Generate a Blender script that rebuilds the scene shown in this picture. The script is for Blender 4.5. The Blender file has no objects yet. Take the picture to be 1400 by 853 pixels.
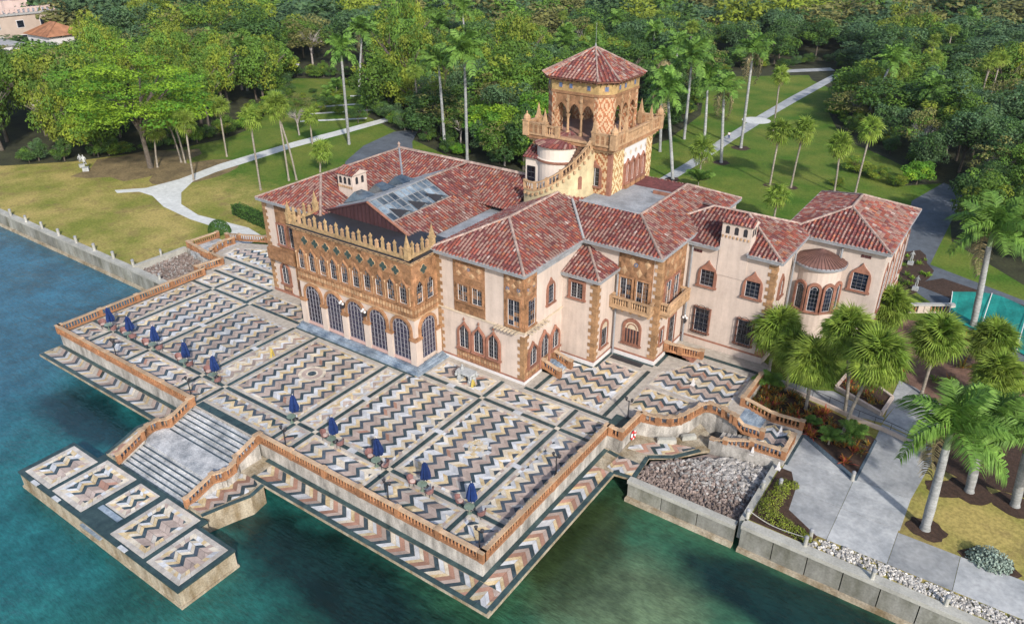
import bpy, math, random
from math import sin, cos, pi, radians, sqrt, hypot, atan2, floor
from mathutils import Vector, Matrix
R = random.Random(11)
sc = bpy.context.scene
COL = sc.collection
# ------------------------------------------------------------------ camera
CAMPOS = Vector((25.8726, -33.1696, 43.3875))
AZ, EL = radians(-34.9202), radians(-27.8797)
f = Vector((sin(AZ)*cos(EL), cos(AZ)*cos(EL), sin(EL)))
r = Vector((cos(AZ), -sin(AZ), 0)); u = r.cross(f)
cd = bpy.data.cameras.new('camera'); cam = bpy.data.objects.new('camera', cd); COL.objects.link(cam)
M = Matrix((r, u, -f)).transposed().to_4x4(); M.translation = CAMPOS
cam.matrix_world = M
cd.sensor_fit = 'HORIZONTAL'; cd.sensor_width = 36; cd.lens = 36*1047.06/1400; cd.clip_start = 1; cd.clip_end = 3000
sc.camera = cam
# ------------------------------------------------------------------ light
SUN = Vector((0.70, -0.52, 0.56)).normalized()
sel = math.asin(SUN.z); srot = atan2(SUN.x, SUN.y)
w = bpy.data.worlds.new('World'); sc.world = w; w.use_nodes = True
nt = w.node_tree; bg = nt.nodes['Background']
sky = nt.nodes.new('ShaderNodeTexSky'); sky.sky_type = 'NISHITA'; sky.sun_disc = False
sky.sun_elevation = sel; sky.sun_rotation = srot; sky.air_density = 1.0; sky.dust_density = 1.6; sky.ozone_density = 1.0
nt.links.new(sky.outputs[0], bg.inputs[0]); bg.inputs[1].default_value = 0.145
sd = bpy.data.lights.new('sun', 'SUN'); sd.energy = 3.35; sd.angle = radians(2.2); sd.color = (1, 0.935, 0.845)
so = bpy.data.objects.new('sun', sd); COL.objects.link(so); so.rotation_euler = SUN.to_track_quat('Z', 'Y').to_euler(); so.location = (0, 0, 80)
vs = sc.view_settings; vs.view_transform = 'Standard'; vs.look = 'None'; vs.exposure = 0.70; vs.gamma = 1
sc.render.engine = 'CYCLES'; sc.cycles.max_bounces = 6; sc.cycles.transparent_max_bounces = 4
# ------------------------------------------------------------------ materials
MATS = {}
def mat(name, c, rough=.8, var=.18, scale=.8, c2=None, tint=True, bump=0, bscale=8, spec=.3, metal=0, det=4, streak=0, trans=0, fine=0):
    if name in MATS: return MATS[name]
    if not trans: c = tuple(x*.84 for x in c); c2 = c2 and tuple(x*.84 for x in c2)
    m = bpy.data.materials.new(name); m.use_nodes = True; t = m.node_tree; N = t.nodes; L = t.links
    b = N['Principled BSDF']; b.inputs['Roughness'].default_value = rough
    b.inputs['Specular IOR Level'].default_value = spec; b.inputs['Metallic'].default_value = metal
    geo = N.new('ShaderNodeNewGeometry')
    no = N.new('ShaderNodeTexNoise'); no.inputs['Scale'].default_value = scale; no.inputs['Detail'].default_value = det; no.inputs['Roughness'].default_value = .65
    if streak:
        mp = N.new('ShaderNodeMapping'); mp.inputs['Scale'].default_value = (1, 1, streak); L.new(geo.outputs['Position'], mp.inputs[0]); L.new(mp.outputs[0], no.inputs['Vector'])
    else: L.new(geo.outputs['Position'], no.inputs['Vector'])
    rp = N.new('ShaderNodeValToRGB'); e = rp.color_ramp.elements
    d = c2 or tuple(min(1, x*(1+var)) for x in c)
    e[0].position = .32; e[0].color = (*[x*(1-var) for x in c], 1) if not c2 else (*c, 1); e[1].position = .68; e[1].color = (*d, 1)
    L.new(no.outputs['Fac'], rp.inputs[0]); out = rp.outputs[0]
    if fine:
        n2 = N.new('ShaderNodeTexNoise'); n2.inputs['Scale'].default_value = scale*9; n2.inputs['Detail'].default_value = 3; L.new(geo.outputs['Position'], n2.inputs['Vector'])
        mr = N.new('ShaderNodeMapRange'); mr.inputs[1].default_value = .3; mr.inputs[2].default_value = .7; mr.inputs[3].default_value = 1-fine; mr.inputs[4].default_value = 1+fine; L.new(n2.outputs['Fac'], mr.inputs[0])
        mx = N.new('ShaderNodeVectorMath'); mx.operation = 'SCALE'; L.new(out, mx.inputs[0]); L.new(mr.outputs[0], mx.inputs['Scale']); out = mx.outputs[0]
    if fine:
        nd = N.new('ShaderNodeTexNoise'); nd.inputs['Detail'].default_value = 5; nd.inputs['Roughness'].default_value = .65
        wall = 'stucco' in name or 'concrete' in name
        nd.inputs['Scale'].default_value = .9 if wall else .33
        if wall:
            mp = N.new('ShaderNodeMapping'); mp.inputs['Scale'].default_value = (1.6, 1.6, .16); L.new(geo.outputs['Position'], mp.inputs[0]); L.new(mp.outputs[0], nd.inputs['Vector'])
        else: L.new(geo.outputs['Position'], nd.inputs['Vector'])
        mr = N.new('ShaderNodeMapRange'); mr.inputs[1].default_value = .3; mr.inputs[2].default_value = .62; mr.inputs[3].default_value = .84 if wall else .78; mr.inputs[4].default_value = 1.04 if wall else 1.08; L.new(nd.outputs['Fac'], mr.inputs[0])
        mx = N.new('ShaderNodeVectorMath'); mx.operation = 'SCALE'; L.new(out, mx.inputs[0]); L.new(mr.outputs[0], mx.inputs['Scale']); out = mx.outputs[0]
    if tint:
        at = N.new('ShaderNodeAttribute'); at.attribute_name = 'tint'
        oi = N.new('ShaderNodeObjectInfo')
        a1 = N.new('ShaderNodeMath'); a1.operation = 'MULTIPLY_ADD'; L.new(oi.outputs['Random'], a1.inputs[0]); a1.inputs[1].default_value = .3; a1.inputs[2].default_value = .85
        a2 = N.new('ShaderNodeMath'); a2.operation = 'ADD'; L.new(at.outputs['Fac'], a2.inputs[0]); L.new(a1.outputs[0], a2.inputs[1])
        mx = N.new('ShaderNodeVectorMath'); mx.operation = 'SCALE'; L.new(out, mx.inputs[0]); L.new(a2.outputs[0], mx.inputs['Scale']); out = mx.outputs[0]
    L.new(out, b.inputs['Base Color'])
    if bump:
        nb = N.new('ShaderNodeTexNoise'); nb.inputs['Scale'].default_value = bscale; nb.inputs['Detail'].default_value = 4; L.new(geo.outputs['Position'], nb.inputs['Vector'])
        bp = N.new('ShaderNodeBump'); bp.inputs['Strength'].default_value = bump; bp.inputs['Distance'].default_value = .05; L.new(nb.outputs['Fac'], bp.inputs['Height']); L.new(bp.outputs[0], b.inputs['Normal'])
    if trans:
        tr = N.new('ShaderNodeBsdfTranslucent'); L.new(out, tr.inputs[0]); ms = N.new('ShaderNodeMixShader'); ms.inputs[0].default_value = trans
        L.new(b.outputs[0], ms.inputs[1]); L.new(tr.outputs[0], ms.inputs[2]); L.new(ms.outputs[0], N['Material Output'].inputs[0])
    MATS[name] = m; return m
stucco = mat('stucco', (.55, .455, .395), .9, .09, .5, tint=False, bump=.12, bscale=14, fine=.03)
stucco2 = mat('service_stucco', (.54, .455, .40), .9, .09, .5, tint=False, bump=.12, bscale=14, fine=.03)
yellow_st = mat('yellow_stucco', (.50, .42, .26), .9, .2, .7, tint=False, fine=.06)
terra = mat('terracotta', (.31, .165, .086), .85, .35, 1.6, bump=.3, bscale=9, fine=.22)
terra_p = mat('terracotta_panel', (.275, .145, .072), .85, .4, 1.3, bump=.5, bscale=6, fine=.35)
terra_l = mat('pale_terracotta', (.42, .27, .155), .85, .25, 2, bump=.3, fine=.15)
terra_r = mat('rose_terracotta', (.27, .125, .085), .85, .25, 2, bump=.2, fine=.15)
balm = mat('balustrade_terracotta', (.31, .152, .076), .85, .25, 1.2, bump=.3, bscale=10, fine=.18)
railm = mat('balustrade_rail', (.45, .315, .205), .85, .2, 1.5, bump=.2, fine=.15)
cream = mat('cream_trim', (.52, .43, .32), .85, .15, 2, fine=.1)
quo = mat('quoin_stone', (.31, .18, .092), .85, .25, 2.2, bump=.2, fine=.15)
golden = mat('golden_crest', (.38, .26, .135), .85, .35, 2.5, bump=.3, fine=.2)
conc = mat('weathered_concrete', (.17, .16, .145), .9, .4, .9, c2=(.55, .52, .48), tint=False, bump=.4, bscale=5, streak=.35, fine=.2)
conc_d = mat('stained_concrete', (.20, .15, .085), .9, .5, .8, c2=(.46, .41, .32), tint=False, bump=.5, bscale=4, streak=.3, fine=.25)
seaw = mat('seawall_concrete', (.125, .125, .095), .9, .4, .6, c2=(.30, .30, .275), tint=True, bump=.3, streak=.4, fine=.15)
capm = mat('seawall_cap', (.38, .375, .34), .9, .15, .8, tint=False, bump=.2, fine=.12)
drive = mat('driveway_concrete', (.25, .265, .28), .85, .3, .35, c2=(.43, .44, .445), tint=True, bump=.1, fine=.1)
pathm = mat('path_concrete', (.58, .59, .57), .9, .1, .4, tint=False, fine=.06)
asph = mat('asphalt', (.10, .115, .135), .9, .2, .5, tint=False, fine=.1)
metal_roof = mat('zinc_roof', (.29, .305, .325), .6, .25, .6, tint=False, metal=.0, fine=.15)
dkmetal = mat('dark_metal', (.03, .03, .035), .5, .2, 2, tint=False)
gut = mat('gutter_grey', (.25, .26, .28), .6, .2, 1.5, tint=False)
fas = mat('fascia_pale', (.34, .34, .34), .7, .15, 1.5, tint=False)
maroon = mat('maroon_cladding', (.075, .035, .04), .6, .2, .8, tint=True, fine=.1)
copper = mat('copper_roof', (.20, .105, .085), .6, .2, 1.5, tint=True, fine=.1)
white = mat('white_paint', (.62, .60, .60), .6, .06, 2, tint=False)
glass = mat('window_glass', (.008, .012, .022), .12, .8, .5, tint=True, spec=.7)
stained = mat('stained_glass', (.008,.014,.030), .15, .5, 3.5, c2=(.035,.030,.06), tint=True, spec=.7)
bar_g = mat('grey_bar', (.27,.26,.29), .6, .1, 3, tint=False)
sglass = mat('skylight_glass', (.030, .050, .075), .2, .5, .7, c2=(.22, .27, .31), tint=True, spec=.8)
slate = mat('slate_inlay', (.035, .06, .055), .7, .3, 2, tint=False)
bluet = mat('blue_tile', (.10, .14, .24), .5, .3, 5, tint=False)
mdark = mat('dark_marble', (.022, .040, .050), .45, .35, 1.8, c2=(.075, .105, .125), fine=.2)
mwhite = mat('white_marble', (.42, .435, .465), .5, .2, 1.5, c2=(.64, .645, .65), fine=.15)
myel = mat('yellow_marble', (.46, .32, .15), .5, .3, 1.6, c2=(.66, .56, .38), fine=.2)
mpink = mat('pink_marble', (.345, .27, .235), .5, .15, 1.2, c2=(.47, .38, .33), fine=.12)
mrose = mat('rose_marble', (.36, .205, .15), .5, .15, 1.2, fine=.12)
mcream = mat('cream_marble', (.50, .42, .31), .5, .25, 1.6, c2=(.66, .61, .52), fine=.18)
mdarkb = mat('blue_dark_marble', (.040, .055, .075), .45, .35, 1.8, c2=(.11, .135, .165), fine=.2)
mgrey = mat('grey_marble', (.38, .345, .31), .5, .2, 1.5, c2=(.52, .48, .43), fine=.15)
mgreen = mat('green_marble', (.020, .040, .045), .4, .35, 1.5, c2=(.05, .085, .085), fine=.2)
mblue = mat('blue_marble', (.08, .125, .19), .45, .4, .9, c2=(.38, .45, .52), det=8, fine=.25)
mstep = mat('grey_step_marble', (.22, .235, .25), .5, .4, .9, c2=(.58, .58, .58), det=8, fine=.25)
grout = mat('grout', (.40, .36, .31), .9, .2, 2, tint=False)
rock = mat('rock', (.29, .275, .26), .95, .35, 2, bump=.4, fine=.2)
rock_p = mat('rock_pinkish', (.21, .165, .145), .95, .35, 2, bump=.4, fine=.2)
mulch = mat('mulch', (.055, .032, .022), 1, .4, 3, tint=False, bump=.6, fine=.3)
navy = mat('navy_canvas', (.006, .024, .11), .8, .2, 3)
wick = mat('pink_wicker', (.20, .105, .10), .8, .25, 6)
tglass = mat('green_glass_table', (.17, .22, .17), .3, .2, 3, spec=.6)
lifer = mat('life_red', (.55, .03, .03), .5, .1, 3, tint=False)
wood = mat('brown_wood', (.16, .075, .05), .7, .25, 3)
bark = mat('bark', (.11, .092, .075), .95, .3, 3, bump=.5, fine=.2)
bark_l = mat('pale_branch', (.33, .30, .28), .95, .25, 3)
bark_p = mat('sabal_trunk', (.20, .175, .145), .95, .25, 1.2, c2=(.36,.32,.27), bump=.5, streak=6, fine=.25)
bark_r = mat('royal_trunk', (.23, .235, .235), .9, .12, .9, c2=(.39,.40,.40), bump=.2, streak=5, fine=.15)
shaftg = mat('crownshaft', (.22, .30, .15), .7, .2, 2)
def leafm(n, c, c2, tr=.35):
    c = tuple(x*1.28 for x in c); c2 = tuple(x*1.28 for x in c2); return mat(n, c, .6, .2, .35, c2=c2, tint=True, spec=.25, trans=tr, fine=.25)
lf_mid = leafm('leaf_mid', (.055, .12, .018), (.11, .185, .024))
lf_yel = leafm('leaf_yellowgreen', (.115, .168, .018), (.21, .245, .028))
lf_dark = leafm('leaf_dark', (.030, .072, .020), (.062, .118, .028))
lf_blue = leafm('leaf_bluegreen', (.040, .085, .038), (.078, .13, .052))
lf_oliv = leafm('leaf_olive', (.095, .105, .034), (.17, .165, .05))
lf_lime = leafm('leaf_lime', (.10, .20, .014), (.20, .30, .022))
lf_brit = leafm('leaf_bright', (.055, .15, .014), (.11, .23, .022))
lf_fan = leafm('palm_fan', (.10, .175, .022), (.21, .27, .045))
lf_roy = leafm('royal_frond', (.055, .125, .022), (.12, .21, .035))
lf_dead = leafm('dead_frond', (.12, .10, .05), (.21, .17, .09), .1)
lf_grey = leafm('grey_leaf', (.13, .19, .16), (.26, .31, .26), .1)
lf_cro = leafm('croton_orange', (.28, .10, .02), (.36, .22, .03))
lf_red = leafm('croton_red', (.22, .035, .03), (.30, .09, .05))
lf_hedge = leafm('hedge_leaf', (.03, .075, .014), (.06, .125, .022))
# water
m = bpy.data.materials.new('water'); m.use_nodes = True; t = m.node_tree; N = t.nodes; L = t.links; b = N['Principled BSDF']
geo = N.new('ShaderNodeNewGeometry'); sx = N.new('ShaderNodeSeparateXYZ'); L.new(geo.outputs['Position'], sx.inputs[0])
def noise(s, d=4, rr=.6, vec=None):
    n = N.new('ShaderNodeTexNoise'); n.inputs['Scale'].default_value = s; n.inputs['Detail'].default_value = d; n.inputs['Roughness'].default_value = rr; L.new(vec or geo.outputs['Position'], n.inputs['Vector']); return n.outputs['Fac']
def mrange(v, a, b_, c=0, d=1):
    n = N.new('ShaderNodeMapRange'); n.interpolation_type = 'SMOOTHSTEP'; n.inputs[1].default_value = a; n.inputs[2].default_value = b_; n.inputs[3].default_value = c; n.inputs[4].default_value = d; L.new(v, n.inputs[0]); return n.outputs[0]
def mixc(fac, a, b_):
    n = N.new('ShaderNodeMix'); n.data_type = 'RGBA'; L.new(fac, n.inputs[0])
    for i, x in ((6, a), (7, b_)):
        if isinstance(x, tuple): n.inputs[i].default_value = (*x, 1)
        else: L.new(x, n.inputs[i])
    return n.outputs[2]
def math2(op, a, b_):
    n = N.new('ShaderNodeMath'); n.operation = op
    for i, x in ((0, a), (1, b_)):
        if isinstance(x, (int, float)): n.inputs[i].default_value = x
        else: L.new(x, n.inputs[i])
    return n.outputs[0]
def dist2(cx, cy, rx, ry):      # distorted elliptical distance to a tinted water patch
    a = math2('DIVIDE', math2('SUBTRACT', sx.outputs[0], cx), rx); c = math2('DIVIDE', math2('SUBTRACT', sx.outputs[1], cy), ry)
    q = math2('SQRT', math2('ADD', math2('MULTIPLY', a, a), math2('MULTIPLY', c, c)), 0)
    return math2('ADD', q, math2('MULTIPLY', math2('SUBTRACT', noise(.22, 5, .6), .5), 1.1))
xx = math2('ADD', sx.outputs[0], math2('MULTIPLY', math2('SUBTRACT', noise(.05, 4), .5), 40))
c1 = mixc(mrange(xx, -75, -38), (.022, .092, .140), (.012, .098, .104))  # bluer at left: sky reflection and depth painted into the colour
c1 = mixc(mrange(xx, -36, -14), c1, (.013, .084, .070)); c1 = mixc(mrange(xx, -12, 4), c1, (.022, .082, .046))
c1 = mixc(mrange(dist2(9.5, 5.5, 8.5, 7.5), 1.25, .25), c1, (.090, .135, .072))     # pale sand bank seen through the shallows
c1 = mixc(mrange(dist2(3.5, 9.0, 4.0, 9.0), 1.25, .4), c1, (.028, .048, .018))      # darker olive patch beside it
c1 = mixc(mrange(dist2(22, 12.5, 14, 3.6), 1.1, .6), c1, (.005, .022, .019))        # dark reflection along the seawall, painted into the colour
c1 = mixc(mrange(dist2(-12, -5.0, 14, 4.5), 1.1, .5), c1, (.004, .020, .018))  # painted dark reflection in front of the right front walkway
c1 = mixc(mrange(dist2(-48, -5, 10, 3.5), 1.1, .5), c1, (.006, .030, .036))  # painted dark reflection in front of the left front walkway
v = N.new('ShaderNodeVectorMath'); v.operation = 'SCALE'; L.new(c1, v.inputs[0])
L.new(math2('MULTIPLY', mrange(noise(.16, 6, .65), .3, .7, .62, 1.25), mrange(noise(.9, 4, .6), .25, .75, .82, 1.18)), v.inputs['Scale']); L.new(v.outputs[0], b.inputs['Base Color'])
b.inputs['Roughness'].default_value = .05; b.inputs['Specular IOR Level'].default_value = .5; b.inputs['IOR'].default_value = 1.4
mp = N.new('ShaderNodeMapping'); mp.inputs['Scale'].default_value = (.5, 1.5, 1); mp.inputs['Rotation'].default_value = (0, 0, .35); L.new(geo.outputs['Position'], mp.inputs[0])
hgt_ = math2('ADD', math2('MULTIPLY', noise(.8, 4, .5, mp.outputs[0]), 1.0), math2('MULTIPLY', noise(3.4, 4, .6, mp.outputs[0]), .5))
v2 = N.new('ShaderNodeVectorMath'); v2.operation = 'SCALE'; L.new(v.outputs[0], v2.inputs[0]); L.new(mrange(noise(3.0, 5, .7, mp.outputs[0]), .32, .68, .80, 1.2), v2.inputs['Scale']); L.new(v2.outputs[0], b.inputs['Base Color'])  # ripple lights and darks painted into the base colour
bp = N.new('ShaderNodeBump'); bp.inputs['Distance'].default_value = .3; L.new(hgt_, bp.inputs['Height']); L.new(mrange(noise(.035, 3), .35, .65, .3, .9), bp.inputs['Strength']); L.new(bp.outputs[0], b.inputs['Normal'])
water_m = m
# grass: dry yellow at the shore lawn, green elsewhere
m = bpy.data.materials.new('lawn_grass'); m.use_nodes = True; t = m.node_tree; N = t.nodes; L = t.links; b = N['Principled BSDF']; b.inputs['Roughness'].default_value = .95; b.inputs['Specular IOR Level'].default_value = .1
geo = N.new('ShaderNodeNewGeometry'); sx = N.new('ShaderNodeSeparateXYZ'); L.new(geo.outputs['Position'], sx.inputs[0])
def noise(s, d=4, rr=.6):
    n = N.new('ShaderNodeTexNoise'); n.inputs['Scale'].default_value = s; n.inputs['Detail'].default_value = d; n.inputs['Roughness'].default_value = rr; L.new(geo.outputs['Position'], n.inputs['Vector']); return n.outputs['Fac']
def mrange(v, a, b_, c=0, d=1):
    n = N.new('ShaderNodeMapRange'); n.inputs[1].default_value = a; n.inputs[2].default_value = b_; n.inputs[3].default_value = c; n.inputs[4].default_value = d; L.new(v, n.inputs[0]); return n.outputs[0]
def mixc(fac, a, b_):
    n = N.new('ShaderNodeMix'); n.data_type = 'RGBA'; L.new(fac, n.inputs[0])
    for i, x in ((6, a), (7, b_)):
        if isinstance(x, tuple): n.inputs[i].default_value = (*x, 1)
        else: L.new(x, n.inputs[i])
    return n.outputs[2]
def math2(op, a, b_):
    n = N.new('ShaderNodeMath'); n.operation = op
    for i, x in ((0, a), (1, b_)):
        if isinstance(x, (int, float)): n.inputs[i].default_value = x
        else: L.new(x, n.inputs[i])
    return n.outputs[0]
n1 = noise(.12, 5); n2 = noise(.8, 5, .7)
dry = mixc(mrange(n1, .38, .62), (.15, .165, .033), (.31, .25, .085))
grn = mixc(mrange(n1, .35, .65), (.050, .110, .013), (.125, .150, .028))
dryness = math2('MULTIPLY', mrange(sx.outputs[1], 60, 36), mrange(sx.outputs[0], -62, -80))
dry2 = math2('MULTIPLY', mrange(sx.outputs[1], 50, 36), mrange(sx.outputs[0], 10, 18))
dd = math2('MAXIMUM', dryness, dry2)
nn = math2('ADD', dd, math2('MULTIPLY', math2('SUBTRACT', n2, .5), .9))
dry = mixc(mrange(noise(.28, 5, .7), .52, .72), dry, (.17, .125, .055))
colr = mixc(mrange(nn, .25, .75), grn, dry)
sc2 = N.new('ShaderNodeVectorMath'); sc2.operation = 'SCALE'; L.new(colr, sc2.inputs[0]); L.new(mrange(noise(3.5, 3), .3, .7, .72, 1.28), sc2.inputs['Scale']); L.new(sc2.outputs[0], b.inputs['Base Color'])
bp = N.new('ShaderNodeBump'); bp.inputs['Strength'].default_value = .6; bp.inputs['Distance'].default_value = .08; L.new(noise(9, 3), bp.inputs['Height']); L.new(bp.outputs[0], b.inputs['Normal'])
grass_m = m
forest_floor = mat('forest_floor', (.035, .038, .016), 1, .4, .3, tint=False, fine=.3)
brownsoil = mat('brown_soil', (.17, .125, .06), 1, .3, .3, tint=False, fine=.25)
# diaper brick of the tower
def diaper(name, ca, cb, per, off=0):
    m = bpy.data.materials.new(name); m.use_nodes = True; t = m.node_tree; N = t.nodes; L = t.links; b = N['Principled BSDF']; b.inputs['Roughness'].default_value = .85
    geo = N.new('ShaderNodeNewGeometry'); s = N.new('ShaderNodeSeparateXYZ'); L.new(geo.outputs['Position'], s.inputs[0])
    def mm(op, a, b_=0, c=None):
        n = N.new('ShaderNodeMath'); n.operation = op
        for i, x in enumerate((a, b_)):
            if isinstance(x, (int, float)): n.inputs[i].default_value = x
            else: L.new(x, n.inputs[i])
        return n.outputs[0]
    st = .21
    xy = mm('ADD', s.outputs[0], s.outputs[1])
    uu = mm('MULTIPLY', mm('FLOOR', mm('DIVIDE', mm('ADD', xy, off), st)), st); vv = mm('MULTIPLY', mm('FLOOR', mm('DIVIDE', s.outputs[2], st)), st)
    a = mm('ABSOLUTE', mm('SUBTRACT', mm('FRACT', mm('DIVIDE', uu, per)), .5)); c = mm('ABSOLUTE', mm('SUBTRACT', mm('FRACT', mm('DIVIDE', vv, per*1.15)), .5))
    dsum = mm('FRACT', mm('MULTIPLY', mm('ADD', a, c), 3.0))
    g = mm('GREATER_THAN', dsum, .48)
    no = N.new('ShaderNodeTexNoise'); no.inputs['Scale'].default_value = 2; L.new(geo.outputs['Position'], no.inputs['Vector'])
    mx = N.new('ShaderNodeMix'); mx.data_type = 'RGBA'; L.new(g, mx.inputs[0]); mx.inputs[6].default_value = (*ca, 1); mx.inputs[7].default_value = (*cb, 1)
    sc_ = N.new('ShaderNodeVectorMath'); sc_.operation = 'SCALE'; L.new(mx.outputs[2], sc_.inputs[0]); L.new(mm('ADD', mm('MULTIPLY', no.outputs['Fac'], .7), .65), sc_.inputs['Scale']); L.new(sc_.outputs[0], b.inputs['Base Color'])
    bp = N.new('ShaderNodeBump'); bp.inputs['Strength'].default_value = .5; bp.inputs['Distance'].default_value = .03; L.new(g, bp.inputs['Height']); L.new(bp.outputs[0], b.inputs['Normal'])
    return m
diap_o = diaper('orange_diaper_brick', (.27, .105, .042), (.46, .32, .18), 2.1)
diap_lit = diaper('sunlit_diaper_brick', (.31, .17, .065), (.53, .43, .25), 2.1)  # brighter copy for the tower's right face, sunlight put into the brick
diap_p = diaper('pier_diaper_brick', (.30, .12, .055), (.43, .29, .18), 1.9, .55)

# ------------------------------------------------------------------ mesh helpers
class MB:
    def __init__(s): s.v = []; s.f = []; s.m = []; s.t = []; s.mats = []
    def mi(s, m):
        if m not in s.mats: s.mats.append(m)
        return s.mats.index(m)
    def add(s, vs, fs, m, t=0.0):
        o = len(s.v); s.v.extend([tuple(p) for p in vs]); k = s.mi(m)
        for q in fs: s.f.append(tuple(i+o for i in q)); s.m.append(k); s.t.append(t)
    def box(s, x0, x1, y0, y1, z0, z1, m, t=0.0):
        s.add([(x0,y0,z0),(x1,y0,z0),(x1,y1,z0),(x0,y1,z0),(x0,y0,z1),(x1,y0,z1),(x1,y1,z1),(x0,y1,z1)],
              [(0,3,2,1),(4,5,6,7),(0,1,5,4),(1,2,6,5),(2,3,7,6),(3,0,4,7)], m, t)
    def prism(s, poly, z0, z1, m, t=0.0, bottom=True):
        n = len(poly)
        if area2(poly) < 0: poly = poly[::-1]
        vs = [(p[0], p[1], z0) for p in poly]+[(p[0], p[1], z1) for p in poly]
        fs = [tuple(range(n, 2*n))]+[(i, (i+1) % n, n+(i+1) % n, n+i) for i in range(n)]
        if bottom: fs.append(tuple(range(n-1, -1, -1)))
        s.add(vs, fs, m, t)
    def bar(s, a, b, w, h, m, t=0.0, up=Vector((0,0,1))):
        a = Vector(a); b = Vector(b); d = (b-a).normalized(); side = d.cross(up)
        if side.length < 1e-4: side = Vector((1,0,0))
        side.normalize(); n = side.cross(d)
        P = []
        for p in (a, b):
            for sx_, sz in ((-1,-1),(1,-1),(1,1),(-1,1)): P.append(p+side*sx_*w/2+n*sz*h/2)
        s.add(P, [(0,1,2,3),(7,6,5,4),(0,4,5,1),(1,5,6,2),(2,6,7,3),(3,7,4,0)], m, t)
    def lathe(s, c, prof, n, m, t=0.0, a0=0, a1=2*pi, cap=True):
        vs = []; fs = []; full = abs(a1-a0-2*pi) < 1e-6; k = n if full else n+1
        for (rr, z) in prof:
            for i in range(k):
                a = a0+(a1-a0)*i/n; vs.append((c[0]+rr*cos(a), c[1]+rr*sin(a), c[2]+z))
        for j in range(len(prof)-1):
            for i in range(n):
                i2 = (i+1) % k; fs.append((j*k+i, j*k+i2, (j+1)*k+i2, (j+1)*k+i))
        if cap and full: fs.append(tuple((len(prof)-1)*k+i for i in range(k)))
        s.add(vs, fs, m, t)
    def tube(s, pts, rad, n, m, t=0.0):
        vs = []; fs = []; pts = [Vector(p) for p in pts]
        for i, p in enumerate(pts):
            d = (pts[min(i+1, len(pts)-1)]-pts[max(i-1, 0)]).normalized(); a = d.cross(Vector((.31, .87, .2))).normalized(); b_ = d.cross(a)
            rr = rad[i] if isinstance(rad, (list, tuple)) else rad
            for k in range(n): vs.append(p+(a*cos(2*pi*k/n)+b_*sin(2*pi*k/n))*rr)
        for i in range(len(pts)-1):
            for k in range(n): fs.append((i*n+k, i*n+(k+1) % n, (i+1)*n+(k+1) % n, (i+1)*n+k))
        fs.append(tuple((len(pts)-1)*n+k for k in range(n)))
        s.add(vs, fs, m, t)
    def mesh(s, name, smooth=False):
        me = bpy.data.meshes.new(name); me.from_pydata(s.v, [], s.f)
        for m in s.mats: me.materials.append(m)
        me.polygons.foreach_set('material_index', s.m)
        at = me.attributes.new('tint', 'FLOAT', 'FACE'); at.data.foreach_set('value', s.t)
        if smooth: me.polygons.foreach_set('use_smooth', [True]*len(s.f))
        me.update(); return me
    def build(s, name, parent=None, smooth=False, loc=None, **kw):
        return link(name, s.mesh(name, smooth), parent, loc, **kw)
def area2(p): return sum(p[i][0]*p[(i+1) % len(p)][1]-p[(i+1) % len(p)][0]*p[i][1] for i in range(len(p)))
def link(name, me, parent=None, loc=None, rz=0, scale=None, mw=None, **kw):
    o = bpy.data.objects.new(name, me); COL.objects.link(o)
    if parent: o.parent = parent
    if loc is not None: o.location = loc
    if rz: o.rotation_euler[2] = rz
    if scale: o.scale = scale if isinstance(scale, (tuple, list)) else (scale,)*3
    if mw is not None: o.matrix_local = mw
    tag(o, **kw); return o
def tag(o, label=None, cat=None, group=None, kind=None):
    if label: o['label'] = label
    if cat: o['category'] = cat
    if group: o['group'] = group
    if kind: o['kind'] = kind
def thing(name, label, cat, loc=(0,0,0), group=None, rz=0):
    return link(name, None, None, loc, rz, label=label, cat=cat, group=group)
def clip(poly, cl):
    # clip convex/any poly by convex CCW polygon cl
    if area2(cl) < 0: cl = cl[::-1]
    out = poly
    for i in range(len(cl)):
        a = cl[i]; b_ = cl[(i+1) % len(cl)]; ex, ey = b_[0]-a[0], b_[1]-a[1]; inp = out; out = []
        if not inp: return []
        for j in range(len(inp)):
            p = inp[j]; q = inp[(j+1) % len(inp)]
            dp = ex*(p[1]-a[1])-ey*(p[0]-a[0]); dq = ex*(q[1]-a[1])-ey*(q[0]-a[0])
            if dp >= 0: out.append(p)
            if (dp >= 0) != (dq >= 0):
                k = dp/(dp-dq); out.append((p[0]+(q[0]-p[0])*k, p[1]+(q[1]-p[1])*k))
    return out
def rect(x0, x1, y0, y1): return [(x0,y0),(x1,y0),(x1,y1),(x0,y1)]
def struct(name, mb, parent=None, **kw):
    return mb.build(name, parent, kind='structure' if parent is None else None, **kw)
def smooth_pts(pts, n=4):
    out = []
    for i in range(len(pts)-1):
        p0 = Vector(pts[max(i-1, 0)]); p1 = Vector(pts[i]); p2 = Vector(pts[i+1]); p3 = Vector(pts[min(i+2, len(pts)-1)])
        for k in range(n):
            t_ = k/n; out.append(.5*((2*p1)+(p2-p0)*t_+(2*p0-5*p1+4*p2-p3)*t_*t_+(3*p1-p0-3*p2+p3)*t_**3))
    out.append(Vector(pts[-1])); return out
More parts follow.
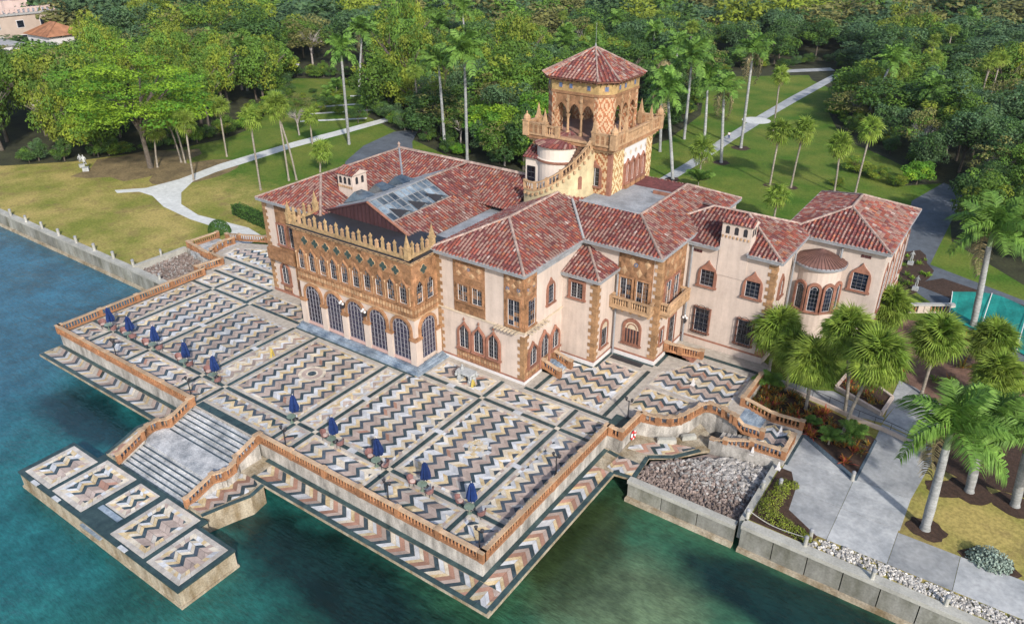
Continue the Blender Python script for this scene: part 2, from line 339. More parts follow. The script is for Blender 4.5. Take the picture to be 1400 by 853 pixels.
# ------------------------------------------------------------------ ground, water, paths
GZ = -1.05; WZ = -3.7
coast = [(-700,22),(-111,16.4),(-72.9,16.2),(-72.9,24.6),(-66,24.6),(-60,26),(2,30),(9,31),(9.5,29),(14.2,27),(14.2,16.5),(60,15.9),(700,14),(700,1100),(-900,1100)]
g = MB(); g.add([(x, y, GZ) for x, y in coast], [tuple(range(len(coast)))], grass_m); struct('ground', g)
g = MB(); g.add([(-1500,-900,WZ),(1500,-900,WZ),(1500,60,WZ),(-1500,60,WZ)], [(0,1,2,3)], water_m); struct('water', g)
def sheet(name, polys, m, z):
    g = MB()
    for k_, p in enumerate(polys):
        if area2(p) < 0: p = p[::-1]
        n = len(p); z += .0012*(k_ > 0); g.add([(x, y, z) for x, y in p]+[(x, y, z-.05) for x, y in p], [tuple(range(n))]+[(i, n+i, n+(i+1) % n, (i+1) % n) for i in range(n)], m)
    return struct(name, g)
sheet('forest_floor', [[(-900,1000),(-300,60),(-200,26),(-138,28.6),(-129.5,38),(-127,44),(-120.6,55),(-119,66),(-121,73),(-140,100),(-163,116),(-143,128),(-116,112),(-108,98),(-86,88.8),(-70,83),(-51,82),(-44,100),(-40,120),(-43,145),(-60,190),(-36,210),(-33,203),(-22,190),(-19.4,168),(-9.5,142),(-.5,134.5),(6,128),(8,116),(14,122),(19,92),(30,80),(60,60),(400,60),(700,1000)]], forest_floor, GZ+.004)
sheet('path', [[(-106.4,33.2),(-102.9,37.1),(-102.5,43.5),(-104.4,53.7),(-104.6,60.8),(-104.9,72.5),(-104,86.4),(-103.4,99),(-100.6,99),(-100.9,83),(-101.6,69.4),(-100.9,57.6),(-100.6,50),(-99.2,44),(-95.6,39.2),(-90.3,35.6),(-83.5,34.1),(-78.3,34.6),(-72.2,35.2),(-66.8,34),(-66.8,29.6),(-70,30.5),(-74.7,32.4),(-82.9,32.2),(-91.7,33.2),(-98.2,35.3),(-102.1,35.2),(-104.6,32.6)]], pathm, GZ+.008)
sheet('path', [[(-30,88),(-30,107),(-30.9,126),(-31.2,143),(-31.4,152),(-31.4,177),(-30.4,215),(-27.6,215),(-28.5,171),(-28.8,150),(-28.4,143),(-28.3,128),(-27.6,107),(-27.6,88)], [(-46,213),(-34,226),(-31.5,222),(-44,209)]], drive, GZ+.008)
sheet('path_circle', [[(-30.2+3.3*cos(a*pi/12), 147.5+3.3*sin(a*pi/12)) for a in range(24)]], pathm, GZ+.014)
sheet('driveway', [[(-93,91),(-90.5,79),(-85.5,69),(-80,62.6),(-70,60),(-60,62),(-62,70),(-73,75),(-84,87),(-90,96)]], asph, GZ+.012)
sheet('garden_path', [[(-122,92),(-112,104),(-111,103),(-121,91)],[(-126,98),(-117,110),(-116,109),(-125,97)],[(-118,86),(-107,97),(-106.4,96),(-117,85)],[(-128,112),(-121,117),(-120,116),(-127,111)]], pathm, GZ+.010)
sheet('driveway', [[(10.6,108),(13.5,122),(17.5,118),(17.8,81),(60,62),(60,52),(30,58),(16.3,72),(13.3,86)]], asph, GZ+.012)
sheet('brown_soil', [[(-117+9*cos(a*pi/8)*(1+.2*sin(a*2.3)), 45+11*sin(a*pi/8)*(1+.2*cos(a*1.7))) for a in range(16)], [(-104+6*cos(a*pi/8), 48+9*sin(a*pi/8)) for a in range(16)]], brownsoil, GZ+.006)
def blob(x, y, rx, ry, n=18, s=0): return [(x+rx*cos(2*pi*a/n)*(1+.12*sin(a*2.1+s)), y+ry*sin(2*pi*a/n)*(1+.12*cos(a*1.7+s))) for a in range(n)]
sheet('mulch_bed', [blob(26.7,24.1,1.5,1.3), blob(28.9,31.2,2,1.6,s=1), blob(32.3,31.4,2,1.5,s=2), blob(26.9,30.2,1.3,1.2,s=3), blob(31.3,22.9,2.0,1.5,s=2), [(25.8,33.2),(28,32.6),(33,33),(40,30),(44,33),(40,44),(30,48),(24.6,44)], blob(15,76,3.5,9), [(17,73),(24,70),(32,71.5),(40,70),(40,73),(30,74),(20,77)]], mulch, GZ+.020)
sheet('mulch_bed', [blob(-12,102.4,1.2,1.2), blob(-8.4,103.3,1.1,1.1), blob(-1.5,105.2,1.2,1.2), blob(-24.4,110.6,1.6,1.6), blob(-24.9,122.8,1.9,1.8), blob(-24.1,99.2,1.6,1.5), blob(-27.9,95.5,1.3,1.3), blob(-21.8,133.2,1,1)], mulch, GZ+.012)
sheet('leaf_litter', [[(20.9,46.2),(25.2,44),(31,47),(40,44),(44,52),(30,58),(22,62),(16.6,61.5),(16.6,52.4),(20.6,48.5)]], mat('leaf_litter', (.17,.10,.075), 1, .35, 1.2, tint=False, bump=.5, fine=.3), GZ+.016)
# driveway slabs at the right, each slab its own piece
dw = link('driveway', None, None, kind='structure')
def slab(poly, t=0):
    cx = sum(p[0] for p in poly)/len(poly); cy = sum(p[1] for p in poly)/len(poly)
    q = [(cx+(p[0]-cx)*(1-.025/max(.1, hypot(p[0]-cx, p[1]-cy))), cy+(p[1]-cy)*(1-.025/max(.1, hypot(p[0]-cx, p[1]-cy)))) for p in poly]
    g = MB(); g.prism(q, GZ-.05, GZ+.03, drive, t, bottom=False); g.build('concrete_slab', dw)
for pl in [rect(14.75,20.4,22.7,27), [(14.75,27.0),(20.4,27.0),(20.4,27.3),(14.75,30.9)], rect(20.4,25.0,22.7,27.2), [(20.4,27.2),(25.0,27.2),(25.6,33.6),(20.6,34.0)], [(16.9,18.3),(20.4,18.3),(20.4,22.7),(16.6,22.7)], rect(20.4,24.9,18.3,22.7), rect(24.9,29.4,18.3,22.4), rect(29.4,34,18.3,22.4), rect(34,38.6,18.3,22.4), rect(38.6,44,18.3,22.4), [(20.6,34.0),(25.6,33.6),(25.2,36.2),(20.6,37.2)],
           [(8.7,38.9),(13.2,38.0),(13.6,39.5),(8.7,39.5)], [(13.2,38.0),(17.4,36.9),(20.6,37.4),(20.6,38.4),(15.2,40.4),(13.6,39.5)], [(20.6,37.4),(25.2,36.4),(25.4,39.5),(21,41)], [(20.6,38.4),(21,41),(22,46),(20.4,46.5),(20.4,42)], [(22,46),(21,41),(25.4,39.5),(25,44)]]: slab(pl, R.uniform(-.12,.1))
# ------------------------------------------------------------------ terrace body
TER = [(-60.8,0),(-35.55,0),(-35.55,.02),(-25.4,.02),(-25.4,0),(0,0),(0,19.3),(1.45,19.3),(1.45,22.7),(3.2,23.2),(4.7,24.2),(5.5,25.8),(5.9,28.1),(7.2,28.3),(8.9,27.8),(9.6,27.5),(9.6,31.0),(8.8,31.0),(8.8,39.6),(5,42),(-60,42),(-60,32),(-66,29),(-66.5,28),(-66.1,25.1),(-64.7,23.4),(-61.7,22.9),(-61.6,21),(-62.3,19.2),(-60.8,19.2)]
g = MB(); g.prism(TER, WZ-1.5, -.035, conc); g.f.pop(); g.m.pop(); g.t.pop()
tw = struct('terrace_wall', g)
g = MB(); n = len(TER); g.add([(x, y, -.03) for x, y in TER], [tuple(range(n))], grout); struct('terrace_floor', g)
# paving generator --------------------------------------------------------------
PAL = {'n': [(mdark,.46),(mwhite,.56),(myel,.50),(mdarkb,.46),(mpink,.45),(mpink,.45)],
       'c': [(mcream,.4),(myel,.4),(mwhite,.4),(mpink,.5)],
       'r': [(mdark,.5),(mwhite,.55),(myel,.42),(mrose,.55),(mpink,.5)],
       'w': [(mdarkb,.48),(mwhite,.5),(myel,.36),(mgrey,.6),(mpink,.6)],
       'd': [(mpink,.55),(mdark,.48),(mwhite,.42),(myel,.42),(mdark,.45),(mpink,.8)]}
HALF = .70
SHAPES = {}
def chevron(poly, axis, pal, z, indiv=0, phase=0., border=(.28, myel), name='paving_panel', half=HALF, parent=None, th=.028, b2=.24):
    bands = PAL[pal]; xs = [p[0] for p in poly]; ys = [p[1] for p in poly]
    inner = poly
    root = link(name, None, parent, kind='structure' if parent is None else None)
    j = MB()
    if border:
        # pale outer strip and yellow inner strip of irregular tiles following the panel outline
        cx = sum(xs)/len(xs); cy = sum(ys)/len(ys); n = len(poly)
        def inset(p, d):
            if area2(p) < 0: p = p[::-1]
            out = []
            for i in range(len(p)):
                a = Vector(p[i-1]); b_ = Vector(p[i]); c_ = Vector(p[(i+1) % len(p)])
                e1 = (b_-a).normalized(); e2 = (c_-b_).normalized(); n1 = Vector((-e1.y, e1.x)); n2 = Vector((-e2.y, e2.x)); k = (n1+n2); k /= max(.3, k.dot(n1))
                out.append(tuple(b_+k*d))
            return out
        o0 = inset(poly, 0); o1 = inset(poly, b2); o2 = inset(poly, b2+border[0])
        for (pa, pb, m0, ln) in ((o0, o1, mgrey, .9), (o1, o2, None, .42)):
            for i in range(n):
                A, B, C_, D = (Vector(q) for q in (pa[i], pa[(i+1) % n], pb[(i+1) % n], pb[i])); L_ = (B-A).length; k = max(1, int(L_/ln))
                for q in range(k):
                    t0, t1 = q/k+.012/L_, (q+1)/k-.012/L_
                    m_ = m0 or R.choice([mcream, mcream, border[1], myel, mwhite, mpink])
                    j.prism([tuple(A.lerp(B,t0)), tuple(A.lerp(B,t1)), tuple(D.lerp(C_,t1)), tuple(D.lerp(C_,t0))], z-th, z, m_, R.uniform(-.15,.15), bottom=False)
        inner = o2
    xs = [p[0] for p in inner]; ys = [p[1] for p in inner]
    (a0, a1), (c0, c1) = ((ys[0], ys[0]), (0, 0)) if False else ((min(ys), max(ys)), (min(xs), max(xs)))
    if axis == 'x': (a0, a1), (c0, c1) = (c0, c1), (a0, a1)
    tiles = []; gp = .014; amp = half
    b0 = c0-half*1.2-phase; i = 0
    while b0 < c1+.1:
        m_, wd = bands[i % len(bands)]; i += 1
        nj = int((a1-a0)/half)+2
        for q in range(nj):
            p = a0+q*half-.02; oa, ob = (0, amp) if q % 2 == 0 else (amp, 0)
            pp = [(b0+oa+gp, p+gp), (b0+wd+oa-gp, p+gp), (b0+wd+ob-gp, p+half-gp), (b0+ob+gp, p+half-gp)]
            if axis == 'x': pp = [(b_, a) for a, b_ in pp]
            mm = m_
            if m_ is myel and R.random() < .42: mm = R.choice([mcream, mwhite, mcream])
            if m_ is mwhite and R.random() < .3: mm = R.choice([myel, mcream, mcream])
            if m_ is mpink and R.random() < .08: mm = R.choice([mrose, mgrey])
            if m_ in (mdark, mdarkb) and R.random() < .12: mm = R.choice([mgreen, mdarkb, mdark])
            cl = clip(pp, inner)
            if len(cl) < 3 or abs(area2(cl)) < .02: continue
            full = abs(abs(area2(cl))-abs(area2(pp))) < 1e-4
            x = sum(k[0] for k in pp)/4; y = sum(k[1] for k in pp)/4
            tiles.append((full, x, y, cl, mm, (axis, q % 2, round(wd, 3), round(half, 3))))
        b0 += wd
    tiles.sort(key=lambda t_: (t_[1]-CAMPOS.x)**2+(t_[2]-CAMPOS.y)**2)
    cnt = 0
    for full, x, y, cl, mm, key in tiles:
        if full and cnt < indiv:
            cnt += 1; k = key+(mm.name,)
            if k not in SHAPES:
                g = MB(); g.prism([(p[0]-x, p[1]-y) for p in cl], -th, 0, mm, bottom=False); SHAPES[k] = g.mesh('chevron_tile')
            link('chevron_tile', SHAPES[k], root, (x, y, z+R.uniform(-.004,.004)))
        else: j.prism(cl, z-th, z+R.uniform(-.004,.003), mm, R.uniform(-.2,.2), bottom=False)
    if j.f: j.build('inlaid_paving', root, kind='stuff')
    return root
XL = [(-60.4,-56.6),(-55.95,-49.25),(-48.6,-39.95),(-39.25,-36.15),(-35.45,-25.35),(-24.7,-22.75),(-22.15,-13.35),(-12.75,-4.5),(-3.9,-.45)]
for i, (x0, x1) in enumerate(XL):
    near = i >= 5
    y0 = .5
    if i == 4: chevron(rect(x0, x1, 1.15, 3.6), 'x', 'n', 0, 120, phase=.2)
    else: chevron(rect(x0, x1, y0, 3.6), 'x' if i in (5,) else 'y', 'n', 0, 120 if near else 60, phase=.3*i)
    yt = 15.95 if 2 <= i <= 5 else 16.95
    chevron(rect(x0, x1, 4.25, yt), 'y', 'c' if i in (3,5) else 'n', 0, 300 if i in (4,6,7) else (120 if i >= 3 else 0), phase=.37*i)
for (x0, x1, y0, y1) in [(-60.4,-56.6,17.65,20.65),(-55.95,-49.95,17.65,20.65),(-49.3,-40.1,17.2,20.65),(-20.5,-13.35,17.75,20.95),(-12.75,-4.5,17.75,20.75),(-3.9,-.45,17.7,20.75)]:
    chevron(rect(x0, x1, y0, y1), 'y', 'n', 0, 80 if x0 > -21 else 0, phase=.5)
chevron(rect(-61,-50.2,21.35,24.2), 'y', 'n', 0, 0, phase=.2)
chevron([(-64.5,24.9),(-50.2,24.9),(-50.2,30.2),(-60,30.2),(-65,27.5)], 'x', 'n', 0, 0)
chevron(rect(-9.2,-2.2,21.75,31.0), 'x', 'n', 0, 200, phase=.1)
chevron([(-.7,23.9),(2.9,24.3),(4.3,25.6),(5.0,28.7),(-.7,28.7)], 'x', 'n', 0, 40, border=(.2, mcream))
chevron([(-.7,28.9),(7.9,28.9),(7.9,36.6),(1.9,36.6),(-.7,31.5)], 'x', 'n', 0, 120, border=(.2, mcream), phase=.35)
# dark green bands with slabs
def strip(mb, a, b_, wd, m_, z, ln=1.2, th=.028, var=.2):
    a = Vector(a); b_ = Vector(b_); d = b_-a; L_ = d.length; d /= L_; nrm = Vector((-d.y, d.x))*wd/2; k = max(1, round(L_/ln))
    for q in range(k):
        p = a+d*(L_*q/k+.01); e_ = a+d*(L_*(q+1)/k-.01)
        mb.prism([tuple(p-nrm), tuple(e_-nrm), tuple(e_+nrm), tuple(p+nrm)], z-th, z, m_, R.uniform(-var,var), bottom=False)
g = MB()
for y, x0, x1 in ((3.92,-60.5,-.35),(17.33,-60.5,-40),(16.56,-39.6,-21.2),(17.35,-20.8,-.35),(21.0,-61,-49.8),(24.55,-63.5,-49.8),(21.35,-10.6,-.35),(.27,-60.6,-35.6),(.27,-25.3,-.3),(30.4,-60,-50)):
    strip(g, (x0, y), (x1, y), .40, mgreen, .002)
for x, y0, y1 in ((-56.27,.5,21),(-49.0 if False else -48.93,.5,17.2),(-39.6,.5,16.3),(-35.8,.5,16.3),(-25.02,.5,16.3),(-22.45,.5,16.3),(-13.05,.5,21),(-4.2,.5,21),(-.2,.5,19.2),(-60.62,.5,19),(-21.0,16.9,21.5),(-1.55,21.6,31.4),(-9.6,21.7,28.6),(-49.7,17,21.5)):
    strip(g, (x, y0), (x, y1), .40, mgreen, .006)
strip(g, (-35.4,.58), (-25.5,.58), .8, mgreen, .004)
strip(g, (-6.8,32.55), (-1.6,32.55), .35, mgreen, .004); strip(g, (-6.65,28.9), (-6.65,32.4), .35, mgreen, .006); strip(g, (-10.8,28.6), (-6.8,28.6), .35, mgreen, .004); strip(g, (-1.4,32.8), (-1.4,37), .35, mgreen, .004)
strip(g, (2,37.6), (8.7,37.6), .5, mgreen, .004); strip(g, (.1,19.6), (.1,22.6), 1.6, mgreen, .004); strip(g, (.5,22.2), (1.3,23), .6, mgreen, .003)
g.build('marble_border_band', None, kind='structure')
g = MB()   # pale cross tiles where bands meet
for x in (-56.27,-48.93,-39.6,-35.8,-25.02,-22.45,-13.05,-4.2):
    for y in (3.92, 17.33): g.box(x-.24, x+.24, y-.24, y+.24, -.03, .011, mcream)
for x, y in ((-13.05,10.6),(-4.2,10.6),(-22.45,10.6),(-39.6,10.6),(-48.93,10.6),(-8.7,17.35),(-17,17.35),(-17.6,3.92),(-8.6,3.92)): g.box(x-.45, x+.45, y-.28, y+.28, -.03, .012, mwhite)
g.build('marble_border_tile', None, kind='structure')
g = MB()
for i in range(46):
    a, q = R.uniform(0,6.28), 1.15*sqrt(R.random()); x, y = -8.5+q*cos(a), 10.65+q*sin(a); s_ = R.uniform(.22,.4); an = R.uniform(0,1.5); g.prism([(x+s_*cos(an+k*pi/2), y+s_*sin(an+k*pi/2)) for k in range(4)], -.03, .006+.00025*i, R.choice([mcream,mwhite,myel,mcream]), R.uniform(-.2,.1), bottom=False)
g.build('marble_patch', None, kind='structure')
for nm, x, y in (('a', -30.4, 10.7),):
    g = MB(); n = 20
    for r0, r1, mm in ((0,.45,mdark),(.45,.62,mcream),(.62,1.1,mpink),(1.1,1.45,mcream)):
        for i in range(n):
            a, a2 = 2*pi*i/n, 2*pi*(i+.96)/n
            g.prism([(x+r0*cos(a), y+r0*sin(a)), (x+r1*cos(a), y+r1*sin(a)), (x+r1*cos(a2), y+r1*sin(a2)), (x+r0*cos(a2)+1e-4, y+r0*sin(a2))] , -.03, .008+.002*(r0 == 0), mm if nm == 'a' or mm is not mdark else mcream, R.uniform(-.15,.15), bottom=False)
    g.build('marble_rosette', None, kind='structure')
g = MB(); g.box(-6.3,-2.6,31.5,32.3,.004,.02,dkmetal); g.build('doormat', None, label='dark rectangular door mat on the terrace at the foot of the balcony wall', cat='mat')
# ------------------------------------------------------------------ lower walkways on slab
def deck(poly, z, th, m_, mt):
    g = MB(); g.prism(poly, z-th, z-.03, m_); struct('lower_walkway', g)
deck([(-61.0,-2.65),(2.5,-2.65),(2.5,16.4),(4.3,16.7),(4.05,20.3),(6.0,21.7),(7.6,23.8),(8.2,24.4),(8.2,26),(5.8,28),(5,24.6),(1.5,22.8),(1.5,19.2),(-.1,19.2),(-.1,-.1),(-61.0,-.1)], -1.55, .32, conc_d, None)
g = MB()
for a, b_ in (((-60.9,-2.42),(-39,-2.42)),((-23.9,-2.42),(2.3,-2.42)),((-60.9,-.22),(-36.2,-.22)),((-24.6,-.22),(.05,-.22))): strip(g, a, b_, .42, mgreen, -1.548)
for a, b_ in (((2.26,-2.2),(2.26,16.4)),((.22,-.4),(.22,19))): strip(g, a, b_, .42, mgreen, -1.548)
for a, b_ in (((.22,-2.2),(.22,-.45)),): strip(g, a, b_, .42, mgreen, -1.544)
for a, b_ in (((2.3,16.5),(4.2,16.8)),((4.15,16.9),(3.9,20.2)),((3.9,20.2),(5.9,21.6)),((5.9,21.6),(7.5,23.9)),((.5,18.9),(1.6,18.7))): strip(g, a, b_, .42, mgreen, -1.545)
g.build('marble_border_band', None, kind='structure')
chevron(rect(-60.8,-38.5,-2.2,-.45), 'y', 'w', -1.55, 0, border=None, half=.87)
chevron(rect(-23.6,0,-2.2,-.45), 'y', 'r', -1.55, 200, border=None, half=.87)
chevron(rect(.45,2.04,-.42,16.3), 'x', 'r', -1.55, 200, border=None, half=.79)
chevron(rect(.45,2.04,-2.2,-.46), 'x', 'r', -1.55, 4, border=None)
chevron([(.5,17),(2.2,16.7),(3.9,17.0),(3.7,20.0),(1.8,19.9),(1.7,18.9),(.5,18.9)], 'x', 'r', -1.55, 20, border=None)
chevron([(1.8,20.3),(3.6,20.5),(5.6,21.9),(7.2,24.2),(6.4,25.6),(5.4,24.6),(3.8,22.9),(1.8,22.2)], 'y', 'r', -1.55, 20, border=None)
# dock
g = MB(); g.prism([(-42.05,-13.95),(-18.05,-13.95),(-18.05,-8.9),(-22.6,-8.9),(-22.6,-8.15),(-38,-8.15),(-38,-8.9),(-42.05,-8.9)], WZ-1, -1.835, conc_d); struct('dock', g)
g = MB(); g.prism([(-42.17,-14.07),(-17.93,-14.07),(-17.93,-8.8),(-42.17,-8.8)], WZ-.6, WZ+.22, conc_d); g.build('dock_footing', None, kind='structure')
g = MB(); g.prism([(-42.15,-14.05),(-17.95,-14.05),(-17.95,-8.85),(-22.5,-8.85),(-22.5,-8.1),(-38.05,-8.1),(-38.05,-8.85),(-42.15,-8.85)], -2.02, -1.83, mgreen); struct('dock_edge', g)
dk = link('dock_paving', None, None, kind='structure')
for a in [(-41.55,-37.45,-13.65,-9.15),(-36.95,-32.25,-13.6,-8.5),(-31.45,-28.55,-11.9,-8.6),(-27.8,-23.1,-13.6,-8.4),(-22.6,-18.4,-13.65,-9.2)]:
    chevron(rect(*a), 'y', 'd', -1.80, 150, phase=.25, border=(.38, myel), b2=.42 if a[0] != -31.45 else .2, half=.62)
g = MB()
for k in range(4): g.box(-31.6,-28.6,-14.2+k*.5,-12.05,-2.4+k*.15-.15,-2.4+k*.15+.0,mblue,R.uniform(-.1,.1))
g.box(-31.6,-28.6,-12.5,-12.0,-1.9,-1.822,mblue); g.build('landing_steps', None, kind='structure')
g = MB()
for x in (-39.2,-35.6,-25.4): g.box(x-.5,x+.5,-14.1,-13.75,-1.86,-1.79,mwhite)
g.build('edge_block', None, kind='structure')
# main stair to the dock
g = MB(); LX, RX = -35.3, -25.65
def arcpoly(y0, y1, z0, z1, bulge):
    g.prism([(LX-bulge, y0),(RX+bulge, y0),(RX+bulge, y1),(LX-bulge, y1)], z0, z1, mstep, R.uniform(-.12,.12))
for k in range(6): g.box(LX,RX,-.5*(k+1),.0,-4.5,-.15*(k+1),mstep,R.uniform(-.15,.12))
for k in range(6): g.box(LX,RX,-3.0-2.4-.45*(k+1),-3.0,-4.5,-.9-.15*(k+1),mstep,R.uniform(-.15,.12))
g.prism([(LX,-2.6),(RX,-2.6),(RX+.6,-3.4),(RX+.75,-4.2),(RX+.4,-5.0),(RX,-5.5),(LX,-5.5),(LX-.4,-5.0),(LX-.75,-4.2),(LX-.6,-3.4)], -4.5, -.902, mstep)
struct('dock_stair', g)
# dark nosing strips, widened to paint the shade of the risers
g = MB()
for k in range(6):
    g.box(LX+.02,RX-.02,-.5*(k+1)-.03,-.5*(k+1)+.13,-.15*(k+1)-.002,-.15*(k+1)+.012,mdark,.1);
    y = -5.4-.45*(k+1); g.box(LX+.02,RX-.02,y-.03,y+.13,-.9-.15*(k+1)-.002,-.9-.15*(k+1)+.012,mdark,.1)
g.build('nosing_shade_strip', None, kind='structure')
for sgn, ox in ((1,0), (-1,-61.0)):
    X = lambda x: x if sgn == 1 else ox-x
    poly = [(X(-25.4),-8.15),(X(-23.3),-8.15),(X(-22.6),-6.0),(X(-21.9),-4.2),(X(-22.2),-2.62),(X(-24.3),-2.0),(X(-25.6),-2.0)]
    g = MB(); g.prism(poly, WZ-1, -1.62, conc_d); struct('stair_platform', g)
    inn = [(X(-25.3),-8.0),(X(-23.5),-8.0),(X(-22.95),-5.9),(X(-22.35),-4.2),(X(-22.6),-2.9),(X(-24.2),-2.4),(X(-25.3),-3.0)]
    g = MB(); P_ = poly[1:5]
    for a, b_ in zip(P_[:-1], P_[1:]): strip(g, a, b_, .36, mgreen, -1.585, th=.06)
    g.build('marble_border_band', None, kind='structure')
    chevron(inn, 'y', 'r', -1.59, 8 if sgn == 1 else 0, border=None)
# ------------------------------------------------------------------ balustrades
def lathe_mesh(name, prof, n, m_):
    g = MB(); g.lathe((0,0,0), prof, n, m_); return g.mesh(name, True)
BAL = lathe_mesh('baluster', [(.075,0),(.075,.05),(.055,.08),(.10,.2),(.085,.32),(.05,.44),(.07,.5),(.075,.54)], 7, balm)
BALT = lathe_mesh('baluster', [(.075,0),(.075,.05),(.055,.08),(.10,.2),(.085,.32),(.05,.44),(.07,.5),(.075,.54)], 7, terra_l)
BALS = {balm.name: BAL, terra_l.name: BALT}
def pbox(g, a, b_, wd, z0, z1, m_, t=0.):
    a = Vector(a); b_ = Vector(b_); d = (b_-a); d.z = 0; d.normalize(); nn = Vector((-d.y, d.x, 0))*wd/2
    vs = [a-nn, a+nn, b_+nn, b_-nn]; vs = [v+Vector((0,0,z0)) for v in vs]+[v+Vector((0,0,z1)) for v in vs]
    g.add(vs, [(0,1,2,3),(7,6,5,4),(0,4,5,1),(1,5,6,2),(2,6,7,3),(3,7,4,0)], m_, t)
def balustrade(pts, parent=None, label=None, posts=True, h=1.0, sp=.34, pm=None, rm=None, pw=.42, maxpost=4.6, group=None, ends=True):
    pm = pm or balm; rm = rm or railm; bal = BALS[pm.name]
    root = parent or thing('balustrade', label, 'balustrade', group=group)
    if parent: root = link('balustrade', None, parent)
    b_ = MB(); rl = MB(); ps = []
    pts = [Vector(p) for p in pts]
    for i in range(len(pts)-1):
        A, B = pts[i], pts[i+1]; d = B-A; L_ = hypot(d.x, d.y)
        if L_ < .05: continue
        pbox(b_, A, B, .34, -.02, .18, pm); pbox(rl, A, B, .36, h-.15, h, rm, R.uniform(-.08,.08))
        n = max(1, int(L_/maxpost+.5)); 
        for k in range(n+1):
            p = A+d*(k/n)
            if not any((p-q).length < 1.0 for q in ps): ps.append(p)
        k = max(1, int(L_/sp))
        for q in range(k):
            p = A+d*((q+.5)/k)
            if min((p-x).length for x in ps) < pw*.5+.05: continue
            link('baluster', bal, root, (p.x, p.y, p.z+.18), scale=(1,1,(h-.33)/.54))
    b_.build('plinth', root); rl.build('rail', root)
    for p in ps:
        g = MB(); g.box(p.x-pw/2, p.x+pw/2, p.y-pw/2, p.y+pw/2, p.z-.02, p.z+h-.02, pm, R.uniform(-.1,.1)); g.box(p.x-pw/2-.05, p.x+pw/2+.05, p.y-pw/2-.05, p.y+pw/2+.05, p.z+h-.02, p.z+h+.06, rm); g.build('pedestal', root)
    return root
balustrade([(-60.8,0,0),(-35.6,0,0)], label='long terracotta balustrade along the water left of the dock stair')
balustrade([(-25.4,0,0),(0,0,0)], label='long terracotta balustrade along the water right of the dock stair')
balustrade([(0,.3,0),(0,19.3,0)], label='terracotta balustrade along the right side of the terrace above the pale walkway')
balustrade([(-60.8,.3,0),(-60.8,19.2,0)], label='terracotta balustrade along the far left side of the terrace behind the navy umbrellas')
balustrade([(.35,19.3,0),(1.5,19.3,0),(1.6,22.7,0)], label='short stepped terracotta balustrade above the red life ring', maxpost=9)
balustrade([tuple(p) for p in smooth_pts([(1.9,23.0,0),(3.3,23.3,0),(4.7,24.2,0),(5.4,25.8,0),(6.1,27.9,0),(7.4,28.2,0),(8.9,27.7,0)], 3)], label='curved terracotta balustrade above the lower walkway and the rock pit', maxpost=12)
balustrade([(9.3,27.6,-.05),(10.1,27.4,-.55),(11.9,27.6,-.6)], label='short terracotta balustrade sloping down beside the garden steps', maxpost=9)
balustrade([(8.2,24.9,-1.5),(9.4,25.0,-1.1),(11.6,25.6,-.6),(14.5,25.8,-.6),(14.45,28.6,-.6)], label='terracotta balustrade round the chevron landing above the rock pit', maxpost=9)
balustrade([(8.75,36.2,0),(8.75,31.0,0),(9.7,30.9,-.1),(11.9,30.9,-.6),(14.5,31.2,-.6)], label='terracotta balustrade between the garden steps and the orange croton bed', maxpost=9)
for sgn in (1, -1):
    X = lambda x: x if sgn == 1 else -61.0-x
    pts = [(X(-25.45),-.35,-.02),(X(-25.5),-2.7,-.85)]+[tuple(p) for p in smooth_pts([(X(-25.5),-2.7,-.9),(X(-24.85),-3.5,-.9),(X(-24.75),-4.5,-.9),(X(-25.2),-5.4,-.9)], 3)][1:]+[(X(-25.35),-8.05,-1.8)]
    balustrade(pts, label='curving terracotta stair balustrade on the %s side of the dock stair' % ('right' if sgn == 1 else 'left'), maxpost=9, pw=.38)
    g = MB()
    for a, b_ in zip(pts[:-1], pts[1:]):
        a = Vector(a); b_ = Vector(b_); pbox(g, a, b_, .5, -3.2, -.02, conc)
    struct('stair_wall', g)
# left end curved stair and rails
balustrade([(-61.0,19.3,0),(-62.3,19.2,0),(-61.7,22.8,0),(-64.5,23.2,0)], label='stepped terracotta balustrade at the left rear corner above the shell pit', maxpost=9)
balustrade([tuple(p) for p in smooth_pts([(-64.6,23.3,0),(-65.6,24.0,0),(-66.3,25.5,0),(-66.6,27.0,0),(-66.5,28.3,0)], 3)], label='inner curved terracotta balustrade of the far left garden stair', maxpost=12)
balustrade([tuple(p) for p in smooth_pts([(-64.9,23.0,-.05),(-66.8,23.4,-.3),(-69,24.2,-.7),(-72.6,24.9,-.9)], 3)]+[(-72.3,29.7,-.9)], label='outer terracotta balustrade of the far left garden stair beside the lawn', maxpost=12)
balustrade([(-69.2,29.2,-.3),(-66.8,29.6,0),(-63,31.4,0),(-60.2,31.4,0),(-50,32.4,0)], label='low terracotta balustrade in front of the clipped hedge', maxpost=6)
g = MB()
for k in range(6): g.prism([(-66.6-k*.9,23.6+k*.1),(-65.7-k*.9,23.6+k*.1),(-65.7-k*.9,29.2),(-66.6-k*.9,29.2)], -2, -.02-.17*k, mstep, R.uniform(-.1,.1))
g.box(-72.4,-71.1,24.9,29.6,-2,-.98,mstep); struct('garden_stair', g)
g = MB(); g.prism([(-72.9,24.7),(-64.6,22.9),(-66,28.5),(-72.4,29.8)], -3, -1.0, conc); struct('garden_stair_wall', g)
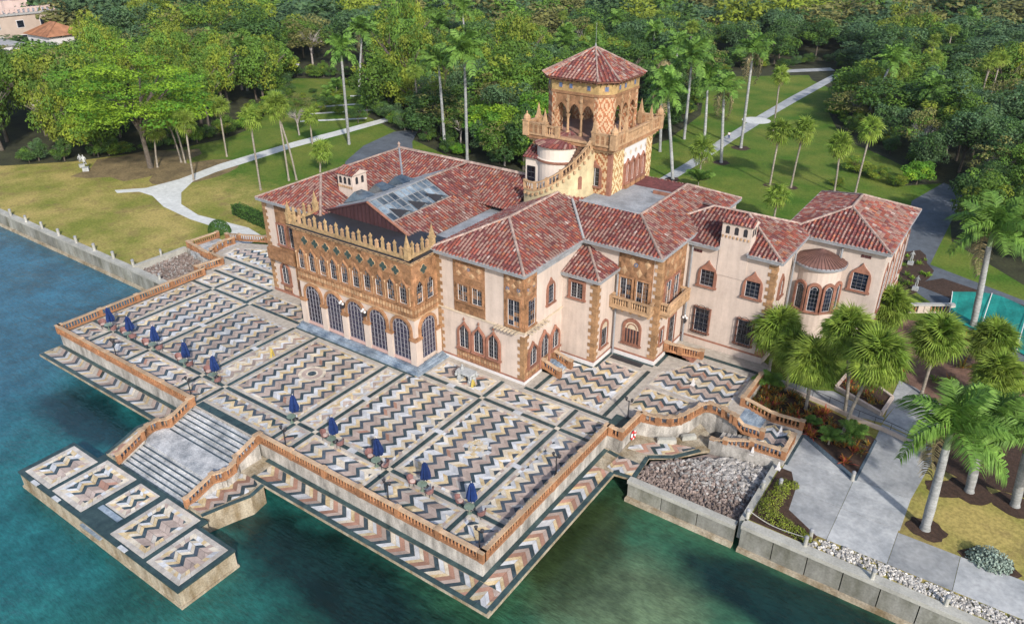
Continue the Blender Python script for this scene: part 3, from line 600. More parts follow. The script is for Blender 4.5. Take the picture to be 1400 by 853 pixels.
# right garden steps & landing
g = MB()
for k in range(5): g.box(9.2,9.7+k*.4,27.7,30.9,-2,-.02-.12*k,mblue,R.uniform(-.1,.1))
g.box(11.3,14.75,25.7,30.95,-2.2,-.605,grout); 
for k in range(6): g.prism([(11.3-k*.5,25.7-k*.1),(11.3-k*.5,27.6),(10.8-k*.5,27.6),(10.8-k*.5,25.6-k*.1)], -2.2, -.72-.13*k, conc)
g.box(14.7,15.0,25.7,30.9,-2,-.85,mdark); struct('garden_steps', g)
chevron(rect(11.6,14.2,26.2,30.5), 'x', 'n', -.57, 40, border=None)
g = MB(); g.prism([(8.0,24.6),(14.7,25.3),(14.7,25.9),(11.5,25.9),(8.0,25.3)], -3, -.63, conc); struct('landing_wall', g)
# ------------------------------------------------------------------ seawalls
def seawall(pts, z, label, cap=.9, panels=True, kind_posts=None):
    t_ = thing('seawall', label, 'seawall'); c_ = MB()
    for a, b_ in zip(pts[:-1], pts[1:]):
        a3 = Vector((*a, 0)); b3 = Vector((*b_, 0)); pbox(c_, a3, b3, cap, z-.38, z, capm)
        d = b3-a3; L_ = d.length; k = max(1, int(L_/2.6)); d.normalize(); nn = Vector((d.y, -d.x, 0))*.12
        for q in range(k):
            g = MB(); p = a3+d*(L_*q/k+.04)+nn*(q % 2)*.3; e_ = a3+d*(L_*(q+1)/k-.04)+nn*(q % 2)*.3; pbox(g, p, e_, cap-.3, WZ-1, z-.38, seaw, R.uniform(-.2,.2)); g.build('wall_panel', t_)
        g = MB(); pbox(g, a3+nn*3.2, b3+nn*3.2, .5, WZ-1, WZ+.35, conc_d); g.build('footing', t_)
    c_.build('cap', t_); return t_
seawall([(14.3,16.35),(60,15.9)], -.95, 'pale panelled concrete seawall at lower right below the white stones')
seawall([(3.9,16.5),(13.8,16.45)], -1.5, 'low brownish concrete seawall in front of the rock pit', cap=.7)
seawall([(-120,16.7),(-73.2,16.2),(-62,13.6 if False else 16.0)], -1.02, 'long grey concrete seawall along the dry lawn at far left')
g = MB(); pbox(g, (14.2,16.6,0), (14.2,25.4,0), .55, -3, -.95, capm); g.build('pit_wall', None, label='concrete wall between the rock pit and the yellow hedge', cat='wall')
g = MB(); pbox(g, (-73,16.6,0), (-73,24.6,0), .55, -3, -.75, capm); g.build('pit_wall', None, label='pale concrete kerb wall between the lawn and the shell pit', cat='wall')
# pits with loose rocks
def rockmesh(s, m_):
    g = MB(); n = 6; vs = [(0,0,-s)]
    for k in (-.3,.45):
        for i in range(n):
            a = 2*pi*i/n+k; q = s*R.uniform(.75,1.15)*(1 if k < 0 else .8); vs.append((q*cos(a), q*sin(a)*.85, s*k*1.1))
    vs.append((0,0,s*.75)); fs = [(0,1+(i+1) % n,1+i) for i in range(n)]+[(1+i,1+(i+1) % n,1+n+(i+1) % n,1+n+i) for i in range(n)]+[(13,1+n+i,1+n+(i+1) % n) for i in range(n)]
    return vs, fs
def rockfield(name, poly, z, count, smin, smax, ms, slope=0):
    g = MB(); g.add([(x, y, z-.12) for x, y in (poly if area2(poly) > 0 else poly[::-1])], [tuple(range(len(poly)))], rock_p)
    xs = [p[0] for p in poly]; ys = [p[1] for p in poly]; k = 0; P = poly if area2(poly) > 0 else poly[::-1]
    while k < count:
        x = R.uniform(min(xs), max(xs)); y = R.uniform(min(ys), max(ys))
        if not all((P[(i+1) % len(P)][0]-P[i][0])*(y-P[i][1])-(P[(i+1) % len(P)][1]-P[i][1])*(x-P[i][0]) >= 0 for i in range(len(P))): continue
        k += 1; fr = (y-min(ys))/(max(ys)-min(ys)); s = R.uniform(smin, smax)*(1 if not slope else .55+.7*fr); m_ = ms[0] if R.random() < (fr*1.6-.2 if slope else .8) else ms[1]
        vs, fs = rockmesh(s, m_); a = R.uniform(0, 6.3); vs = [(x+v[0]*cos(a)-v[1]*sin(a), y+v[0]*sin(a)+v[1]*cos(a), z+v[2]+R.uniform(-.05,.06)) for v in vs]; g.add(vs, fs, m_, R.uniform(-.35,.45))
    return g.build(name, None, kind='stuff')
rockfield('rocks', [(4.3,16.9),(13.9,16.9),(14.0,25.2),(8.3,24.3),(6.1,21.5),(4.3,20.2)], -1.75, 1900, .11, .29, (rock, rock_p), slope=1)
rockfield('shell_rubble', [(-72.7,16.5),(-62.6,16.3),(-62.6,19.3),(-65.2,23.0),(-72.7,24.4)], -1.6, 1300, .09, .22, (rock_p, rock))
rockfield('white_stones', [(19.3,16.9),(44,16.6),(44,18.0),(20.2,18.15)], -1.0, 1500, .09, .19, (mat('white_stone', (.46,.44,.41), .9, .2, 3), rock))
# ------------------------------------------------------------------ mansion
HOUSE = thing('mansion', 'large pink Venetian Gothic waterfront mansion with red tiled roofs and a square tower', 'mansion', (-20, 22, 0))
HOUSE.location = (0, 0, 0)
def hp(g, name, **kw): return g.build(name, HOUSE, **kw)
EZ = 12.45
def wallbox(x0, x1, y0, y1, z1, m_=stucco, z0=-.5):
    g = MB(); g.box(x0, x1, y0, y1, z0, z1, m_); return hp(g, 'wall')
wallbox(-49.6,-39.4,21.9,45.5,12.0); wallbox(-39.4,-22.04,17.86,22.4,EZ+.02); wallbox(-39.4,-22.04,22.4,40,11.9); wallbox(-22.04,-10.96,21.72,46,12.0); wallbox(-10.98,-6.88,28.84,33,10.15)
wallbox(-10.97,-1.76,32.76,53,EZ); wallbox(-1.77,7.57,39.66,50,11.95); wallbox(5.6,16.1,48.3,63.2,11.75, stucco2); wallbox(-39.5,-22,40,45.9,EZ)
g = MB()   # plinth course and string courses
def band(x0, x1, y0, y1, z0, z1, m_, out=.09): g.box(x0-out, x1+out, y0-out, y1+out, z0, z1, m_)
band(-49.6,-39.4,21.9,45,-.02,.32,terra_r,.06); hp(g, 'plinth_course'); g = MB(); band(-22.04,-10.96,21.72,40,-.02,.30,white,.10); hp(g, 'plinth_course'); g = MB(); band(-22.04,-10.96,21.72,40,.30,.48,terra_r,.05); band(-10.9,-6.88,28.84,33,-.02,.46,white,.1); band(-10.9,-6.88,28.84,33,.46,.62,terra_r,.05)
band(-10.9,-1.76,32.76,50,-.02,.46,white,.1); band(-10.9,-1.76,32.76,50,.46,.66,terra_r,.05); band(-1.76,7.57,39.66,49,-.02,.7,stucco,.1); band(-1.76,7.57,39.66,49,.7,.9,terra_r,.06)
hp(g, 'plinth_course')
g = MB(); band(-22.04,-10.96,21.72,40,5.9,6.06,cream,.12); band(-39.4,-22.04,17.86,30,5.72,5.95,terra_l,.14); hp(g, 'string_course')
# frames: local wall frame (origin o on the wall, a = along, n = outwards)
bar_d = mat('dim_bar', (.17,.17,.18), .6, .1, 3, tint=False)
class W:
    def __init__(s, o, a, n): s.o = Vector(o); s.a = Vector(a); s.n = Vector(n)
    def p(s, x, z, d=0): return s.o+s.a*x+Vector((0,0,z))+s.n*d
def FW(y): return W((0,y,0),(1,0,0),(0,-1,0))        # front walls: along = x
def SW(x): return W((x,0,0),(0,1,0),(1,0,0))         # right-facing walls: along = y
def wbox(g, w_, x0, x1, z0, z1, d0, d1, m_, t=0.):
    P = [w_.p(x0,z0,d0),w_.p(x1,z0,d0),w_.p(x1,z1,d0),w_.p(x0,z1,d0),w_.p(x0,z0,d1),w_.p(x1,z0,d1),w_.p(x1,z1,d1),w_.p(x0,z1,d1)]
    g.add(P, [(0,3,2,1),(4,5,6,7),(0,1,5,4),(1,2,6,5),(2,3,7,6),(3,0,4,7)], m_, t)
def outline(w, h, style, n=7):
    hw = w/2
    if style == 'rect': return [(-hw,0),(hw,0),(hw,h),(-hw,h)]
    if style == 'arch':
        s = h-hw; return [(-hw,0),(hw,0)]+[(hw*cos(pi*k/(2*n)), s+hw*sin(pi*k/(2*n))) for k in range(2*n+1)]
    s = h-w*.95                                              # ogee: convex then concave to a point
    pr = [(1,0),(.98,.2),(.88,.42),(.68,.58),(.42,.70),(.22,.80),(.09,.90),(0,1.0)]
    R_ = [(hw*a, s+(h-s)*b_) for a, b_ in pr]
    return [(-hw,0),(hw,0)]+R_+[(-a, b_) for a, b_ in R_[-2::-1]]
def span(out, x=None, z=None):
    hits = []
    for i in range(len(out)):
        p, q = out[i], out[(i+1) % len(out)]; k = 0 if x is not None else 1; v = x if x is not None else z
        if (p[k] <= v) != (q[k] <= v): t_ = (v-p[k])/(q[k]-p[k]); hits.append(p[1-k]+t_*(q[1-k]-p[1-k]))
    return (min(hits), max(hits)) if len(hits) > 1 else None
def window(w_, x, z, w, h, style='rect', cols=2, rows=4, fm=terra_r, fw=.16, d=.14, sill=True, ftop=None, name='window', bars=white, off=0., bw=.030, gl=None):
    root = link(name, None, HOUSE); o = W(w_.p(x, z, off), w_.a, w_.n)
    out = outline(w, h, style); big = outline(w+2*fw, h+fw+(0 if style == 'rect' else .08), ftop or style)
    if ftop and ftop != style: big = outline(w+2*fw, h+max(fw, w*.75), ftop)
    g = MB(); n = len(out); g.add([o.p(a, b_, .03) for a, b_ in out], [tuple(range(n))], gl or glass, R.uniform(-.3,.5)); g.build('pane', root)
    g = MB()
    # frame: rectangular outer face with the opening shape: build from side strips of the outline
    zs = sorted(set([0]+[b_ for a, b_ in big]+[b_ for a, b_ in out]))
    for z0, z1 in zip(zs[:-1], zs[1:]):
        if z1-z0 < 1e-3: continue
        B0 = span(big, z=z0+1e-4); B1 = span(big, z=z1-1e-4); I0 = span(out, z=z0+1e-4); I1 = span(out, z=z1-1e-4)
        if not B0 or not B1: continue
        if I0 and I1 and z1 <= h+1e-6: segs = [(B0[0],I0[0],B1[0],I1[0]),(I0[1],B0[1],I1[1],B1[1])]
        else: segs = [(B0[0],B0[1],B1[0],B1[1])]
        for a, b_, c_, e in segs:
            P = [o.p(a,z0,0),o.p(b_,z0,0),o.p(e,z1,0),o.p(c_,z1,0),o.p(a,z0,d),o.p(b_,z0,d),o.p(e,z1,d),o.p(c_,z1,d)]
            g.add(P, [(4,5,6,7),(0,1,5,4),(1,2,6,5),(2,3,7,6),(3,0,4,7)], fm)
    if sill: wbox(g, o, -w/2-fw-.1, w/2+fw+.1, -.18, 0, 0, d+.1, fm)
    g.build('frame', root)
    g = MB()
    for k in range(cols+1):
        edge = k in (0, cols) or (cols % 2 == 0 and k == cols//2) or cols > 4; bb = bars if edge else bar_d; b2 = bw*1.5 if edge else bw*.8
        xx = -w/2+w*k/cols; xx = min(max(xx, -w/2+.02), w/2-.02); s_ = span(out, x=xx)
        if s_: wbox(g, o, xx-b2/2, xx+b2/2, s_[0], s_[1]-.01, .035, .075, bb)
    for k in range(rows+1):
        zz = max(.03, min(h*k/rows, h-.03)); s_ = span(out, z=zz)
        if s_: wbox(g, o, s_[0]+.01, s_[1]-.01, zz-bw*.4, zz+bw*.4, .037, .07, bars if k in (0, rows) else bar_d)
    if style == 'arch':
        for q in (.96, .62):
            s = h-w/2; k = 10
            for i in range(k):
                a, a2 = pi*i/k, pi*(i+1)/k; rr = w/2*q
                P0 = o.p(rr*cos(a), s+rr*sin(a), .07); P1 = o.p(rr*cos(a2), s+rr*sin(a2), .07); g.bar(P0, P1, bw*1.2, bw, bars, 0, o.n)
    g.build('muntin', root); return root
def panel(w_, x0, x1, z0, z1, m_=terra_p, d=.06, relief='diamond', sp=.62, name='terracotta_panel', rm=None):
    g = MB(); wbox(g, w_, x0, x1, z0, z1, 0, d, m_); root = hp(g, name); g = MB(); rm = rm or terra
    nx = max(1, int((x1-x0)/sp)); nz = max(1, int((z1-z0)/sp)); dx = (x1-x0)/nx; dz = (z1-z0)/nz
    for i in range(nx):
        for k in range(nz):
            cx = x0+dx*(i+.5); cz = z0+dz*(k+.5); t_ = R.uniform(-.28,.25)
            if relief == 'diamond':
                a, b_ = dx*.5, dz*.5; q = .12*a; P = [w_.p(cx-a+q,cz,d),w_.p(cx,cz-b_+q,d),w_.p(cx+a-q,cz,d),w_.p(cx,cz+b_-q,d),w_.p(cx,cz,d+.07)]
                g.add(P, [(0,1,4),(1,2,4),(2,3,4),(3,0,4)], rm if (i+k) % 2 else terra_l, t_)
            elif relief == 'tile':
                wbox(g, w_, cx-dx*.47, cx+dx*.47, cz-dz*.46, cz+dz*.46, d, d+R.uniform(.015,.04), R.choice([rm, m_, m_, rm]), t_*.55)
            else:
                wbox(g, w_, cx-dx*.32, cx+dx*.32, cz-dz*.45, cz+dz*.45, d, d+.06, rm if k % 2 == 0 else terra_l, t_)
    g.build('relief_tile', root, kind='stuff' if nx*nz > 1 else None); return root
def medallion(w_, x, z, rr, m_=bluet, d=.1):
    g = MB(); n = 12
    for r0, dd, mm in ((rr, d, terra_l), (rr*.68, d+.04, m_), (rr*.28, d+.07, terra_l)):
        P = [w_.p(x+r0*cos(2*pi*i/n), z+r0*sin(2*pi*i/n), 0.02) for i in range(n)]+[w_.p(x+r0*cos(2*pi*i/n), z+r0*sin(2*pi*i/n), dd) for i in range(n)]
        g.add(P, [tuple(range(n, 2*n))]+[(i, (i+1) % n, n+(i+1) % n, n+i) for i in range(n)], mm)
    return hp(g, 'medallion')
def quoins(x, y, z0, z1, sx=1, sy=-1, h=.42, A=.78, B=.48):
    k = 0; z = z0
    while z+h < z1:
        a, b_ = (A, B) if k % 2 == 0 else (B, A); g = MB(); e = .05
        xs = sorted((x+sx*e, x-sx*a)); ys = sorted((y+sy*e, y-sy*b_)); g.box(xs[0], xs[1], ys[0], ys[1], z+.01, z+h-.01, quo, R.uniform(-.2,.2)); hp(g, 'quoin'); z += h; k += 1
quoins(-10.96,21.72,.5,5.9); quoins(-6.88,28.84,.62,10.0); quoins(-1.76,32.76,.66,12.1); quoins(-22.04,21.72,.5,11.7,-1,-1) if False else None
quoins(-49.6,21.9,.4,12.1,-1,-1); quoins(7.57,39.66,.9,11.6)
for k in range(27):   # flat quoins beside the loggia
    z = .5+k*.42; g = MB(); g.box(-22.0,-22.04+(.75 if k % 2 else .45),21.66,21.72,z+.01,z+.41,quo,R.uniform(-.2,.2)); hp(g, 'quoin')
# ---- loggia
F = FW(17.86); S = SW(-22.04)
for i in range(5):
    x = -37.25+i*3.35; window(F, x, .75, 2.5, 4.75, 'arch', 5, 8, terra, .24, .24, sill=False, name='arched_window', bars=bar_g, bw=.05, gl=stained)
    g = MB(); wbox(g, F, x-1.25, x+1.25, .43, .75, 0, .2, mat('rose_sill', (.45,.30,.27), .8, .1, 2)); hp(g, 'window_base')
window(S, 19.75, .75, 2.3, 4.75, 'arch', 5, 8, terra, .24, .24, sill=False, name='arched_window', bars=bar_g, bw=.05, gl=stained)
for i in range(6):
    x = -38.9+i*3.35; g = MB(); wbox(g, F, x-.42, x+.42, .42, 3.3, .02, .30, stucco); wbox(g, F, x-.47, x+.47, 3.3, 3.6, .02, .38, terra); hp(g, 'pier')
for y in (18.2, 21.3):
    g = MB(); wbox(g, S, y-.38, y+.38, .42, 3.3, .02, .30, stucco); wbox(g, S, y-.42, y+.42, 3.3, 3.6, .02, .38, terra); hp(g, 'pier')
for x in (-32.2, -28.85):     # wall lanterns with three globes
    g = MB(); wbox(g, F, x-.07, x+.07, 4.3, 4.9, .1, .55, dkmetal); lan = hp(g, 'wall_lantern')
    for dx, dz in ((-.22,.1),(.22,.1),(0,.35)): g = MB(); c_ = F.p(x+dx, 4.85+dz, .55); g.lathe(c_, [(.02,-.15),(.13,-.08),(.15,.02),(.1,.13),(.02,.17)], 8, white); g.build('globe', lan, True)
panel(F, -39.4, -22.04, 5.96, 7.3, terra_p, .10, 'flute', .42); panel(S, 17.86, 21.7, 5.96, 7.3, terra_p, .10, 'flute', .42)
panel(F, -39.4, -22.04, 7.3, 12.2, terra_p, .05, 'tile', .55); panel(S, 17.86, 21.7, 7.3, 12.2, terra_p, .05, 'tile', .55)
def loggia_window(w_, x): window(w_, x, 7.42, 1.02, 2.55, 'ogee', 3, 6, terra, .17, .2, off=.05, bw=.05)
def quatrefoil(w_, x, z):
    g = MB(); n = 10; rr = .225
    for cx, cz in ((.285,0),(-.285,0),(0,.285),(0,-.285)):
        for r0, dd, mm in ((rr*1.22, .15, terra_l), (rr*.95, .17, slate)):
            P = [w_.p(x+cx+r0*cos(2*pi*i/n), z+cz+r0*sin(2*pi*i/n), .06) for i in range(n)]+[w_.p(x+cx+r0*cos(2*pi*i/n), z+cz+r0*sin(2*pi*i/n), dd+.002*(cx+2*cz)) for i in range(n)]
            g.add(P, [tuple(range(n, 2*n))]+[(i, (i+1) % n, n+(i+1) % n, n+i) for i in range(n)], mm)
    P = [w_.p(x+.13*a, z+.13*b_, .182) for a, b_ in ((-1,0),(0,-1),(1,0),(0,1))]; g.add(P, [(0,1,2,3)], slate); hp(g, 'quatrefoil')
for i in range(10): loggia_window(F, -38.3+i*1.683)
for y in (18.75, 20.4): loggia_window(S, y)
for i in range(9): quatrefoil(F, -37.5+i*1.683, 10.98)
quatrefoil(S, 19.58, 10.98)
for i in range(11):           # colonnettes between the windows
    x = -39.12+i*1.683; g = MB(); c_ = F.p(x, 7.4, .16); g.lathe(c_, [(.1,0),(.07,.12),(.07,1.75),(.12,1.9),(.12,2.05)], 8, terra_l); hp(g, 'colonnette', smooth=True)
g = MB(); wbox(g, F, -39.55, -21.7, 12.02, 12.2, 0, .22, terra_l)
for i in range(42): wbox(g, F, -39.4+i*.42, -39.4+i*.42+.2, 12.2, 12.42, 0, .36, golden if i % 2 else dkmetal)
wbox(g, F, -39.8, -21.66, 12.42, 12.60, -.2, .40, dkmetal); wbox(g, F, -39.85, -21.6, 12.36, 12.42, -.2, .46, terra_l)
wbox(g, S, 17.47, 21.2, 12.42, 12.60, -.2, .40, dkmetal); wbox(g, S, 17.41, 21.2, 12.36, 12.42, -.2, .46, terra_l); wbox(g, S, 17.7, 21.2, 12.02, 12.2, 0, .22, terra_l)
for i in range(9): wbox(g, S, 17.86+i*.42, 18.06+i*.42, 12.2, 12.42, 0, .36, golden if i % 2 else dkmetal)
hp(g, 'cornice')
g = MB(); g.box(-39.6,-22.0,17.55,17.8,12.6,12.95,golden); g.box(-22.25,-22.0,17.8,21.3,12.6,12.95,golden); g.box(-39.6,-39.35,17.8,21.4,12.6,12.95,golden); g.box(-39.3,-22.3,17.8,24,12.5,12.72,dkmetal); hp(g, 'parapet')
def merlon(h, wd, m_):
    g = MB(); g.prism([(-wd/2,-.13),(wd/2,-.13),(wd/2,.13),(-wd/2,.13)], 0, h*.55, m_); g.prism([(-wd*.36,-.1),(wd*.36,-.1),(wd*.36,.1),(-wd*.36,.1)], h*.55, h*.72, m_); g.prism([(-wd*.55,-.14),(wd*.55,-.14),(wd*.55,.14),(-wd*.55,.14)], h*.72, h*.84, m_)
    g.add([(-wd*.4,-.1,h*.84),(wd*.4,-.1,h*.84),(wd*.4,.1,h*.84),(-wd*.4,.1,h*.84),(0,0,h*1.05)], [(0,1,4),(1,2,4),(2,3,4),(3,0,4)], m_); return g.mesh('merlon')
ML = merlon(1.40,.24,golden); MS = merlon(.95,.30,terra_l)
def spire(x, y, z, h, m_=golden, wd=.5, name='spire', parent=None):
    g = MB(); g.box(x-wd/2, x+wd/2, y-wd/2, y+wd/2, z, z+h*.42, m_); g.box(x-wd*.62, x+wd*.62, y-wd*.62, y+wd*.62, z+h*.42, z+h*.48, m_)
    a = wd*.45; g.add([(x-a,y-a,z+h*.48),(x+a,y-a,z+h*.48),(x+a,y+a,z+h*.48),(x-a,y+a,z+h*.48),(x,y,z+h)], [(0,1,4),(1,2,4),(2,3,4),(3,0,4)], m_)
    for k in range(3): g.lathe((x,y,z+h*(.55+.13*k)), [(a*(.9-.26*k)*1.1,0),(a*(.9-.26*k)*1.1,h*.03)], 6, m_)
    return g.build(name, parent or HOUSE)
n = 21
for i in range(1, n): link('merlon', ML if i % 2 else MS, HOUSE, (-39.45+i*17.3/n, 17.67, 12.93))
for i in range(1, 5):
    for x in (-22.15, -39.45): link('merlon', ML if i % 2 else MS, HOUSE, (x+(.03 if x > -30 else -.03), 17.65+i*.74, 12.93), pi/2)
for x, y in ((-22.15,17.65),(-39.45,17.65),(-22.15,21.4),(-39.45,21.5)): spire(x, y, 12.6, 2.7)
for k, (d0, z) in enumerate(((1.3,.14),(.95,.28),(.6,.42))):
    g = MB()
    x = -39.5
    while x < -22.04+d0-.1:
        x1 = min(x+R.uniform(1.0,2.2), -22.04+d0); g.box(x+.005, x1-.005, 17.86-d0, 17.86-d0+.36, -.02, z, mblue, R.uniform(-.2,.2)); x = x1
    y = 17.86-d0+.36
    while y < 21.6: y1 = min(y+R.uniform(1,2), 21.65); g.box(-22.04+d0-.36, -22.04+d0, y+.005, y1-.005, -.02, z, mblue, R.uniform(-.2,.2)); y = y1
    hp(g, 'step')
# ---- left wing front
F = FW(21.9)
g = MB(); g.box(-44.95,-39.4,21.82,21.9,.3,EZ,terra_p); g.box(-47.4,-44.9,21.83,21.9,6.2,EZ,terra_p); hp(g, 'terracotta_panel')
panel(F, -47.3, -39.5, 9.7, 12.3, terra_p, .09, 'tile', .6)
window(F, -46.5, 6.9, 1.25, 2.6, 'rect', 4, 6, terra_r, .18, .18, off=.07); window(F, -44.6, 6.9, .9, 2.6, 'rect', 3, 6, terra_r, .18, .18, off=.07); window(F, -41.5, 6.9, 1.6, 2.6, 'rect', 4, 6, terra_r, .18, .18, off=.07)
panel(F, -49.0, -44.2, 4.75, 6.25, terra_p, .75, 'tile', .4, name='balcony_front')
window(F, -46.95, 1.5, 1.25, 2.9, 'ogee', 4, 6, terra_r, .3, .2); window(F, -43.6, 1.5, 1.25, 2.9, 'ogee', 4, 6, terra_r, .3, .2); panel(F, -47.7, -46.2, .35, 1.4, terra_r, .1, 'flute', .3, rm=terra_r)
for x in (-45.4, -42): g = MB(); wbox(g, F, x-.45, x+.45, .32, 4.7, 0, .1, stucco); hp(g, 'pilaster')
# ---- right wing front
F = FW(21.72); S = SW(-10.96)
panel(F, -19.75, -15.75, 6.1, 12.1, terra_p, .06, 'tile', .5); panel(F, -13.4, -10.96, 6.1, 12.1, terra_p, .06, 'tile', .5); panel(S, 21.72, 23.75, 6.1, 12.1, terra_p, .06, 'tile', .5)
panel(F, -19.4, -16.0, 10.2, 11.7, terra, .12, 'diamond', .75); panel(F, -13.2, -11.2, 9.9, 11.9, terra, .12, 'diamond', .65); panel(S, 21.9, 23.6, 9.9, 11.9, terra, .12, 'diamond', .6)
for x in (-18.5, -16.65): window(F, x, 7.5, 1.25, 1.85, 'rect', 4, 5, terra, .16, .16, off=.06)
window(F, -12.15, 6.55, 1.4, 2.9, 'rect', 4, 5, terra, .14, .16, off=.06); window(S, 22.75, 6.55, 1.3, 2.9, 'rect', 3, 5, terra, .14, .16, off=.06)
medallion(F, -17.7, 11.2, .26); medallion(F, -12.9, 10.5, .3); medallion(F, -11.6, 10.6, .3); medallion(S, 22.2, 10.7, .28); medallion(S, 23.2, 10.8, .28)
panel(F, -19.6, -13.9, .42, 2.0, terra_r, .08, 'flute', .34, rm=terra)
for x in (-18.45, -16.55, -14.65): window(F, x, 1.9, 1.3, 2.95, 'ogee', 4, 6, terra_r, .24, .24, off=.08, sill=True)
g = MB()
for x in (-18.45, -16.55, -14.65): g.lathe(tuple(F.p(x, 5.25, .2)), [(.05,0),(.14,.12),(.05,.25),(.02,.4)], 6, terra_r)
hp(g, 'finial')
g = MB()     # projecting beam brackets under the corner window
for k in range(7): g = MB(); wbox(g, F, -14.2+k*.42, -14.03+k*.42, 5.95, 6.12, 0, .8, cream); hp(g, 'bracket')
for k in range(6): g = MB(); wbox(g, S, 21.95+k*.62, 22.12+k*.62, 5.95, 6.12, 0, .8, cream); hp(g, 'bracket')
panel(S, 21.95, 28.5, .5, 1.7, terra_r, .08, 'flute', .34, rm=terra)
for y, z, h in ((23.1,1.75,2.5),(27.35,1.75,2.5)): window(S, y, z, 1.35, h, 'ogee', 4, 6, terra_r, .22, .24, off=.06)
window(S, 25.25, .7, 1.55, 3.9, 'ogee', 4, 8, terra_r, .24, .26, off=.06, sill=False, name='door')
window(S, 26.4, 7.5, 1.05, 2.1, 'rect', 3, 5, terra_r, .26, .16, ftop='ogee')
g = MB()
for k in range(4): g.box(-10.96, -9.1-k*-.0-k*.38, 24.95, 26.95, -.02, .62-(.16*(3-k)) if False else .16*(k+1), mblue, R.uniform(-.1,.1)); 
hp(g, 'door_step')
def ramp(pts, pm=None): balustrade(pts, parent=HOUSE, maxpost=9, h=1.0, pw=.46, pm=pm, sp=.3)
ramp([(-10.8,24.8,.6),(-10.3,24.8,.55),(-8.7,24.9,-.02)]); ramp([(-10.8,27.05,.6),(-10.3,27.05,.55),(-8.7,27.15,-.02)])
# ---- bay
F = FW(28.84); S = SW(-6.88)
window(F, -9.2, 7.55, 1.4, 1.75, 'rect', 4, 5, terra_r, .3, .18); window(S, 30.75, 1.7, 1.25, 2.9, 'arch', 3, 3, terra_r, .2, .16)
g = MB(); P = outline(1.2,1.0,'arch'); g.add([S.p(30.75+a, 3.85+b_*.75, .09) for a, b_ in P], [tuple(range(len(P)))], cream); hp(g, 'lunette')
# ---- block with balconies
F = FW(32.76); S = SW(-1.76)
panel(F, -6.6, -2.65, 5.7, 12.1, terra_p, .06, 'tile', .55); panel(S, 33.3, 38.6, 6.0, 12.1, terra_p, .06, 'tile', .55); panel(F, -6.3, -2.9, 9.6, 11.9, terra, .11, 'diamond', .85); panel(S, 33.5, 38.3, 9.9, 11.9, terra, .11, 'diamond', .85)
for x in (-5.55, -3.65): window(F, x, 6.4, 1.35, 2.95, 'rect', 4, 6, terra, .17, .18, off=.06, sill=False)
for y in (34.4, 36.4): window(S, y, 6.4, 1.4, 3.0, 'rect', 4, 6, terra_r, .17, .18, off=.06, sill=False)
medallion(F, -4.6, 11.0, .34)
window(F, -4.5, 1.75, 1.75, 2.75, 'arch', 5, 1, terra_r, .22, .16, bars=terra_r, bw=.12)
g = MB(); P = outline(1.7,1.0,'arch'); g.add([F.p(-4.5+a, 3.55+b_*.85, .11) for a, b_ in P], [tuple(range(len(P)))], cream); hp(g, 'lunette')
window(S, 34.05, 2.1, .7, 1.7, 'rect', 1, 2, terra_r, .2, .14); window(S, 36.6, .75, 1.5, 3.6, 'rect', 3, 5, terra_r, .22, .16, sill=False, name='door')
def balcony(w_, x0, x1, dep, z):
    root = link('balcony', None, HOUSE); g = MB(); wbox(g, w_, x0, x1, z-.25, z, 0, dep, terra_l)
    for k in range(5): wbox(g, w_, x0+.2+(x1-x0-.6)*k/4, x0+.4+(x1-x0-.6)*k/4, z-.65, z-.25, 0, dep*.7, terra_l)
    g.build('slab', root); g = MB()
    for a, b_, c_, e in ((x0,x1,dep-.28,dep),(x0,x0+.28,0,dep-.28),(x1-.28,x1,0,dep-.28)):
        wbox(g, w_, a, b_, z, z+.2, c_, e, terra_l); wbox(g, w_, a-.03, b_+.03, z+.95, z+1.1, c_-.03, e+.03, terra_l)
    for xx in (x0+.16, (x0+x1)/2, x1-.16): wbox(g, w_, xx-.16, xx+.16, z+.2, z+.95, dep-.3, dep+.01, terra_l)
    g.build('rail', root)
    k = int((x1-x0)/.27)
    for q in range(k):
        xx = x0+(x1-x0)*(q+.5)/k
        if min(abs(xx-a) for a in (x0+.16, (x0+x1)/2, x1-.16)) < .25: continue
        p = w_.p(xx, z+.2, dep-.14); link('baluster', BALT, root, p, scale=(1,1,1.39))
    for q in range(3):
        for xx in (x0+.14, x1-.14): p = w_.p(xx, z+.2, .2+.28*q); link('baluster', BALT, root, p, scale=(1,1,1.39))
balcony(F, -6.85, -2.2, 1.15, 6.3); balcony(S, 33.1, 38.2, 1.15, 6.2)
ramp([(-1.5,34.9,.7),(-.6,35.0,.65),(-.3,35.1,.6)], None) if False else None
balustrade([(-1.4,35.2,.75),(.1,35.4,.7),(1.9,37.0,-.02)], parent=HOUSE, maxpost=9, h=1.05, pw=.5, sp=.3)
g = MB()
for k in range(5): g.box(-1.7,1.6-k*.42,35.6,37.3,-.02,.14*(k+1),terra_r,R.uniform(-.1,.1))
hp(g, 'door_step')
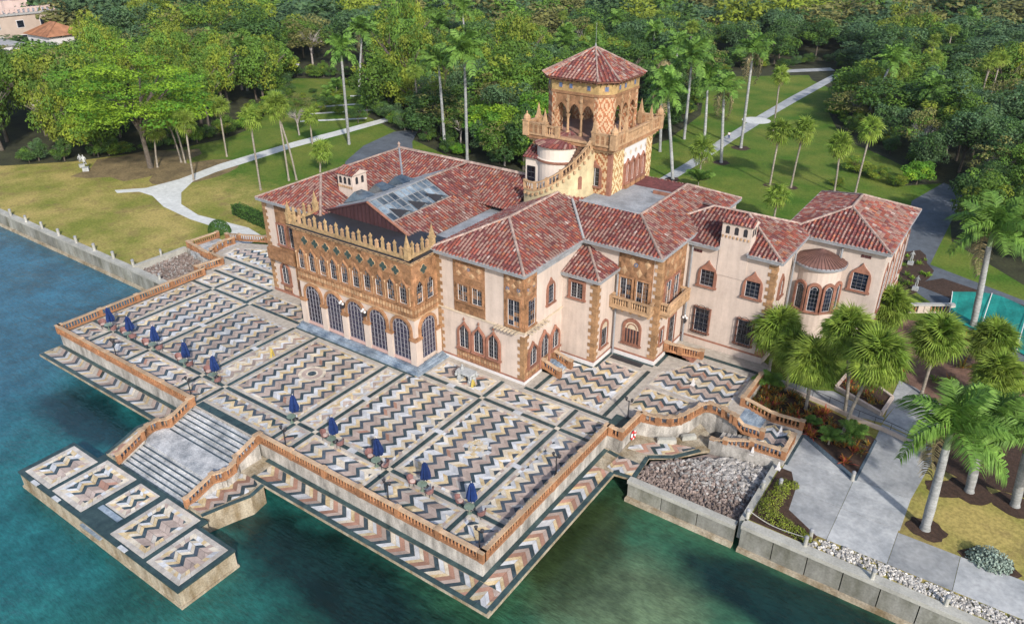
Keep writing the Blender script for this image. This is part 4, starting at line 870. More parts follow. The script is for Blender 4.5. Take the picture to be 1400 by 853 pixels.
# ---- kitchen wing
F = FW(39.66); S = SW(7.57)
for x in (.55, 5.5): window(F, x, 7.35, 1.5, 1.85, 'rect', 3, 4, terra_r, .3, .2, ftop='ogee')
def grille_window(w_, x, z, w, h):
    rt = window(w_, x, z, w, h, 'rect', 3, 5, terra_r, .22, .16); g = MB(); o = W(w_.p(x, z, 0), w_.a, w_.n)
    for k in range(7): xx = -w/2-.12+(w+.24)*k/6; wbox(g, o, xx-.02, xx+.02, -.15, h+.15, .34, .38, dkmetal)
    for zz in (-.15, h*.33, h*.7, h+.15):
        wbox(g, o, -w/2-.14, w/2+.14, zz-.025, zz+.025, .33, .39, dkmetal)
        for s_ in (-1,1): wbox(g, o, s_*(w/2+.12)-.02, s_*(w/2+.12)+.02, zz-.02, zz+.02, 0, .36, dkmetal)
    for k in range(6):
        a, a2 = pi*k/6, pi*(k+1)/6; g.bar(o.p(.45*cos(a), h+.15+.42*sin(a), .36), o.p(.45*cos(a2), h+.15+.42*sin(a2), .36), .05, .05, dkmetal)
        for s_ in (-1,1): g.bar(o.p(s_*.62+.22*cos(2*a), h+.32+.2*sin(2*a), .36), o.p(s_*.62+.22*cos(2*a2), h+.32+.2*sin(2*a2), .36), .045, .045, dkmetal)
    g.build('iron_grille', rt)
grille_window(F, .5, 1.75, 1.55, 2.75); grille_window(F, 5.35, 1.75, 1.55, 2.75)
window(S, 42.2, 7.1, .9, 2.2, 'ogee', 2, 4, terra_r, .3, .2); 
def vent(w_, x, z):
    g = MB()
    for k in range(3): wbox(g, w_, x-.5+k*.34, x-.2+k*.34, z, z+.3, 0, .05, mat('vent_dark', (.09,.03,.03), .8, .2, 3))
    hp(g, 'wall_vent')
vent(F, -.85, 10.95)
g = MB(); wbox(g, F, -1.3, -1.15, 2.4, 3.1, .05, .5, dkmetal); lan = hp(g, 'wall_lantern')
for dx, dz in ((-.2,.1),(.2,.1),(0,.3)): g = MB(); g.lathe(tuple(F.p(-1.22+dx, 3.0+dz, .5)), [(.02,-.15),(.13,-.08),(.15,.02),(.1,.13),(.02,.17)], 8, white); g.build('globe', lan, True)
# ---- round turret in the corner
g = MB(); TC = (10.0, 47.2); g.lathe((*TC,-1), [(2.35,0),(2.35,10.95)], 28, stucco, cap=False); g.box(7.5,10.5,45.5,48.4,-1,9.95,stucco); hp(g, 'turret')
for ang in (-113, -78, -43, -12):
    a = radians(ang); n_ = Vector((cos(a), sin(a), 0)); al = Vector((-sin(a), cos(a), 0)); w_ = W((TC[0]+2.36*n_.x, TC[1]+2.36*n_.y, 0), al, n_)
    window(w_, 0, 5.0, .95, 3.0, 'ogee' if False else 'arch', 3, 6, terra_r, .24, .22)
g = MB(); n = 40; vs = []
g.lathe((*TC,10.0), [(2.75,-.25),(2.8,0),(2.7,.08)], 40, gut, cap=False); hp(g, 'gutter')
g = MB()
for i in range(n):
    a, a2 = 2*pi*i/n, 2*pi*(i+1)/n; e = 2.78
    g.add([(TC[0]+e*cos(a), TC[1]+e*sin(a), 10.02),(TC[0]+e*cos(a2), TC[1]+e*sin(a2), 10.02),(TC[0]+.3*cos(a2), TC[1]+.3*sin(a2), 11.15),(TC[0]+.3*cos(a), TC[1]+.3*sin(a), 11.15)], [(0,1,2,3)], copper, R.uniform(-.12,.12))
    g.bar((TC[0]+e*cos(a), TC[1]+e*sin(a), 10.05), (TC[0]+.3*cos(a), TC[1]+.3*sin(a), 11.18), .06, .07, copper, -.2)
g.lathe((*TC,11.1), [(.32,0),(.3,.12),(.05,.2)], 10, copper); hp(g, 'turret_roof')
# ---- service wing
F = FW(48.3); S = SW(16.1)
window(F, 14.1, 7.15, 1.55, 2.0, 'rect', 3, 5, terra_r, .32, .2, ftop='ogee'); vent(F, 14.2, 10.9)
for y in (50.4, 53.4, 56.4, 59.4, 61.8): window(S, y, 4.6 if y < 60 else 5, 1.3, 5.2, 'ogee', 2, 6, terra_r, .2, .1); window(S, y, .6, 1.2, 2.4, 'rect', 2, 4, terra_r, .2, .15)
# downpipes
g = MB()
for x, y, z1 in ((-6.5,32.5,9.6),(-1.35,39.35,11.8),(11.8,48.0,11.6),(7.85,45.2,11.5)): g.lathe((x,y,0), [(.11,0),(.11,z1)], 8, gut)
hp(g, 'downpipe')

# ---- roofs
tile_m = mat('clay_roof_tile', (.25, .076, .056), .85, .2, 1.2, fine=.2)
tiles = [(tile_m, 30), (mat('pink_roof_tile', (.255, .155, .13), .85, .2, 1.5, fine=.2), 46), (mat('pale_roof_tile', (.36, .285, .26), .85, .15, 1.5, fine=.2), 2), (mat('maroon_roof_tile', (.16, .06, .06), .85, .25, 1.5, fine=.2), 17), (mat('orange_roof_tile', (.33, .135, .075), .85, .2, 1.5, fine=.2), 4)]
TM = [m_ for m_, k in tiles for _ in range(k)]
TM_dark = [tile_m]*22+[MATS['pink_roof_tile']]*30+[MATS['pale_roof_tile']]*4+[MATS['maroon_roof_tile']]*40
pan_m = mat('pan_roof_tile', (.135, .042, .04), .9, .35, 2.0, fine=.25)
ridge_m = mat('ridge_tile', (.33, .245, .21), .85, .25, 1.5, fine=.2)
CC = Vector((-18.9, 40.3))
def roof_plane(poly, g, e=None, pitch=.42, tl=.42, mats=None, skip=None, hole=None):
    # poly: 3D corners, poly[0]->poly[1] is the eave (horizontal)
    P = [Vector(p) for p in poly]; e = (P[1]-P[0]); e.z = 0; e.normalize()
    nrm = (P[1]-P[0]).cross(P[2]-P[0]).normalized()
    if nrm.z < 0: nrm = -nrm
    s = nrm.cross(e); s = s if s.z > 0 else -s; s.normalize(); o = P[0]; mats = mats or TM
    pl = [((p-o).dot(e), (p-o).dot(s)) for p in P]
    if hole:
        zz = lambda x, y: o.z-(nrm.x*(x-o.x)+nrm.y*(y-o.y))/nrm.z
        for q in (rect(-99,hole[0],-99,99), rect(hole[1],99,-99,99), rect(hole[0],hole[1],hole[2],99)):
            cl = clip([(p.x,p.y) for p in P], q)
            if len(cl) > 2: g.add([(x, y, zz(x, y)) for x, y in cl], [tuple(range(len(cl)))], pan_m)
    else: g.add([p+nrm*.0 for p in P], [tuple(range(len(P)))], pan_m)
    a0 = min(p[0] for p in pl); a1 = max(p[0] for p in pl); k = int((a1-a0)/pitch)
    for i in range(k+1):
        a = a0+pitch*(i+.5); sp_ = span(pl, x=a)
        if not sp_ or sp_[1]-sp_[0] < .15: continue
        n = max(1, int((sp_[1]-sp_[0])/tl+.6)); base_t = R.uniform(-.12,.12)
        for q in range(n):
            s0 = sp_[0]+q*tl-.03; s1 = min(s0+tl+.05, sp_[1]+.04)
            if s1-s0 < .08: continue
            c0 = o+e*a+s*s0; c1 = o+e*a+s*s1
            if skip and skip(c0): continue
            vs = []; jx = R.uniform(-.02,.02); rr0 = .125; rr1 = .10; lift0 = .06+R.uniform(-.01,.015); lift1 = .02
            for c_, rr, lf in ((c0, rr0, lift0), (c1, rr1, lift1)):
                for an in (pi, pi*.72, pi*.5, pi*.28, 0): vs.append(c_+e*(rr*cos(an)+jx)+nrm*(rr*sin(an)*.95+lf))
            g.add(vs, [(j, j+1, 6+j, 5+j) for j in range(4)]+[(4,3,2,1,0)], R.choice(mats), base_t+R.uniform(-.12,.14))
def ridge(a, b_, g, m_=None, rr=.17):
    a = Vector(a); b_ = Vector(b_); L_ = (b_-a).length; n = max(1, int(L_/.48)); d = (b_-a)/n; side = d.cross(Vector((0,0,1))).normalized(); up = side.cross(d).normalized()
    for q in range(n):
        vs = []
        for p, rad in ((a+d*q, rr), (a+d*(q+1.08), rr*.85)):
            for an in (pi, pi*.7, pi*.5, pi*.3, 0): vs.append(p+side*rad*cos(an)+up*(rad*sin(an)+.06))
        g.add(vs, [(j, j+1, 6+j, 5+j) for j in range(4)]+[(4,3,2,1,0)], m_ or ridge_m, R.uniform(-.2,.2))
def eave(pts, g, z, h=.24, m_=gut, top=fas):
    for a, b_ in zip(pts[:-1], pts[1:]):
        pbox(g, (*a,z), (*b_,z), .16, -h, .05, m_); pbox(g, (*a,z), (*b_,z), .3, .05, .09, top)
def soffit(x0, x1, y0, y1, z, g): g.box(x0, x1, y0, y1, z-.2, z-.02, terra_l)
def hiproof(x0, x1, y0, y1, z, sl, gap=None, faces='fblr', name='roof', mats=None, skip=None, back=True, dm=None, ez=None):
    root = link(name, None, HOUSE); W_, D_ = x1-x0, y1-y0; h = min(W_, D_)/2*sl
    if W_ <= D_: A = ((x0+x1)/2, y0+W_/2, z+h); B = ((x0+x1)/2, y1-W_/2, z+h)
    else: A = (x0+D_/2, (y0+y1)/2, z+h); B = (x1-D_/2, (y0+y1)/2, z+h)
    c = [(x0,y0,z),(x1,y0,z),(x1,y1,z),(x0,y1,z)]
    fr = {'f': [c[0],c[1],A] if W_ <= D_ else [c[0],c[1],B,A], 'r': [c[1],c[2],B,A] if W_ <= D_ else [c[1],c[2],B], 'b': [c[2],c[3],B] if W_ <= D_ else [c[2],c[3],A,B], 'l': [c[3],c[0],A,B] if W_ <= D_ else [c[3],c[0],A]}
    g = MB()
    for k in faces: roof_plane(fr[k], g, mats=(dm if (dm and k in 'lb') else mats), skip=skip, hole=(gap[0],gap[1],39.9) if gap and k == 'f' else None)  # left and back slopes take darker tiles, painting in their shade
    for k in 'fblr':
        if k not in faces: g.add([Vector(p) for p in fr[k]], [tuple(range(len(fr[k])))], pan_m)
    g.build('roof_tiles', root, kind='stuff'); g = MB()
    for a, b_ in ((c[0],A),(c[1],A if W_ <= D_ else B),(c[2],B),(c[3],B if W_ <= D_ else A)): ridge(a, b_, g)
    if (Vector(A)-Vector(B)).length > .3: ridge(A, B, g)
    g.build('ridge_tiles', root, kind='stuff'); g = MB(); soffit(x0+.05, x1-.05, y0+.05 if not gap else y0+.56, y1-.05, z, g)
    if gap: soffit(x0+.05, gap[0], y0+.05, y0+.57, z-.002, g); soffit(gap[1], x1-.05, y0+.05, y0+.57, z-.002, g)
    g.build('soffit', root)
    g = MB()
    if gap: eave([(gap[1],y0+.6),(gap[1],y0),(x1,y0),(x1,y1),(x0,y1),(x0,y0),(gap[0],y0),(gap[0],y0+.6)], g, z)
    else: eave([(x0,y0),(x1,y0),(x1,y1),(x0,y1),(x0,y0)], g, z)
    g.build('gutter', root)
    return A, B
g = MB(); g.box(-48.9,-10.9,22.5,45.8,11.6,12.06,metal_roof); g.box(-10.6,-2,36,52,11.6,12.07,metal_roof); hp(g, 'flat_roof')
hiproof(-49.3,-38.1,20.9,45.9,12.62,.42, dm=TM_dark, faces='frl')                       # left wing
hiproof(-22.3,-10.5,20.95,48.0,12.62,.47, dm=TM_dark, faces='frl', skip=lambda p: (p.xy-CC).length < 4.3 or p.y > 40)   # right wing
# back wing between them
root = link('roof', None, HOUSE); g = MB()
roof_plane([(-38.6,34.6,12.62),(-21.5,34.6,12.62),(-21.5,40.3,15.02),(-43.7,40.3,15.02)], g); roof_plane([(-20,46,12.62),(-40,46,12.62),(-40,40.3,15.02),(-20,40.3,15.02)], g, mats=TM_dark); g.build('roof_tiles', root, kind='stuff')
g = MB(); ridge((-43.7,40.3,15.06), (-22,40.3,15.06), g, rr=.24); ridge((-38.1,34.7,12.7), (-43.7,40.3,15.06), g, m_=gut); g.build('ridge_tiles', root, kind='stuff')
g = MB(); g.lathe((-43.7,40.3,15.1), [(.25,0),(.12,.3),(.22,.5),(.05,.8)], 8, ridge_m); g.build('finial', root)
# central gable over the court with skylight
root = link('roof', None, HOUSE); g = MB(); PK = (-31.9, 22.3, 15.2); sR = .445; sL = .345
def cr_(x): return PK[2]-(x-PK[0])*sR if x > PK[0] else PK[2]-(PK[0]-x)*sL
XR, XLf = -24.9, -40.3
xs = -28.4
roof_plane([(XR,22.3,cr_(XR)),(XR,38,cr_(XR)),(xs,38,cr_(xs)),(xs,22.3,cr_(xs))], g)
roof_plane([(xs,32.2,cr_(xs)),(xs,38,cr_(xs)),(PK[0],38,PK[2]),(PK[0],32.2,PK[2])], g, mats=TM_dark)
g.build('roof_tiles', root, kind='stuff')
g = MB(); ridge((PK[0],31.8,PK[2]), (PK[0],39.5,PK[2]), g); ridge((xs,22.3,cr_(xs)), (xs,32.2,cr_(xs)), g, rr=.12); g.build('ridge_tiles', root, kind='stuff')
g = MB(); vs = [(XLf,22.35,cr_(XLf)),(XLf,22.35,12.6),(XR,22.35,12.6),(XR,22.35,cr_(XR)),PK]; vs = [(a, 22.35, c_) for a, b_, c_ in vs]; g.add(vs, [(0,1,2,3,4)], maroon)
for k in range(26):
    x = XLf+(XR-XLf)*(k+.5)/26; g.box(x-.03, x+.03, 22.27, 22.35, 12.6, cr_(x)-.02, maroon, -.3)
g.bar((XLf,22.25,cr_(XLf)+.05),(PK[0],22.25,PK[2]+.05),.2,.16,maroon,.2); g.bar((PK[0],22.25,PK[2]+.05),(XR,22.25,cr_(XR)+.05),.2,.16,terra_r,.2); g.build('gable', root)
g = MB(); vs = [(PK[0],22.3,PK[2]),(XLf,22.3,cr_(XLf)),(XLf,38,cr_(XLf)),(PK[0],38,PK[2])]; g.add(vs, [(0,1,2,3)], metal_roof)
for k in range(12): y = 23+k*1.25; g.bar((PK[0],y,PK[2]+.03),(XLf,y,cr_(XLf)+.03),.07,.07,gut)
g.build('metal_slope', root)
sk = link('skylight', None, HOUSE); n = 10; Y0, Y1 = 22.5, 31.9
for i in range(n):
    y0 = Y0+(Y1-Y0)*i/n; y1 = Y0+(Y1-Y0)*(i+1)/n
    for k in range(3):
        xa = PK[0]+.1+(xs-PK[0]-.15)*k/3; xb = PK[0]+.1+(xs-PK[0]-.15)*(k+1)/3; g = MB()
        g.add([(xa,y0+.03,cr_(xa)+.06),(xb,y0+.03,cr_(xb)+.06),(xb,y1-.03,cr_(xb)+.06),(xa,y1-.03,cr_(xa)+.06)], [(0,1,2,3)], sglass, R.choice([-.45,-.3,-.1,.0,.2,.55])); g.build('pane', sk)
g = MB()
for i in range(n+1): y = Y0+(Y1-Y0)*i/n; g.bar((PK[0],y,PK[2]+.09),(xs,y,cr_(xs)+.09),.09,.09,gut)
for k in (1, 2): xa = PK[0]+.1+(xs-PK[0]-.15)*k/3; g.bar((xa,Y0,cr_(xa)+.08),(xa,Y1,cr_(xa)+.08),.06,.05,gut)
g.bar((PK[0],Y0,PK[2]+.1),(PK[0],Y1,PK[2]+.1),.25,.12,gut); g.build('glazing_bar', sk)
for y in (24.6, 27.6, 30.6):     # open triangular vents low on the skylight
    g = MB(); x = xs-.05; z = cr_(x); g.add([(x-1.5,y-1.0,cr_(x-1.5)+.15),(x,y-1.0,z+.1),(x,y+.2,z+.55)], [(0,1,2)], dkmetal); g.add([(x-1.4,y-.9,cr_(x-1.4)+.18),(x+.05,y+.2,z+.6),(x-.1,y+1.3,z+.12)], [(0,1,2)], mrose); g.bar((x-1.5,y-1.0,cr_(x-1.5)+.16),(x,y+.2,z+.58),.07,.07,dkmetal); g.build('vent_flap', sk)
for y in (26, 29.4, 32.8):      # small glazed lanterns on the far slope
    g = MB(); x = -36.2; z = cr_(x); g.add([(x-2.4,y-1.1,z-.75),(x+.9,y-1.1,z+.34),(x+.9,y+1.1,z+.34),(x-2.4,y+1.1,z-.75),(x-.9,y-.6,z+.75),(x-.9,y+.6,z+.75)], [(0,1,4),(1,2,5,4),(2,3,5),(3,0,4,5)], sglass, -.45); g.build('skylight_pane', sk)
# bay roof and block roof
root = link('roof', None, HOUSE); g = MB(); a, b_, c_ = (-11.0,28.4,10.2), (-6.45,28.4,10.2), (-6.45,33.0,10.2); ap = (-10.2,32.6,11.75)
roof_plane([a, b_, ap, (-11.0,32.6,11.75)], g); roof_plane([b_, c_, (-10.2,33.0,11.75), ap], g, mats=TM_dark); g.build('roof_tiles', root, kind='stuff'); g = MB(); ridge(b_, ap, g); g.build('ridge_tiles', root, kind='stuff')
g = MB(); eave([(-11,28.4),(-6.45,28.4),(-6.45,33)], g, 10.15); g.box(-11,-6.5,28.45,33,9.95,10.1,dkmetal); g.build('gutter', root)
root = link('roof', None, HOUSE); g = MB(); z = 12.62; x1, y0, y1 = -1.55, 31.95, 53.8; d = 4.95; zt = z+d*.43; sk_ = lambda p: (p.xy-CC).length < 4.4 or (p.x < -12.2 and p.y > 40)
roof_plane([(-14,y0,z),(x1,y0,z),(x1-d,y0+d,zt),(-14,y0+d,zt)], g, skip=lambda p: sk_(p) or p.x < -10.9-(p.y-31.9)); roof_plane([(x1,y0,z),(x1,y1,z),(x1-d,y1-d,zt),(x1-d,y0+d,zt)], g); roof_plane([(x1,y1,z),(-16,y1,z),(-16,y1-d,zt),(x1-d,y1-d,zt)], g); g.build('roof_tiles', root, kind='stuff')
g = MB(); ridge((x1,y0,z),(x1-d,y0+d,zt),g); ridge((x1-d,y0+d,zt),(x1-d,y1-d,zt),g); ridge((-14,y0+d,zt),(x1-d,y0+d,zt),g,rr=.12,m_=gut); ridge((x1,y1,z),(x1-d,y1-d,zt),g); ridge((-10.5,32.0,12.7),(-14.6,36.4,14.9),g,m_=fas); g.build('ridge_tiles', root, kind='stuff')
g = MB(); eave([(-10.8,y0),(x1,y0),(x1,y1),(-14,y1)], g, z); soffit(-11,x1-.05,y0+.05,y1,z,g); g.build('gutter', root)
g = MB()
for k in range(9): g.box(-14,x1-d,y0+d+k*1.1,y0+d+k*1.1+1.085,zt-.5,zt-.05+.005*(k%2),metal_roof)
g.box(-8.5,x1-d,y0+d+7.0,y0+d+7.25,zt-.1,zt+.3,terra_r); g.box(-12,-6.4,45.5,49,zt-.4,zt-.0,pan_m); hp(g, 'flat_roof')
hiproof(-7.5,8.2,39.05,50.9,12.08,.37, faces='fr', skip=lambda p: p.x < -1.6-(p.z-12.6)*2.33 or (1.35 < p.x < 4.65 and p.y < 39.9), gap=(1.4,4.6))            # kitchen wing
hiproof(5.3,16.55,47.75,63.7,12.0,.41, dm=TM_dark, faces='frl')                        # service wing
# chimneys
def chimney(x0, x1, y0, y1, z0, z1, m_=stucco):
    root = link('chimney', None, HOUSE); g = MB(); g.box(x0, x1, y0, y1, z0, z1, m_); g.build('shaft', root); g = MB(); F_ = FW(y0); S_ = SW(x1)
    for k in range(3):
        x = x0+(x1-x0)*(.2+.3*k); P = outline(.42,.85,'arch'); g.add([F_.p(x+a, z1-1.15+b_, .02) for a, b_ in P], [tuple(range(len(P)))], dkmetal)
    for k in range(2 if y1-y0 > 1.2 else 1):
        y = y0+(y1-y0)*(.3+.4*k) if y1-y0 > 1.2 else (y0+y1)/2; P = outline(.42,.85,'arch'); g.add([S_.p(y+a, z1-1.15+b_, .02) for a, b_ in P], [tuple(range(len(P)))], dkmetal)
    g.build('chimney_opening', root); g = MB()
    for k in range(8): x = x0+(x1-x0)*(k+.5)/8; g.box(x-.07, x+.07, y0-.1, y0, z1-1.6, z1-1.35, terra_l)
    g.build('corbel', root); g = MB(); xm = (x0+x1)/2; ym = (y0+y1)/2; e = .2
    roof_plane([(x0-e,y0-e,z1),(x1+e,y0-e,z1),(x1+e,ym,z1+.55),(x0-e,ym,z1+.55)], g, pitch=.4); roof_plane([(x1+e,y1+e,z1),(x0-e,y1+e,z1),(x0-e,ym,z1+.55),(x1+e,ym,z1+.55)], g, pitch=.4); g.add([(x1+e,y0-e,z1),(x1+e,y1+e,z1),(x1+e,ym,z1+.55)],[(0,1,2)],m_); g.add([(x0-e,y0-e,z1),(x0-e,y1+e,z1),(x0-e,ym,z1+.55)],[(0,1,2)],m_); g.build('cap', root)
chimney(1.45,4.55,39.58,41.2,9,14.9); chimney(-40.6,-38.2,26.3,28.6,12.8,15.9)
# ------------------------------------------------------------------ tower (part of the mansion)
TX, TY = -17.25, 45.3; HX, HY = 5.15, 5.1; BZ = 20.45
g = MB(); g.box(TX-HX, TX+HX, TY-HY, TY+HY, 12, 19.75, diap_o); tsh = hp(g, 'tower_shaft')
g = MB(); g.box(TX+HX-.4, TX+HX+.04, TY-HY+.35, TY+HY-.02, 12.5, 19.7, diap_lit); g.box(TX+HX-.42, TX+HX+.07, TY-HY-.03, TY-HY+.4, 12.5, 19.7, terra_r); g.build('sunlit_brick_facing', tsh)
F = FW(TY-HY); S = SW(TX+HX)
window(F, TX+HX-1.9, 15.6, 1.15, 2.1, 'rect', 2, 4, terra_r, .3, .16, ftop='ogee')
g = MB(); wbox(g, S, 43.2, 48.6, 17.7, 19.6, .03, .10, white); wbox(g, S, 43.2, 48.6, 14.4, 17.7, .03, .11, terra_r); hp(g, 'tracery_panel')
for k in range(4):
    y = 43.95+k*1.3; window(S, y, 15.4, .8, 2.5, 'ogee', 2, 4, terra_r, .2, .26, off=.05); 
    g = MB(); wbox(g, S, y-.5, y+.5, 14.5, 15.15, 0, .4, terra); hp(g, 'window_box')
for k in range(5):
    g = MB(); y = 43.3+k*1.3; P = [S.p(y+.25*a, 18.75+.32*b_, .16) for a, b_ in ((-1,0),(0,-1),(1,0),(0,1))]; g.add(P, [(0,1,2,3)], diap_lit if False else cream); hp(g, 'lozenge')
g = MB(); S2 = SW(TX+HX); wbox(g, S2, 43.2, 48.6, 12.5, 14.4, .02, .06, white); hp(g, 'wall_band')
# balcony slab with corbels, carved corner panels, balusters, domed posts and spires
g = MB(); g.box(TX-HX-.3, TX+HX+.3, TY-HY-.3, TY+HY+.3, 19.6, 19.9, terra_l); g.box(TX-HX-.55, TX+HX+.55, TY-HY-.55, TY+HY+.55, 19.9, BZ-.12, terra); g.box(TX-HX-.68, TX+HX+.68, TY-HY-.68, TY+HY+.68, BZ-.12, BZ, terra_l); hp(g, 'tower_balcony_slab')
bx, by = HX+.5, HY+.5
g = MB(); g.box(TX-HX, TX+HX, TY-HY, TY+HY, BZ, BZ+.04, mrose); hp(g, 'tower_floor')
def dome_post(x, y):
    g = MB(); g.box(x-.36,x+.36,y-.36,y+.36,BZ-.3,BZ+1.35,terra_l); g.box(x-.44,x+.44,y-.44,y+.44,BZ+1.35,BZ+1.45,terra_l); g.lathe((x,y,BZ+1.45),[(.4,0),(.44,.2),(.36,.45),(.16,.62),(.05,.72),(.09,.82),(.02,1.0)],10,terra_l); hp(g, 'dome_post', smooth=False)
def carved(x0, x1, y0, y1):
    g = MB(); g.box(x0,x1,y0,y1,BZ,BZ+1.15,terra_l); root = hp(g, 'carved_panel'); g = MB(); cx, cy = (x0+x1)/2, (y0+y1)/2
    g.box(x0-.04,x1+.04,y0-.04,y1+.04,BZ+1.15,BZ+1.27,terra_l)
    for k in range(3):
        for q in range(2):
            if x1-x0 > y1-y0:
                for yy in (y0-.03, y1+.03): x = x0+(x1-x0)*(k+.5)/3; g.box(x-.17,x+.17,min(yy,cy),max(yy,cy),BZ+.15+q*.48,BZ+.55+q*.48,terra,R.uniform(-.2,.2))
            else:
                for xx in (x0-.03, x1+.03): y = y0+(y1-y0)*(k+.5)/3; g.box(min(xx,cx),max(xx,cx),y-.17,y+.17,BZ+.15+q*.48,BZ+.55+q*.48,terra,R.uniform(-.2,.2))
    g.build('carving', root)
for sx_ in (-1, 1):
    for sy in (-1, 1):
        dome_post(TX+sx_*bx, TY+sy*by)
        x0, x1 = sorted((TX+sx_*(bx-.36), TX+sx_*(bx-2.3))); carved(x0, x1, TY+sy*by-.14, TY+sy*by+.14)
        y0, y1 = sorted((TY+sy*(by-.36), TY+sy*(by-2.3))); carved(TX+sx_*bx-.14, TX+sx_*bx+.14, y0, y1)
        spire(TX+sx_*(bx-2.45), TY+sy*by, BZ, 3.0, terra_l); spire(TX+sx_*bx, TY+sy*(by-2.45), BZ, 3.0, terra_l)
for sy in (-1, 1):
    a = (TX-bx+2.6, TY+sy*by, BZ); b_ = (TX+bx-2.6, TY+sy*by, BZ)
    if sy == -1: balustrade([a, (TX-1.5, a[1], BZ)], parent=HOUSE, pm=terra_l, rm=terra_l, h=1.15, sp=.3)
    else: balustrade([a, b_], parent=HOUSE, pm=terra_l, rm=terra_l, h=1.15, sp=.3)
for sx_ in (-1, 1): balustrade([(TX+sx_*bx, TY-by+2.6, BZ), (TX+sx_*bx, TY+by-2.6, BZ)], parent=HOUSE, pm=terra_l, rm=terra_l, h=1.15, sp=.3)
frz = mat('frieze_stone', (.40,.27,.12), .85, .3, 1.8, tint=False, fine=.2)
# belvedere
CX, CY, h, c_ = -17.7, 45.6, 4.2, 1.25; ZS, ZT = 24.0, 26.75
for sx_ in (-1, 1):
    for sy in (-1, 1):
        q = [(h,h-c_),(h-c_,h),(h-c_-.45,h),(h-c_-.45,h-c_-.45),(h,h-c_-.45)]
        g = MB(); g.prism([(CX+sx_*a, CY+sy*b_) for a, b_ in q], BZ, 25.0, diap_p); hp(g, 'pier')
        g = MB(); g.prism([(CX+sx_*a*1.02, CY+sy*b_*1.02) for a, b_ in q], BZ, BZ+.35, terra_r); hp(g, 'pier_base')
def oct_(r_, k): return [(CX+r_-k,CY-r_),(CX+r_,CY-r_+k),(CX+r_,CY+r_-k),(CX+r_-k,CY+r_),(CX-r_+k,CY+r_),(CX-r_,CY+r_-k),(CX-r_,CY-r_+k),(CX-r_+k,CY-r_)]
g = MB(); oa, ob = oct_(h+.04, c_), oct_(h-.5, c_-.3)
for i in range(8):
    j = (i+1) % 8
    for z0, z1, m_, e in ((25.0,25.3,terra,.05),(25.3,26.45,frz,0),(26.45,26.7,terra_l,.1)):
        A = [Vector((*oa[i],0)),Vector((*oa[j],0)),Vector((*ob[j],0)),Vector((*ob[i],0))]; ctr = Vector((CX,CY,0)); A[0] += (A[0]-ctr).normalized()*e; A[1] += (A[1]-ctr).normalized()*e
        vs = [a+Vector((0,0,z0)) for a in A]+[a+Vector((0,0,z1)) for a in A]; g.add(vs, [(0,1,5,4),(2,3,7,6),(4,5,6,7),(3,2,1,0)], m_)
hp(g, 'frieze')
for i in range(8):
    a, b_ = Vector((*oa[i],0)), Vector((*oa[(i+1) % 8],0)); al = (b_-a).normalized(); n_ = Vector((al.y,-al.x,0)); L_ = (b_-a).length
    for k in ([.5] if L_ < 3 else [.2,.42,.8]):
        w_ = W(a, al, n_); g = MB(); wbox(g, w_, L_*k-.26, L_*k+.26, 25.6, 26.2, -.01, .05, terra_l); wbox(g, w_, L_*k-.2, L_*k+.2, 25.66, 26.14, .03, .07, bluet); hp(g, 'frieze_tile')
    if L_ < 3: continue
    # pointed arcade: two columns, three bays, spandrel with open arches
    nb = 3; x0, x1 = .42, L_-.42; bw_ = (x1-x0)/nb; g = MB()
    for q in range(nb):
        xa = x0+q*bw_; m_ = 10
        for k in range(m_):
            def top(t_): tt = abs(2*t_-1); return 22.7+1.25*(1-tt**1.7)**.8 if tt < 1 else 22.7
            t0, t1 = k/m_, (k+1)/m_; za, zb = top(t0), top(t1); P = []
            for dd in (-.28, -.06): P += [a+al*(xa+bw_*t0)+n_*dd+Vector((0,0,za)), a+al*(xa+bw_*t1)+n_*dd+Vector((0,0,zb)), a+al*(xa+bw_*t1)+n_*dd+Vector((0,0,25.0)), a+al*(xa+bw_*t0)+n_*dd+Vector((0,0,25.0))]
            if abs(t0-.5) < .0 : continue
            g.add(P, [(0,1,2,3),(7,6,5,4),(0,4,5,1)], terra_l if k in (0, m_-1) else terra)
    hp(g, 'arcade')
    for q in range(nb+1):
        p = a+al*(x0+q*bw_)+n_*-.17; g = MB(); g.lathe((p.x,p.y,BZ), [(.26,0),(.26,.3),(.15,.42),(.13,1.85),(.22,2.1),(.28,2.3)], 9, terra_l if q in (1,2) else terra); hp(g, 'column', smooth=False)
    for q in range(nb-1):
        p = a+al*(x0+(q+1)*bw_); w_ = W(p, al, n_); medallion(w_, 0, 24.35, .22, terra_l, .03)
root = link('roof', None, HOUSE); g = MB(); er = oct_(4.95, 1.75); ap = (CX, CY, 29.5); z = 26.8
for i in range(8):
    a, b_ = er[i], er[(i+1) % 8]; roof_plane([(*a,z),(*b_,z),ap], g, pitch=.44)
g.build('roof_tiles', root, kind='stuff'); g = MB()
for p in er: ridge((*p,z), ap, g, rr=.12)
g.lathe(ap, [(.14,-.1),(.1,.25),(.02,.5),(.015,2.6)], 6, gut); g.build('ridge_tiles', root, kind='stuff')
g = MB(); g.prism(oct_(4.85,1.72), z-.16, z-.02, terra_r); g.prism(oct_(4.6,1.6), z-.3, z-.16, wood)
for i in range(8):
    a, b_ = Vector((*oct_(4.3,1.3)[i],0)), Vector((*oct_(4.3,1.3)[(i+1)%8],0)); k = int((b_-a).length/.55)
    for q in range(k): p = a.lerp(b_, (q+.5)/k); pc = Vector((CX,CY,0)); d_ = (p-pc).normalized(); g.bar((p.x,p.y,z-.35),(p.x+d_.x*.5,p.y+d_.y*.5,z-.3),.12,.14,wood)
g.build('soffit', root)
